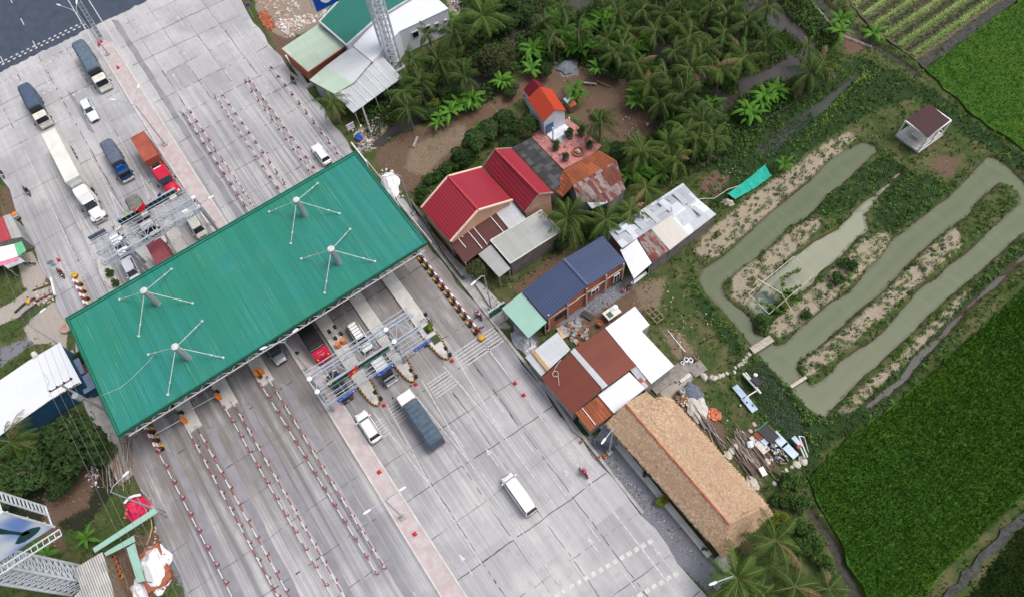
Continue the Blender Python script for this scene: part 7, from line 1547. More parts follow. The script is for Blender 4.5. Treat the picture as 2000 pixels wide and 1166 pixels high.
# clipped bushes on the far island and potted trees in the pink courtyard
for px, py, l, s_ in ((215, 533, 'round clipped bush on the crosswalk island, upper of two', .8), (226, 552, 'round clipped bush on the crosswalk island, lower of two', .75)):
    x, y = G(px, py, .8)[:2]; t = thing('clipped_bush', l, 'bush', (x, y, .3)); t.scale = (s_,)*3; newobj('crown', TRC['bush'][0], t); newobj('trunk', TRK, t, sc=.25)
x, y = G(840, 640, .8)[:2]; t = thing('clipped_bush', 'bright yellow-green plant in the upper bed of the striped island', 'bush', (x, y, .4)); t.scale = (.38,)*3; newobj('crown', TRC['lime'][0], t); newobj('trunk', TRK, t, sc=.3)
for px, py, l in ((581, 688, 'small potted plant standing on the pink median beside the coach'), (352, 805, 'small plant in a pot at the tip of the leftmost island'), (510, 735, 'yellowish plant at the head of the barrier rails near the silver car')):
    x, y = G(px, py, .5)[:2]; t = thing('potted_plant', l, 'potted plant', (x, y, .13)); newobj('crown', TRC['bush'][2], t, (0, 0, .2), .35); MB().lathe((x, y, .13), [(.14, 0), (.2, .3), (.17, .3)], 10).build('pot', OFFW, t)
court = [(1040,262),(1078,240),(1110,233),(1175,285),(1160,300),(1100,332),(1040,270)]
mb = MB(); mb.prism(PP(court), -.3, .05); struct(mb, 'courtyard_pavement', mat('pink_tiles', (.42, .17, .16), .8, .25, 1.2, dirt=.35, dirtcol=(.3, .27, .25)))
for px, py, l, s_ in ((1086, 285, 'left one nearest the fibre cement roof', .75), (1113, 262, 'tall leafy one at the upper left', .85), (1136, 257, 'dark one at the top right', .72), (1105, 305, 'lowest one by the rusty barn', .6), (1152, 282, 'right one with bare branches', .6)):
    x, y = G(px, py, .8)[:2]; t = thing('potted_tree', 'small potted tree in the pink courtyard, '+l, 'potted tree', (x, y, .05)); newobj('crown', TRC['bush'][r_.randrange(3)], t, (0, 0, .45), (s_, s_, s_*1.35)); newobj('trunk', TRK, t, sc=.32); MB().lathe((x, y, .05), [(.35, 0), (.5, .32), (.46, .34), (.4, .3)], 14).build('pot', mat('dark_pot', (.08, .06, .05), .7), t)
x, y = G(1129, 297, .2)[:2]; t = thing('stone_basin', 'round brick-rimmed basin with rocks in the pink courtyard', 'basin', (x, y, .05)); MB().lathe((x, y, .05), [(.85, 0), (.85, .25), (.65, .25), (.65, .08)], 16).build('brick_rim', TERRA, t); MB().blob((x, y, .3), (.4, .35, .3), seed=3).build('rockery', STONE, t)
# ------------------------------------------------------------------ ground vegetation (uncountable)
def tufts(name, P, H_, W_, cols, label, up=.9, per=3, jit=.12, zof=None, cat='grass'):
    n = len(P); r = rng; k = n*per; Q = np.repeat(P, per, 0)+r.normal(0, jit, (k, 2)); Z = np.repeat(zof, per) if zof is not None else sample(GZ, Q)
    a = r.uniform(0, 6.28, k); ln = r.uniform(0, 1, k); h = H_*r.uniform(.5, 1.2, k); w = W_*r.uniform(.6, 1.2, k)
    d = np.stack([np.cos(a), np.sin(a)], 1); s_ = np.stack([-np.sin(a), np.cos(a)], 1)
    b0 = np.column_stack([Q-s_*w[:, None]*.5, Z]); b1 = np.column_stack([Q+s_*w[:, None]*.5, Z]); off = d*(h*(1-up+.35*ln))[:, None]
    m1 = np.column_stack([Q+off*.5+s_*w[:, None]*.55, Z+h*.65]); m0 = np.column_stack([Q+off*.5-s_*w[:, None]*.55, Z+h*.65]); tp = np.column_stack([Q+off*1.4, Z+h*(.8+.2*up)])
    V_ = np.stack([b0, b1, m1, tp, m0], 1).reshape(-1, 3)
    me_ = bpy.data.meshes.new(name); me_.vertices.add(5*k); me_.vertices.foreach_set('co', V_.ravel()); me_.loops.add(5*k); me_.loops.foreach_set('vertex_index', np.arange(5*k)); me_.polygons.add(k); me_.polygons.foreach_set('loop_start', np.arange(k)*5); me_.polygons.foreach_set('loop_total', np.full(k, 5))
    for m_ in cols: me_.materials.append(m_)
    cl = (hnoise(Q, .55 if cat == 'grass' else .12, 9)*.9+r.normal(0, .35 if cat == 'grass' else .2, k)); me_.polygons.foreach_set('material_index', np.clip(((cl+1)/2*len(cols)).astype(int), 0, len(cols)-1)); me_.update()
    o = bpy.data.objects.new(name, me_); LINK(o); return tag(o, label, cat, kind='stuff')
def near_road(P): return (P[:, 1] > -30.2) & (P[:, 1] < 17)
BLD = []
for o in list(scene.objects):
    if o.get('category') in ('house', 'barn', 'shed', 'warehouse', 'shop', 'building', 'annex', 'pavilion'):
        for ch in o.children:
            if ch.name.startswith('wall') or ch.name.startswith('floor'):
                v_ = np.array([v.co[:2] for v in ch.data.vertices])+np.array(o.location[:2]); BLD.append((v_.min(0), v_.max(0)))
def clearof(P):
    ok = ~near_road(P)
    for lo, hi in BLD: ok &= ~((P[:, 0] > lo[0]-.1) & (P[:, 0] < hi[0]+.1) & (P[:, 1] > lo[1]-.1) & (P[:, 1] < hi[1]+.1))
    return ok
GR = [leafmat('grass_deep', (.035, .085, .022), (.05, .11, .026)), leafmat('grass_mid', (.055, .12, .026), (.075, .15, .032)), leafmat('grass_olive', (.1, .125, .035), (.13, .15, .045)), leafmat('grass_light', (.1, .18, .04), (.15, .24, .05))]
P = rng.uniform((-145, -48), (28, 104), (80000, 2)); W_ = {k: sample(w, P) for k, w in CW.items()}; wet = sample(np.clip((.3-wj)/.9, 0, 1), P)
bare = np.maximum.reduce([W_['dirt'], W_['straw'], W_['sand']*.8, W_['gravel']*1.0, W_['rubble'], W_['path']]); dens = (1-bare)**1.5*np.clip(.62+.4*hnoise(P, .4, 4), .1, 1)
inrice = np.minimum(sdf(P, RICE1), np.minimum(sdf(P, RICE2), sdf(P, VEG)))
keep = clearof(P) & (rng.random(len(P)) < dens) & (wet < .45) & (inrice > .1)
tufts('weeds', P[keep], .34, .12, GR, 'rough weeds and grass covering the open ground between houses, ponds and trees', per=3, jit=.16)
P = rng.uniform((-110, 16), (28, 104), (46000, 2)); lush = sample(CW['lush'], P); mud = sample(CW['mud'], P); sand = sample(CW['sand'], P); wet = sample(np.clip((.3-wj)/.9, 0, 1), P); edge = np.clip(1-np.abs(sample(wj, P)-.8)/1.0, 0, 1)*(P[:, 0] > -62)
d_ = np.clip(lush*.55+mud*.4*np.clip(.5+hnoise(P, .5, 2), 0, 1)+edge*.75+sand*.75*(hnoise(P, 1.2, 8) > -.05), 0, 1)
inrice = np.minimum(sdf(P, RICE1), np.minimum(sdf(P, RICE2), sdf(P, VEG)))
keep = clearof(P) & (rng.random(len(P)) < d_) & (wet < .35) & (inrice > .2)
def leafy(name, P, H_, s_, m_, label, per=14, spread=.3, z=None):
    n = len(P); k = n*per; r = rng; hh = np.repeat(H_*r.uniform(.4, 1.2, n), per); dr = r.normal(size=(k, 3)); dr /= np.linalg.norm(dr, axis=1)[:, None]; dr[:, 2] = np.abs(dr[:, 2])
    sp = np.repeat(r.uniform(.5, 1.2, n), per)*spread; Z = np.repeat(sample(GZ, P) if z is None else np.full(n, z), per)
    c = np.column_stack([np.repeat(P, per, 0)+dr[:, :2]*sp[:, None], Z+.04+dr[:, 2]*hh]); nrm = dr*.7+r.normal(size=(k, 3))*.5+np.array([0, 0, .5]); nrm /= np.linalg.norm(nrm, axis=1)[:, None]
    u = np.cross(nrm, r.normal(size=(k, 3))); u /= np.linalg.norm(u, axis=1)[:, None]; w = np.cross(nrm, u); q = (s_*r.uniform(.5, 1.3, k))[:, None]
    V_ = np.stack([c-u*q, c-w*q*.6, c+u*q, c+w*q*.6], 1).reshape(-1, 3); me_ = bpy.data.meshes.new(name); me_.vertices.add(4*k); me_.vertices.foreach_set('co', V_.ravel()); me_.loops.add(4*k); me_.loops.foreach_set('vertex_index', np.arange(4*k)); me_.polygons.add(k); me_.polygons.foreach_set('loop_start', np.arange(k)*4); me_.polygons.foreach_set('loop_total', np.full(k, 4))
    for mm in m_: me_.materials.append(mm)
    mi = np.repeat(np.clip(((hnoise(P, .6, 12)+r.normal(0, .4, n)+1)/2*len(m_)).astype(int), 0, len(m_)-1), per); me_.polygons.foreach_set('material_index', mi); me_.update()
    o = bpy.data.objects.new(name, me_); LINK(o); return tag(o, label, 'undergrowth', kind='stuff')
leafy('undergrowth', P[keep], .45, .11, [BUSHM, BUSHM, GR[3], GR[1]], 'low leafy undergrowth along the pond banks and beneath the palms')
GP_ = inpoly_pts(PP(CLS['mud'][1][0]), 5200); GP_ = GP_[(sample(np.clip((.3-wj)/.9, 0, 1), GP_) < .3) & (sample(CW['dirt'], GP_) < .3) & clearof(GP_)]
leafy('undergrowth', GP_, 1.0, .17, [BROADM, BUSHM, GR[1], PALMM], 'dense dark undergrowth filling the palm grove', per=13, spread=.55)
LOTP = inpoly_pts(PP(LOTUS), 1500); leafy('lotus_leaves', LOTP, .12, .1, [leafmat('lotus_dull', (.04, .075, .045), (.06, .1, .055)), BROADM], 'dull green lotus and weeds covering the small garden pond', per=5, spread=.3, z=-.47)
DP = inpoly_pts(PP([(1590,245),(1635,195),(1690,135),(1700,142),(1660,190),(1610,245)]), 700); leafy('water_hyacinth', DP, .3, .14, [BUSHM, GR[3], BROADM], 'dark leafy water plants filling the upper end of the ditch', per=8, spread=.35, z=-.4)
DP = inpoly_pts(PP([(1480,285),(1530,245),(1590,215),(1590,235),(1520,290),(1495,303)]), 260); leafy('duckweed', DP, .05, .1, [BUSHM], 'scattered floating weed on the dark ditch below', per=5, spread=.3, z=-.47)
DP = rng.uniform((-110, -60), (28, 104), (60000, 2)); DP = DP[(rng.random(len(DP)) < np.maximum(sample(CW['straw'], DP), sample(CW['dirt'], DP)*.45)) & clearof(DP)]
tufts('dry_straw', DP, .12, .09, [mat('straw_pale', (.4, .33, .24), .9, .3, 3), mat('straw_brown', (.2, .14, .09), .9, .3, 3), mat('earth_clod', (.1, .065, .045), .95, .3, 3)], 'dry straw, husks and clods lying over the bare earth', up=.2, per=3, jit=.25)
# rice
RC = [leafmat('rice_deep', (.03, .1, .002), (.036, .112, .002), (.036, .112, .002), .3), leafmat('rice_mid', (.042, .122, .002), (.05, .132, .002), (.05, .132, .002), .3), leafmat('rice_yellow', (.07, .148, .003), (.08, .155, .003), (.08, .155, .003), .3)]
def rice(poly, n, name, lab):
    P = inpoly_pts(poly, n); P = P[(P[:, 0] < 34) & (P[:, 1] < 112)]; P[:, 0] = np.where(rng.random(len(P)) < .85, P[:, 0], np.round(P[:, 0]/.45)*.45); tufts(name, P, .15, .035, RC, lab, per=3, jit=.1, zof=np.full(len(P), .15), cat='rice'); 
rice(RICE1, 44000, 'rice_crop', 'deep green rice crop filling the upper right field'); RC = [leafmat('rice_shade_deep', (.026, .086, .002), (.03, .094, .002), (.03, .094, .002), .3)]+RC[:2]+[leafmat('rice_pale', (.058, .13, .002), (.065, .138, .003), (.065, .138, .003), .3)]
rice(RICE2, 105000, 'rice_crop', 'deep green rice crop filling the large lower right field')
P = inpoly_pts(RICE3, 5000); P = P[(P[:, 0] < 40)]; tufts('weeds', P, .3, .13, GR, 'weedy edge of a field in the bottom right corner', per=3)
# vegetable rows along the y direction
mb = MB(); rows = []
Vp = np.array(VEG); x0, x1, y0, y1 = Vp[:, 0].min(), Vp[:, 0].max(), Vp[:, 1].min(), Vp[:, 1].max(); A_, B_ = Vector(G(1790, 118)[:2]), Vector(G(1985, -20)[:2]); dv = (B_-A_).normalized(); nv = Vector((-dv.y, dv.x))
pts = []; pt2 = []
for k in range(16):
    d_ = .9+k*1.25; a = A_+nv*d_-dv*12
    tt = rng.uniform(0, 44, 4600 if k % 2 == 0 else 1500); ww = rng.normal(0, .16 if k % 2 == 0 else .3, len(tt)); Q = np.column_stack([a.x+dv.x*tt+nv.x*ww, a.y+dv.y*tt+nv.y*ww]); Q = Q[sdf(Q, VEG) < -.3]; (pts if k % 2 == 0 else pt2).append(Q)
PL = np.vstack(pts); tufts('lettuce_rows', PL, .2, .15, [leafmat('lettuce_a', (.26, .4, .1), (.34, .5, .14)), leafmat('lettuce_b', (.38, .52, .18), (.44, .56, .2))], 'pale green vegetable rows in the striped field at the top right', up=.4, per=2, jit=.05, zof=np.full(len(PL), .05), cat='vegetables')
PL = np.vstack(pt2); tufts('weed_rows', PL, .16, .1, GR[:3], 'dark weedy furrows between the pale vegetable rows', up=.4, per=2, jit=.1, zof=np.full(len(PL), .05), cat='vegetables')
# loose litter, rubble
def scatter(name, polys, n, size, m_, lab, z0=None, cat='rubble', seed=1):
    mb = MB(); r = random.Random(seed)
    for pl_, k in zip(polys, n if isinstance(n, (list, tuple)) else [n]*len(polys)):
        Q = inpoly_pts(PP(pl_), k)
        for i, (x, y) in enumerate(Q):
            s_ = size*r.uniform(.4, 1.6); z = (gz(x, y) if z0 is None else z0); a = r.uniform(0, 3.1); mb.box((x, y, z+s_*.25), (s_*r.uniform(.7, 1.6), s_, s_*.6), a, r.randrange(len(m_)), top=r.uniform(.5, .9))
    o = mb.build(name, m_); return tag(o, lab, cat, kind='stuff')
WHS = mat('white_litter', (.62, .62, .62), .8); PKS = mat('pink_litter', (.5, .3, .27), .8); BLS = mat('blue_litter', (.07, .11, .2), .7); DKS = mat('dark_litter', (.06, .055, .05), .9)
scatter('rubble_pile', [[(535,42),(560,35),(600,28),(622,30),(640,18),(650,28),(600,48),(585,60),(572,75),(560,68),(540,52)], [(500,0),(560,-10),(600,20),(540,40)]], [300, 80], .3, [WHS, STONE, STONE, PKS], 'heap of broken pale rubble at the roadside by the blue board', seed=2)
scatter('brick_heap', [[(505,22),(522,22),(537,52),(528,60),(515,50),(505,32)]], [260], .24, [mat('fresh_brick', (.5, .14, .07), .8), TERRA], 'heap of orange-red bricks beside the road at the top', cat='bricks', seed=3)
scatter('litter', [[(686,250),(720,240),(742,250),(735,290),(700,296)], [(740,330),(765,330),(790,390),(775,395)], [(880,0),(900,-5),(900,25),(885,25)], [(715,235),(760,205),(765,225),(730,255)]], [170, 90, 40, 60], .2, [WHS, BLS, DKS, PKS, STONE], 'mixed rubbish on the bank between the road and the dirt yard', cat='litter', seed=4)
scatter('litter', [[(1300,560),(1400,600),(1440,680),(1330,690),(1290,620)], [(1215,210),(1250,250),(1240,285),(1210,260)], [(1410,330),(1440,310),(1440,340),(1390,380)], [(1150,735),(1380,760),(1440,840),(1420,850),(1330,790)]], [34, 24, 40, 26], .11, [WHS, PKS, STONE], 'small pale scraps lying in the gardens', cat='litter', seed=5)
scatter('litter', [[(275,925),(300,910),(310,960),(290,960)], [(300,1010),(325,1000),(335,1050),(300,1060)], [(160,895),(192,895),(192,960),(170,950)], [(65,560),(110,540),(112,585),(75,600)], [(50,580),(75,565),(75,590),(55,595)]], [20, 60, 90, 60, 20], .17, [STONE, PKS, WHS, DKS, BLS], 'scraps and stones on the left roadside verge', cat='litter', seed=6)
scatter('gravel_chips', [[(1150,860),(1200,890),(1380,1110),(1340,1080),(1200,930)], [(1090,600),(1200,560),(1240,545),(1150,620)]], [500, 220], .07, [STONE, DKS, mat('slate_chip', (.12, .13, .16), .9)], 'loose chips over the dark gravel', cat='gravel', seed=7)
# ================================================================== yard things
def stones(px0, label, group, pts, s_=.32, m_=STONE):
    for i, (px, py) in enumerate(pts):
        x, y = G(px, py, .1)[:2]; r = random.Random(i*7+px0); k = s_*r.uniform(.7, 1.5)
        solo(MB().blob((x, y, gz(x, y)+.05), (k*r.uniform(.8, 1.3), k*.8, .1), seed=i+px0, nu=7, nv=5), 'stepping_stone', [m_], label, 'stepping stone', group)
stones(1, 'pale stepping stone in the curved path from the slabs to the plank bridge', 'stepping stones of the upper garden path', [(1378,737),(1388,738),(1398,736),(1406,734),(1413,731),(1421,728),(1428,726),(1435,725),(1437,716),(1444,712),(1449,708),(1455,703),(1459,697),(1464,691)], .28)
stones(2, 'pale stepping stone in the short path below the woodpile garden', 'stepping stones of the lower garden path', [(1451,848),(1467,841),(1478,841),(1446,858),(1442,865),(1438,872),(1474,828),(1437,870)], .3)
stones(3, 'small stepping stone in the trail leading down to the rice field', 'stepping stones of the field trail', [(1547,911),(1536,918),(1531,925),(1527,928),(1520,936),(1513,944)], .25)
for px, py, k, l in ((1557, 906, .55, 'rounded pale rock left of the pair by the metal stand'), (1568, 899, .6, 'larger pale rock right of the pair by the metal stand'), (1471, 943, .8, 'big pale rock against the eaves of the thatched house'), (1499, 900, .45, 'pale rock right of the woodpile'), (1437, 870, .45, 'flat stone at the woodpile top'), (1429, 880, .5, 'flat stone beside the thatched eaves'), (1422, 888, .55, 'square flat stone touching the thatched eaves'), (1375, 734, .5, 'large flat stone where the garden path begins'), (1393, 737, .45, 'second large flat stone of the garden path')):
    x, y = G(px, py, .2)[:2]; solo(MB().blob((x, y, gz(x, y)+.12), (k, k*.75, .28), seed=px), 'rock', [STONE], l, 'rock')
def plank(a, b_, w, h, lab, m_=WOOD, z=None, nm='plank', cat='plank'):
    p, q = Vector(G(*a)), Vector(G(*b_)); d = (q-p).normalized(); n_ = Vector((-d.y, d.x, 0))*w/2; z = z if z is not None else .12
    return solo(MB().prism([tuple((p+n_)[:2]), tuple((p-n_)[:2]), tuple((q-n_)[:2]), tuple((q+n_)[:2])], z-h, z), nm, [m_], lab, cat)
plank((1468,686), (1507,661), .9, .12, 'wide weathered plank bridge across the pond channel', mat('pale_plank', (.36, .32, .27), .85, .2, 3), .2, 'plank_bridge', 'footbridge'); plank((1544,756), (1574,737), .38, .1, 'narrow pale plank bridge to the tip of the planted strip', mat('narrow_plank', (.45, .4, .33), .85, .2, 3), .2, 'plank_bridge', 'footbridge')
CP = mat('old_paving', (.24, .21, .19), .9, .25, 2, dirt=.4)
for a, b_, w, l in (((1275,762), (1310,735), 1.3, 'lowest brownish paving slab beside the white-roofed house'), ((1305,745), (1328,728), .9, 'small paving slab between the two long ones'), ((1312,738), (1350,708), 1.6, 'mottled concrete pad in the garden path'), ((1350,728), (1374,712), 1.5, 'square concrete cover at the head of the garden path'), ((1328,745), (1348,731), .5, 'short concrete curb block edging the mottled pad')):
    plank(a, b_, w, .15, l, CP if 'curb' not in l else CONCL, .12+.01*w, 'paving_slab', 'paving slab')
GALV = mat('blue_grey_sheet', (.25, .33, .42), .45, .15, 2, metal=.3)
for (a, b_, w, l) in (((1434,755), (1454,778), .75, 'blue-grey metal sheet lying in the garden, upper piece'), ((1452,777), (1474,804), .85, 'blue-grey metal sheet lying in the garden, lower piece')):
    plank(a, b_, w, .05, l, GALV, .3, 'metal_sheet', 'metal sheet')
for (a, b_, w, l) in (((1508,848), (1532,873), 1.0, 'pale blue metal trough, upper length'), ((1529,870), (1553,894), .9, 'pale blue metal trough, lower length')):
    plank(a, b_, w, .1, l, mat('pale_blue_metal', (.27, .34, .43), .4, .1, 3, metal=.3), .5, 'metal_trough', 'trough')
x, y = G(1490, 850, .6)[:2]; t = thing('chicken_coop', 'open-topped dark coop with green edge and rusty panel in the garden', 'coop', (x, y, 0)); x1, y1 = G(1500, 847, .6)[:2]
MB().box((x1, y1, .35), (2.0, 1.3, .7), R(5)).build('bin', BLACK, t); MB().box((x1-1.0, y1+.1, .75), (.12, 1.7, .12)).build('green_edge', mat('coop_green', (.02, .2, .08), .6), t); x2, y2 = G(1487, 853, .6)[:2]; MB().box((x2-.3, y2, .5), (1.0, .9, .1), R(5)).build('rusty_panel', R_RUST, t); MB().box((x2+.6, y2+.1, .5), (.7, .9, .1), R(5)).build('grey_panel', GALV, t); MB().tube((x1-.8, y1+.7, .75), (x1+1.2, y1+.7, .75), .05).build('rail', WOOD, t)
x, y = G(1488, 872, .3)[:2]; t = thing('concrete_tray', 'pale concrete tray with two slots beside the coop', 'tray', (x, y, 0)); MB().box((x, y, .2), (1.5, 1.0, .4), 0).build('tray', CONCL, t); MB().box((x-.25, y, .42), (.14, .7, .06)).box((x+.3, y, .42), (.14, .7, .06)).build('slot', OFFW, t)
for k, (px, py, dx) in enumerate(((1471, 858, .9), (1478, 864, .5), (1477, 856, .5), (1483, 861, .55))):
    x, y = G(px, py, .2)[:2]; solo(MB().box((x, y, .15), (dx, dx*.7, .35), .3*k, top=.85), 'concrete_block', [CONCL], 'loose pale concrete block left of the slotted tray', 'block', 'loose blocks by the coop')
x, y = G(1519, 880, .3)[:2]; mb = MB(); r = random.Random(9)
for k in range(60): mb.box((x+r.gauss(0, .75), y+r.gauss(0, .6), .1+r.random()*.3), (r.uniform(.15, .7), r.uniform(.1, .35), .12), r.uniform(0, 3), r.randrange(4))
tag(mb.build('scrap_pile', [STONE, CP, BLS, DKS]), 'pile of broken boards, stones and blue scraps below the trough', 'scrap pile', kind='stuff')
def sticks(px, py, n, L, sp, ang, lab, m_, seed, nm='woodpile'):
    r = random.Random(seed); x, y = G(px, py, .2)[:2]; mb = MB()
    for k in range(n):
        a = ang+r.gauss(0, .1); c = Vector((x+r.gauss(0, sp*1.1), y+r.gauss(0, sp), .08+r.random()*.3)); d = Vector((math.cos(a), math.sin(a), r.uniform(-.03, .03)))*L*r.uniform(.3, .6); mb.tube(c-d, c+d, r.uniform(.025, .07), n=5, mi=r.randrange(len(m_)))
    tag(mb.build(nm, m_), lab, 'woodpile', kind='stuff')
WD2 = mat('grey_wood', (.3, .27, .25), .9, .3, 4); WD3 = mat('brown_wood', (.17, .11, .08), .9, .3, 4)
sticks(1465, 890, 60, 4.2, .75, R(-6), 'big pile of old timber poles beside the thatched house', [WD2, WD3, WOOD], 3); sticks(1372, 820, 16, 2.4, .35, R(-5), 'small bundle of poles by the white sheet behind the thatched house', [WD2, WD3], 4); sticks(1400, 852, 14, 3.0, .3, R(-8), 'poles lying along the thatched eaves', [WD2, WD3], 5)
sticks(232, 905, 30, 4.6, 1.1, R(-12), 'loose bundle of dry poles and reeds in the scrub below the canopy corner', [mat('dry_reed', (.2, .13, .08), .9, .3, 5), WD3, WD2], 6, 'reed_bundle'); sticks(240, 1130, 26, 3, .5, R(-5), 'dry sticks between the clay jars and the mint strip', [mat('dry_reed2', (.2, .14, .09), .9, .3, 5), WD3], 7, 'reed_bundle')
x, y = G(1465, 868, .6)[:2]; solo(MB().blob((x, y, .65), (.4, .4, .3), seed=4), 'white_sack', [WHITE], 'white sack lying on top of the big timber pile', 'sack'); x, y = G(1534, 922, .3)[:2]
plank((1483,915), (1492,931), .6, .12, 'pale board lying on the end of the timber pile', CREAM, .65)
def cloth_pile(px, py, rx, ry, rz, lab, m_, nm='tarp_heap', seed=1, rot=0):
    x, y = G(px, py, rz*.5)[:2]; mb = MB(); n = 26; m = 12; vs = []; fs = []
    for j in range(m+1):
        for i in range(n):
            a = 2*math.pi*i/n; q = j/m; w = 1+.22*mnoise.noise(Vector((math.cos(a)*1.5, math.sin(a)*1.5, seed)))*(q+.3)+.09*math.sin(a*7+seed)*q; h = rz*(1-q**2.2)*(1+.5*mnoise.noise(Vector((math.cos(a)*q*2.2, math.sin(a)*q*2.2, seed*3.))))
            X, Y = math.cos(a)*rx*q*w, math.sin(a)*ry*q*w; X, Y = X*math.cos(rot)-Y*math.sin(rot), X*math.sin(rot)+Y*math.cos(rot); vs.append((x+X, y+Y, max(.02, h)+.02))
    for j in range(m): fs += [(j*n+i, (j+1)*n+i, (j+1)*n+(i+1) % n, j*n+(i+1) % n) for i in range(n)]
    mb.add(vs, fs); return mb, x, y
def tarpthing(lab, cat, *a, m_=WHITE, nm='tarp_heap', **k):
    mb, x, y = cloth_pile(*a, lab, m_, **k); return solo(mb, nm, [m_], lab, cat, smooth=False), x, y
tarpthing('white tarpaulin heap against the right end of the canopy', 'tarpaulin', 762, 358, 2.3, 1.2, .8, m_=mat('white_tarp', (.72, .71, .71), .6, .05, 3, bmp=.5), seed=2, rot=R(-20))
tarpthing('off-white plastic sheet spread behind the thatched house', 'plastic sheet', 1362, 795, 1.9, 1.1, .35, m_=mat('dusty_sheet', (.48, .45, .4), .8, .15, 3, bmp=.5), seed=5, rot=R(-25)); tarpthing('crumpled silvery foil sheet at the kerb beside the mint porch', 'plastic sheet', 1022, 664, 2.3, 1.1, .5, m_=mat('foil', (.4, .41, .43), .4, .3, 4, metal=.3, bmp=.8), seed=6, rot=R(-5))
tarpthing('blue-grey stone chip heap beside the white plastic sheet', 'gravel heap', 1356, 766, 1.3, 1.0, .35, m_=mat('slate_heap', (.13, .15, .19), .95, .4, 8, bmp=.8), seed=7, nm='gravel_heap'); tarpthing('round blue-grey gravel heap in the dirt yard', 'gravel heap', 1107, 129, 1.5, 1.3, .5, m_=mat('blue_gravel', (.17, .19, .22), .95, .35, 9, bmp=.8), seed=8, nm='gravel_heap')
scatter('coconut_husk_heap', [[(1382,800),(1395,796),(1408,806),(1408,818),(1395,822),(1384,815)]], [230], .13, [mat('orange_husk', (.6, .2, .1), .8), mat('orange_husk2', (.5, .16, .08), .8)], 'heap of bright orange brick bits on the garden grass', z0=0, cat='bricks', seed=12)
scatter('husk_heap', [[(1316,775),(1338,768),(1350,780),(1345,795),(1325,790)]], [120], .16, [WD3, TERRA, STONE], 'brown husk heap under the thatched eaves', z0=0, cat='husks', seed=13)
scatter('scrap_heap', [[(1095,640),(1125,625),(1150,640),(1150,660),(1130,675),(1105,660)]], [130], .42, [GALV, CONC, WD3, CP, WD2, DKS, R_RUST], 'heap of old sheet metal and boards between the brick house and the grey-roofed shop', z0=0, cat='scrap', seed=14)
# left corner: bricks with tarp, red tarp, jars
mb, x, y = cloth_pile(297, 1105, 2.6, 1.75, 1.3, '', None, seed=9, rot=R(-8))
t = thing('brick_stack', 'stack of orange bricks beside the mint strip, mostly under a white tarpaulin', 'bricks', (x, y, 0)); BRK = mat('hollow_bricks', (.33, .11, .065), .85, .3, 5, bmp=.6)
MB().prism([(x-2.0, y-1.3), (x+2.3, y-1.5), (x+2.6, y+.4), (x+2.2, y+1.3), (x-2.0, y+1.4)], 0, .55).build('bricks', BRK, t); mb2 = MB(); r = random.Random(2)
for k in range(130): a = r.uniform(0, 6.28); mb2.box((x+.3+math.cos(a)*2.4*r.uniform(.75, 1.05), y+math.sin(a)*1.5*r.uniform(.75, 1.1), .1+r.random()*.5), (.3, .15, .14), r.uniform(0, 3))
mb2.build('loose_bricks', BRK, t)
tag(mb.build('tarpaulin', mat('white_tarp_cover', (.72, .73, .75), .55, .06, 2, bmp=.6)), 'white torn tarpaulin thrown over the orange brick stack', 'tarpaulin').location = (0, 0, 0)
tarpthing('smaller white covered heap just below the tarped bricks', 'tarpaulin', 270, 1154, 1.5, .9, .7, m_=mat('white_tarp2', (.66, .66, .66), .6, .08, 3, bmp=.6), seed=11)
mb, x, y = cloth_pile(263, 991, 1.5, 1.45, .95, '', None, seed=13, rot=R(10)); t = thing('tarp_tent', 'crimson tarpaulin with yellow letters tied over a heap by the mint roof', 'tarpaulin', (x, y, 0)); mb.build('cloth', mat('crimson_tarp', (.62, .02, .09), .6, .15, 2, bmp=.5), t)
me_t = glyphs(y-.95, y+.2, 0, 0, .36, .26, 31, words=False); me_t.v = [(x-1.0+.75+(b_-y)*-.9+c*1.0, b_-.35+c*.5, .98-.22*abs(b_-y)) for a, b_, c in me_t.v]; me_t.build('yellow_letters', mat('letter_yellow', (.75, .6, .25), .7), t)
w_ = MB(); w_.path([G(243,982,.8), G(252,972,.9), G(262,968,.9), G(275,966,.8)], .16, 6).build('white_hem', WHITE, t)
mb = MB(); mb.path([G(268,972,1.0), G(285,995,1.2), G(295,1015,1.6), G(297,1030,1.6), G(292,1050,1.4), G(286,1063,1.2)], .055, 6); solo(mb, 'bamboo_hoop', [mat('bamboo', (.42, .3, .16), .7)], 'bent tan bamboo pole arching from the crimson tarp to the white tarp', 'pole')
mb = MB(); mb.tube(G(275,955,.5), G(294,976,.3), .12, n=6); solo(mb, 'log', [WD2], 'pale log beside the crimson tarpaulin', 'log')
def jar(px, py, lab, m_=TERRA, s_=1., grp=None):
    x, y = G(px, py, .4)[:2]; z = max(0, gz(x, y)); t = thing('clay_jar', lab, 'jar', (x, y, z), 0, grp); k = s_
    MB().lathe((x, y, z), [(.22*k, 0), (.36*k, .25*k), (.34*k, .5*k), (.24*k, .62*k), (.29*k, .68*k), (.21*k, .69*k), (.2*k, .5*k)], 14).build('body', m_, t); MB().lathe((x, y, z+.48*k), [(.2*k, 0), (.2*k, .02)], 12).build('dark_inside', BLACK, t)
for i, (px, py) in enumerate(((221, 1088), (224, 1097), (228, 1107), (231, 1116))): jar(px, py, 'terracotta jar in the row beside the corrugated shed', TERRA, .85, 'terracotta jars beside the corrugated shed')
jar(236, 1125, 'amber jar at the lower end of the jar row', mat('amber_clay', (.35, .14, .03), .6), .9); jar(229, 1153, 'pale green glazed basin below the jar row', mat('green_glaze', (.25, .4, .36), .4), 1.2)
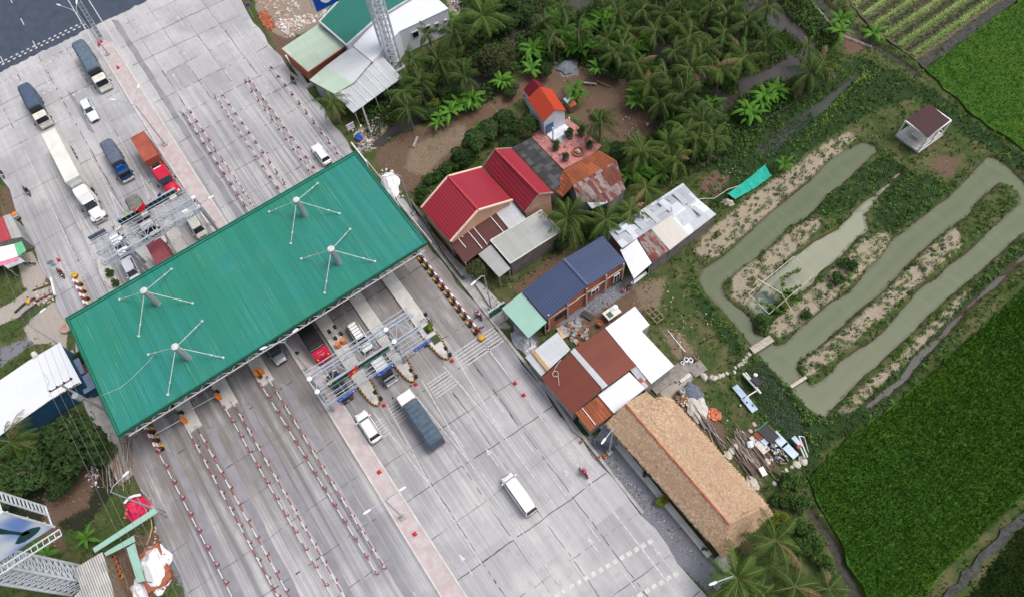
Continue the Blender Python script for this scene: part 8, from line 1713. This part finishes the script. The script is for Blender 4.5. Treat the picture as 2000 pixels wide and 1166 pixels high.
jar(1068, 643, 'reddish jar under the mint porch edge', TERRA, 1.0); jar(1171, 632, 'round clay planter beside the scrap by the white roof', TERRA, 1.1); jar(1227, 561, 'brown jar at the end of the brick house wall', WD3, .9); jar(1219, 566, 'pink plastic tub beside the brown jar', mat('pink_tub', (.6, .2, .25), .5), .7)
jar(1359, 699, 'large dark jar among the white tubs in the garden', WD3, 1.1); jar(1332, 764, 'grey tyre-like ring behind the thatched house', CONC, 1.1)
for px, py, l, s_ in ((1333, 708, 'white tub leftmost of three by the concrete pad', .7), (1340, 703, 'pinkish white tub in the middle of three', .95), (1349, 704, 'bluish white tub rightmost of three', .9), (1349, 699, 'small white tub behind the three', .5), (1265, 242, 'white bucket lying in the dirt yard', .6), (1447, 790, 'white can on the lotus pond bank', .35)): jar(px, py, l, WHITE, s_)
for px, py, l in ((1135, 862, 'small red plant pot by the gutter corner'), (1170, 892, 'red plant pot left of the lamp foot'), (1182, 890, 'red plant pot right of the lamp foot')): jar(px, py, l, ORANGE, .55)
x, y = G(1195, 612, .5)[:2]; t = thing('washing_table', 'cluttered pale table with a dark tray beside the brick house', 'table', (x, y, 0)); MB().box((x, y, .75), (1.3, 2.0, .08), R(0)).build('table_top', CREAM, t)
for sx in (-1, 1):
    for sy in (-1, 1): MB().tube((x+sx*.55, y+sy*.9, 0), (x+sx*.55, y+sy*.9, .75), .04).build('leg', WOOD, t)
MB().box((x+.1, y-.4, .85), (.7, .6, .12)).build('tray', mat('green_tray', (.06, .12, .08), .5), t); MB().blob((x-.3, y+.6, .9), (.3, .5, .2), seed=1).build('cloths', WHITE, t)
x, y = G(1278, 612, .3)[:2]; t = thing('pallet', 'open wooden pallet frame right of the white roof', 'pallet', (x, y, 0)); mb = MB()
for k in range(4): mb.box((x-1.1+k*.75, y, .2), (.1, 1.3, .16))
for k in (-.6, 0, .6): mb.box((x, y+k, .3), (2.3, .1, .05))
mb.build('frame', WOOD, t)
plank((1105,660), (1093,640), .9, .12, 'tan plywood sheet leaning at the mint porch', mat('plywood', (.5, .38, .25), .8), .3); plank((1233,558), (1262,536), .35, .25, 'long white pipe gutter lying by the white sheet roof', WHITE, .5, 'pipe', 'pipe'); plank((1137,610), (1158,622), .8, .15, 'dark flat slab lying on the gravel by the brick house', DKS, .14, 'slab', 'slab')
plank((1304,646), (1338,688), .09, .08, 'long pale pole lying in the grass above the white roof', CREAM, .18, 'pole', 'pole'); plank((808,290), (816,270), .3, .25, 'short grey log lying on the dirt slope', WD2, .35, 'log', 'log'); plank((878,320), (904,302), .15, .15, 'thin pole lying beside the hedge', WD3, .25, 'pole', 'pole'); plank((1140,163), (1165,166), .3, .2, 'grey board lying in the dirt yard', WD2, .2, 'board', 'board'); plank((1165,160), (1192,172), .25, .2, 'brown board lying in the dirt yard beside the grey one', WD3, .2, 'board', 'board')
x, y = G(1113, 205, .8)[:2]; t = thing('tool_shed', 'tiny grey and brown shed beside the small orange-roofed house', 'shed', (x, y, 0)); MB().box((x, y, .7), (1.6, .9, 1.4)).build('wall', WD3, t); MB().slab([(x-.9, y-.55, 1.6), (x+.1, y-.55, 1.5), (x+.1, y+.55, 1.5), (x-.9, y+.55, 1.6)], .05).build('roof', GALV, t); MB().slab([(x+.12, y-.55, 1.5), (x+1.0, y-.55, 1.4), (x+1.0, y+.55, 1.4), (x+.12, y+.55, 1.5)], .05).build('roof', R_RUST, t)
# green net over the sack
P_ = [Vector(g3(p)) for p in ((1420,380,.7),(1435,388,.5),(1462,372,.6),(1506,344,.6),(1496,321,1.0),(1460,350,.9))]; nn = 12; vs = []; fs = []
a, b_, c, d = Vector(g3((1421,379,.7))), Vector(g3((1436,390,.4))), Vector(g3((1507,345,.5))), Vector(g3((1494,322,.9)))
for i in range(nn+1):
    for j in range(6): p = (a*(1-i/nn)+d*(i/nn))*(1-j/5)+(b_*(1-i/nn)+c*(i/nn))*(j/5); vs.append(p+Vector((0, 0, .22*mnoise.noise(p*1.3)-.25*math.sin(math.pi*i/nn))))
for i in range(nn):
    for j in range(5): fs.append((i*6+j, i*6+j+1, (i+1)*6+j+1, (i+1)*6+j))
NETM = mat('teal_net', (.01, .33, .25), .7, .2, 5, bmp=.5); t = thing('shade_net', 'bright teal shade net stretched beside the sandy strip', 'net', (*a[:2], 0)); MB().add(vs, fs).build('net', NETM, t)
for q in (a, b_, c, d): MB().tube((q.x, q.y, 0), (q.x, q.y, q.z+.15), .05).build('stake', WOOD, t)
tarpthing('beige sack lying at the lower end of the teal net', 'sack', 1422, 394, .9, .55, .55, m_=mat('sack_beige', (.42, .36, .28), .85, .1, 3, bmp=.4), seed=21, rot=R(35), nm='sack')
mb = MB().path([G(1352,392,.4), G(1375,388,.3), G(1395,388,.3), G(1410,378,.5), G(1422,370,.6), G(1446,363,.8)], .05, 5); solo(mb, 'hose', [OFFW], 'pale hose running from the patchwork barn to the teal net', 'hose')
# bamboo frame over the inner pond
mb = MB(); BB = mat('bleached_bamboo', (.5, .46, .4), .7, .15)
ptsf = {'a': (1462,574,.9), 'b': (1551,501,.9), 'c': (1590,538,.9), 'd': (1502,613,.9), 'e': (1477,544,1.1), 'f': (1527,574,1.1), 'g': (1549,611,.8), 'h': (1569,526,.8), 'i': (1521,529,.7), 'j': (1560,552,.7)}
gp = {k: Vector(G(*v_)) for k, v_ in ptsf.items()}
for p, q, r2 in (('a', 'b', .05), ('b', 'c', .03), ('c', 'd', .04), ('d', 'a', .05), ('e', 'f', .09), ('f', 'g', .04), ('i', 'j', .03)): mb.tube(gp[p], gp[q], r2, n=5)
t = thing('bamboo_trellis', 'rectangular bleached bamboo frame with vines over the lower end of the inner pond', 'trellis', (*gp['a'][:2], -.5)); mb.build('poles', BB, t); mb = MB()
for k in 'abcdefg': mb.tube((gp[k].x, gp[k].y, -.9), gp[k], .04, n=5)
mb.build('stakes', BB, t)
P = []
for pth in (((1520,585),(1530,560),(1528,545),(1540,537),(1553,532),(1562,528)), ((1530,570),(1550,565),(1562,560)), ((1480,590),(1500,596),(1520,606)), ((1505,560),(1520,572),(1535,580))):
    for i in range(len(pth)-1):
        for q in np.linspace(0, 1, 26): P.append(G(pth[i][0]+(pth[i+1][0]-pth[i][0])*q, pth[i][1]+(pth[i+1][1]-pth[i][1])*q, .9)[:2])
leafy('vines', np.array(P)+rng.normal(0, .12, (len(P), 2)), .15, .1, [GR[3], BUSHM, LIMEM], 'green vines trailing along the bamboo frame', per=5, spread=.12, z=.85)
PADS = inpoly_pts(PP([(1475,572),(1500,560),(1520,575),(1512,600),(1487,610),(1470,598)]), 26); mb = MB()
for k, (x, y) in enumerate(PADS): mb.lathe((x, y, -.44+.0037*k), [(.28, 0), (.3, .002)], 10)
tag(mb.build('lily_pads', mat('pad_green', (.09, .13, .1), .6, .2)), 'grey-green lily pads inside the bamboo frame', 'lily pads', kind='stuff')
# fences, walls
FENW = mat('dark_fence_wood', (.1, .08, .065), .9, .3, 4)
def fence(pts, lab, m_=FENW, h=.7, step=1.6, nm='wooden_fence', cat='fence'):
    P = [Vector(G(*p)) for p in pts]; t = thing(nm, lab, cat, (*P[0][:2], 0)); mb = MB()
    for i in range(len(P)-1):
        a, c = P[i], P[i+1]; za, zc = gz(*a[:2]), gz(*c[:2]); L_ = (c-a).length; n = max(1, int(L_/step))
        for z_ in (h*.5, h*.95): mb.tube((a.x, a.y, za+z_), (c.x, c.y, zc+z_), .028, n=4)
        for k in range(n+1):
            q = a+(c-a)*k/n; zz_ = za+(zc-za)*k/n; MB().tube((q.x, q.y, zz_-.2), (q.x, q.y, zz_+h+.1), .05, n=5).build('post', m_, t)
    mb.build('rails', m_, t)
def gwall(pts, lab, w=.18, h=.5, m_=None, nm='low_wall'):
    P = [Vector(G(*p)) for p in pts]; mb = MB()
    for i in range(len(P)-1):
        a, c = P[i], P[i+1]; d = (c-a).normalized(); n_ = Vector((-d.y, d.x, 0))*w/2; e = d*(w/2-.003*i); mb.prism([tuple((a+n_-e)[:2]), tuple((a-n_-e)[:2]), tuple((c-n_+e)[:2]), tuple((c+n_+e)[:2])], -.6, h+.003*i)
    solo(mb, nm, [m_ or CONC], lab, 'wall')
fence([(1346,341),(1380,318),(1440,272),(1490,240),(1560,200),(1640,145),(1680,105)], 'old wooden fence running along the grove bank up to the vegetable field'); fence([(1345,470),(1372,515)], 'short leaning fence from the barn corner down to the pond'); fence([(1560,-20),(1640,70),(1700,95)], 'row of pale stakes along the ditch by the vegetable field', CREAM, .5, 4)
gwall([(806,400),(826,428),(870,500),(905,545)], 'old grey boundary wall along the side of the first red house', .3, 1.0, mat('mossy_wall', (.13, .12, .11), .9, .4, 2, dirt=.5)); gwall([(930,552),(948,580),(962,600)], 'low brick planter wall beside the road below the lean-to', .5, .4, CONC)
gwall([(689,285),(705,305),(718,322)], 'white painted low wall at the top right corner of the canopy', .14, .7, WHITE); gwall([(562,112),(600,170),(612,165)], 'pale concrete step edging the road below the mossy lean-to', .6, .3, CONCL); gwall([(1072,765),(1100,808),(1120,840),(1140,855)], 'worn concrete ledge under the rust-brown roof edge', .35, .35, CONC)
gwall([(65,568),(98,556)], 'old brown pit wall in the roadside ditch, upper side', .1, .2, WD3); gwall([(70,588),(108,572)], 'old brown pit wall in the roadside ditch, lower side', .1, .2, TERRA)
gwall([(30,610),(46,595),(68,583)], 'dark stone culvert lip in the left ditch', .14, .2, mat('dark_stone', (.06, .06, .065), .9, .3, 3)); gwall([(38,622),(52,608),(72,594)], 'second dark stone culvert lip in the left ditch', .14, .2, mat('dark_stone2', (.08, .08, .085), .9, .3, 3))
for (px, py), l in (((145, 720), 'blue-grey sheet roof squeezed between warehouse and canopy, upper'), ((172, 745), 'blue-grey sheet roof squeezed between warehouse and canopy, lower')):
    x, y = G(px, py, 2)[:2]; t = thing('small_shed', l, 'shed', (x, y, 0)); MB().box((x, y, .9), (2.2, 1.6, 1.8)).build('wall', TEALW, t); MB().box((x, y, 1.9), (2.5, 1.9, .08)).build('roof', mat('slate_blue_roof', (.16, .21, .32), .6, .1, 1), t)
x, y = G(158, 720, 2)[:2]; t = thing('brick_heap_rack', 'round heap of dark red bricks between the warehouse and the canopy', 'bricks', (x, y, 0)); MB().blob((x, y, .7), (1.3, .9, .9), seed=2, rough=.2).build('heap', mat('dark_red_brick', (.2, .04, .025), .85, .4, 6, bmp=.8), t)
x, y = G(125, 638, .5)[:2]; solo(MB().lathe((x, y, 0), [(.75, 0), (.75, .25), (.2, .27), (.18, .2)], 20), 'well_cover', [mat('well_brown', (.36, .24, .19), .85, .2)], 'round brownish concrete well cover at the canopy top left corner', 'well cover')
# utility poles and wires
def upole(bx, by, tx, ty, h, lab, arms=True, r=.14):
    x, y = G(tx, ty, h)[:2]; t = thing('utility_pole', lab, 'utility pole', (x, y, 0)); MB().tube((x, y, 0), (x, y, h), r*1.25, r*.8, n=8).build('pole', CONC, t)
    if arms:
        for z_ in (h-.15, h-1.4):
            MB().box((x, y, z_), (.12, 2.6, .12)).build('crossarm', WD3, t)
            for k in (-1.2, -.4, .4, 1.2): MB().lathe((x, y+k, z_+.06), [(.1, 0), (.12, .12), (.06, .25)], 8).build('insulator', BLACK if z_ > h-1 else WHITE, t)
        MB().tube((x+.5, y, h-3.3), (x+.5, y, h-2.3), .38, n=12).build('transformer', SILVER, t)
    return x, y
px_, py_ = upole(0, 0, 118, 751, 10.5, 'concrete power pole with crossarms and a transformer left of the canopy')
def wire(pts, lab, r=.014):
    mb = MB()
    for i in range(len(pts)-1):
        a, c = Vector(pts[i]), Vector(pts[i+1]); n = 10; pr = a; s_ = (c-a).length*.012
        for k in range(1, n+1): q = k/n; p = a+(c-a)*q-Vector((0, 0, s_*4*q*(1-q))); mb.tube(pr, p, r, n=4, caps=False); pr = p
    solo(mb, 'overhead_wire', [mat('wire_dark', (.2, .2, .2), .6)], lab, 'power line', 'overhead power lines left of the road')
for k, l in zip((-1.2, -.4, .4, 1.2), ('outermost', 'second', 'third', 'innermost')):
    wire([(px_-60, py_+k, 9.5), (px_, py_+k, 10.6), (px_+62, py_+k+1.5, 9.3)], 'long overhead wire along the left roadside, '+l+' of four')
a, c = Vector(G(725,262,0)), Vector(G(707,208,5.2)); t = thing('utility_pole', 'pale concrete post standing at the corner of the ribbed grey shelter', 'utility pole', a); MB().tube(a, c, .15, .1, n=8).build('pole', CONCL, t); MB().box((c.x, c.y, c.z-.1), (.1, .7, .08)).build('bracket', STEEL, t)
mb = MB().tube(G(641,191,5), G(629,155,7), .03, n=4)
# guard rail at the far end of the median
t = thing('crash_barrier', 'grey crash barrier running off from the far tip of the pink median', 'guard rail', (-119, -6.65, 0)); mb = MB(); mb2 = MB()
for y in (-6.3, -7.0): mb.box((-136, y, .62), (34, .05, .2))
for x in np.arange(-152, -119, 1.1): MB().box((x, -6.65, .35), (.1, .6, .5)).build('post', STEELD, t)
mb.build('beam', STEEL, t)
# bulky things by the road verge at the left
x, y = G(112, 548, .3)[:2]
for px, py, lab, m_, s_ in ((66, 690, 'small white satellite cap on the left grass', WHITE, .3), (700, 268, 'blue plastic sheet crumpled in the roadside litter', mat('blue_sheet', (.02, .08, .35), .6, .2, bmp=.5), .7), (54, 588, 'yellow and blue bags in the left ditch scrub', YELLOW, .4)):
    x, y = G(px, py, .2)[:2]; solo(MB().blob((x, y, max(0, gz(x, y))+s_*.3), (s_, s_*.8, s_*.5), seed=px), 'bundle', [m_], lab, 'bundle')
# metal stand near the rocks
x, y = G(1556, 872, .8)[:2]; t = thing('metal_stand', 'long-legged metal trailer frame by the rice field corner', 'frame', (x, y, 0)); mb = MB()
pp = [G(*p, .8) for p in ((1553,852),(1560,851),(1572,893),(1577,892),(1571,853),(1579,882))]
mb.tube(pp[0], pp[2], .08).tube(pp[1], pp[3], .08).tube(pp[1], pp[4], .05).tube(pp[4], pp[5], .03)
for p in pp[:5]: mb.tube((p[0], p[1], 0), p, .04)
mb.build('frame', CREAM, t); q = G(1557, 862, .8); MB().box((q[0], q[1], .7), (1.3, .5, .3)).build('motor', GALV, t); q = G(1561, 872, .9); MB().box((q[0], q[1], .9), (.3, .5, .1)).build('red_tag', RED, t)
t = thing('water_pump', 'small pump on pale planks over the lotus pond', 'pump', (*G(1466, 745)[:2], -.4)); mb = MB(); a, c = G(1451,729,.3), G(1486,768,.3); mb.tube(a, c, .14, n=6).tube(G(1456,727,.3), G(1480,757,.3), .1, n=6).tube(G(1456,776,.25), G(1482,760,.25), .08, n=5); mb.build('planks', CREAM, t)
for p in (a, c): MB().tube((p[0], p[1], -1), p, .06).build('stake', WOOD, t)
q = G(1477, 745, .5); MB().box((q[0], q[1], .5), (1.1, .7, .4)).build('motor', BLACK, t); MB().blob((q[0]-.6, q[1]+.4, .75), (.25, .25, .2), rough=.05).build('cap', WHITE, t)
mb = MB()
for k in range(2): mb.box((-19.0+k*2, 15.7, .02), (1.2, 1.0, .3))
# shade cloth by the lamp at the thatched house corner
P_ = [g3(p) for p in ((1162,858,1.8),(1180,830,2.4),(1208,868,2.0),(1190,873,1.5))]; t = thing('shade_cloth', 'dark grey shade cloth stretched at the upper corner of the thatched house', 'shade cloth', (P_[0][0], P_[0][1], 0)); MB().slab(P_, .03).build('cloth', mat('dark_cloth', (.05, .06, .08), .8), t)
for p in (P_[0], P_[3]): MB().tube((p[0], p[1], 0), p, .04).build('pole', STEEL, t)
# concrete pad at the lower end of the thatched house
x, y = G(1417, 1096, .3)[:2]; solo(MB().box((x, y, .3), (1.7, 1.8, .6)), 'water_tank', [CONC], 'grey concrete tank at the lower end of the thatched house', 'tank')
# islet of coarse grass in the swamp
for px, py, s_, l in ((1535, 78, 1.5, 'grassy islet in the upper right swamp'), (1420, 163, 1.1, 'grassy islet on the left of the swamp')):
    x, y = G(px, py, 0)[:2]; mb = MB().blob((x, y, -.45), (s_*1.8, s_, .35), seed=px); o = mb.build('grass_islet', leafmat('islet_green', (.04, .09, .015), (.06, .12, .02))); o['kind'] = 'structure'; Q = np.column_stack([rng.normal(x, s_*.8, 700), rng.normal(y, s_*.45, 700)]); tufts('islet_grass', Q, .35, .1, [GR[1], GR[3]], 'coarse bright grass on the '+l, per=3, zof=np.full(700, -.3))
# ================================================================== bring the drafted units to metres
for o in list(scene.objects):
    if o.parent is None and o.type in ('MESH', 'EMPTY'):
        o.location = o.location*S_REAL; o.scale = o.scale*S_REAL
        if o.name.startswith('ground'): pass
for o in list(scene.objects):
    if 'label' in o and o['label'] == '': del o['label']
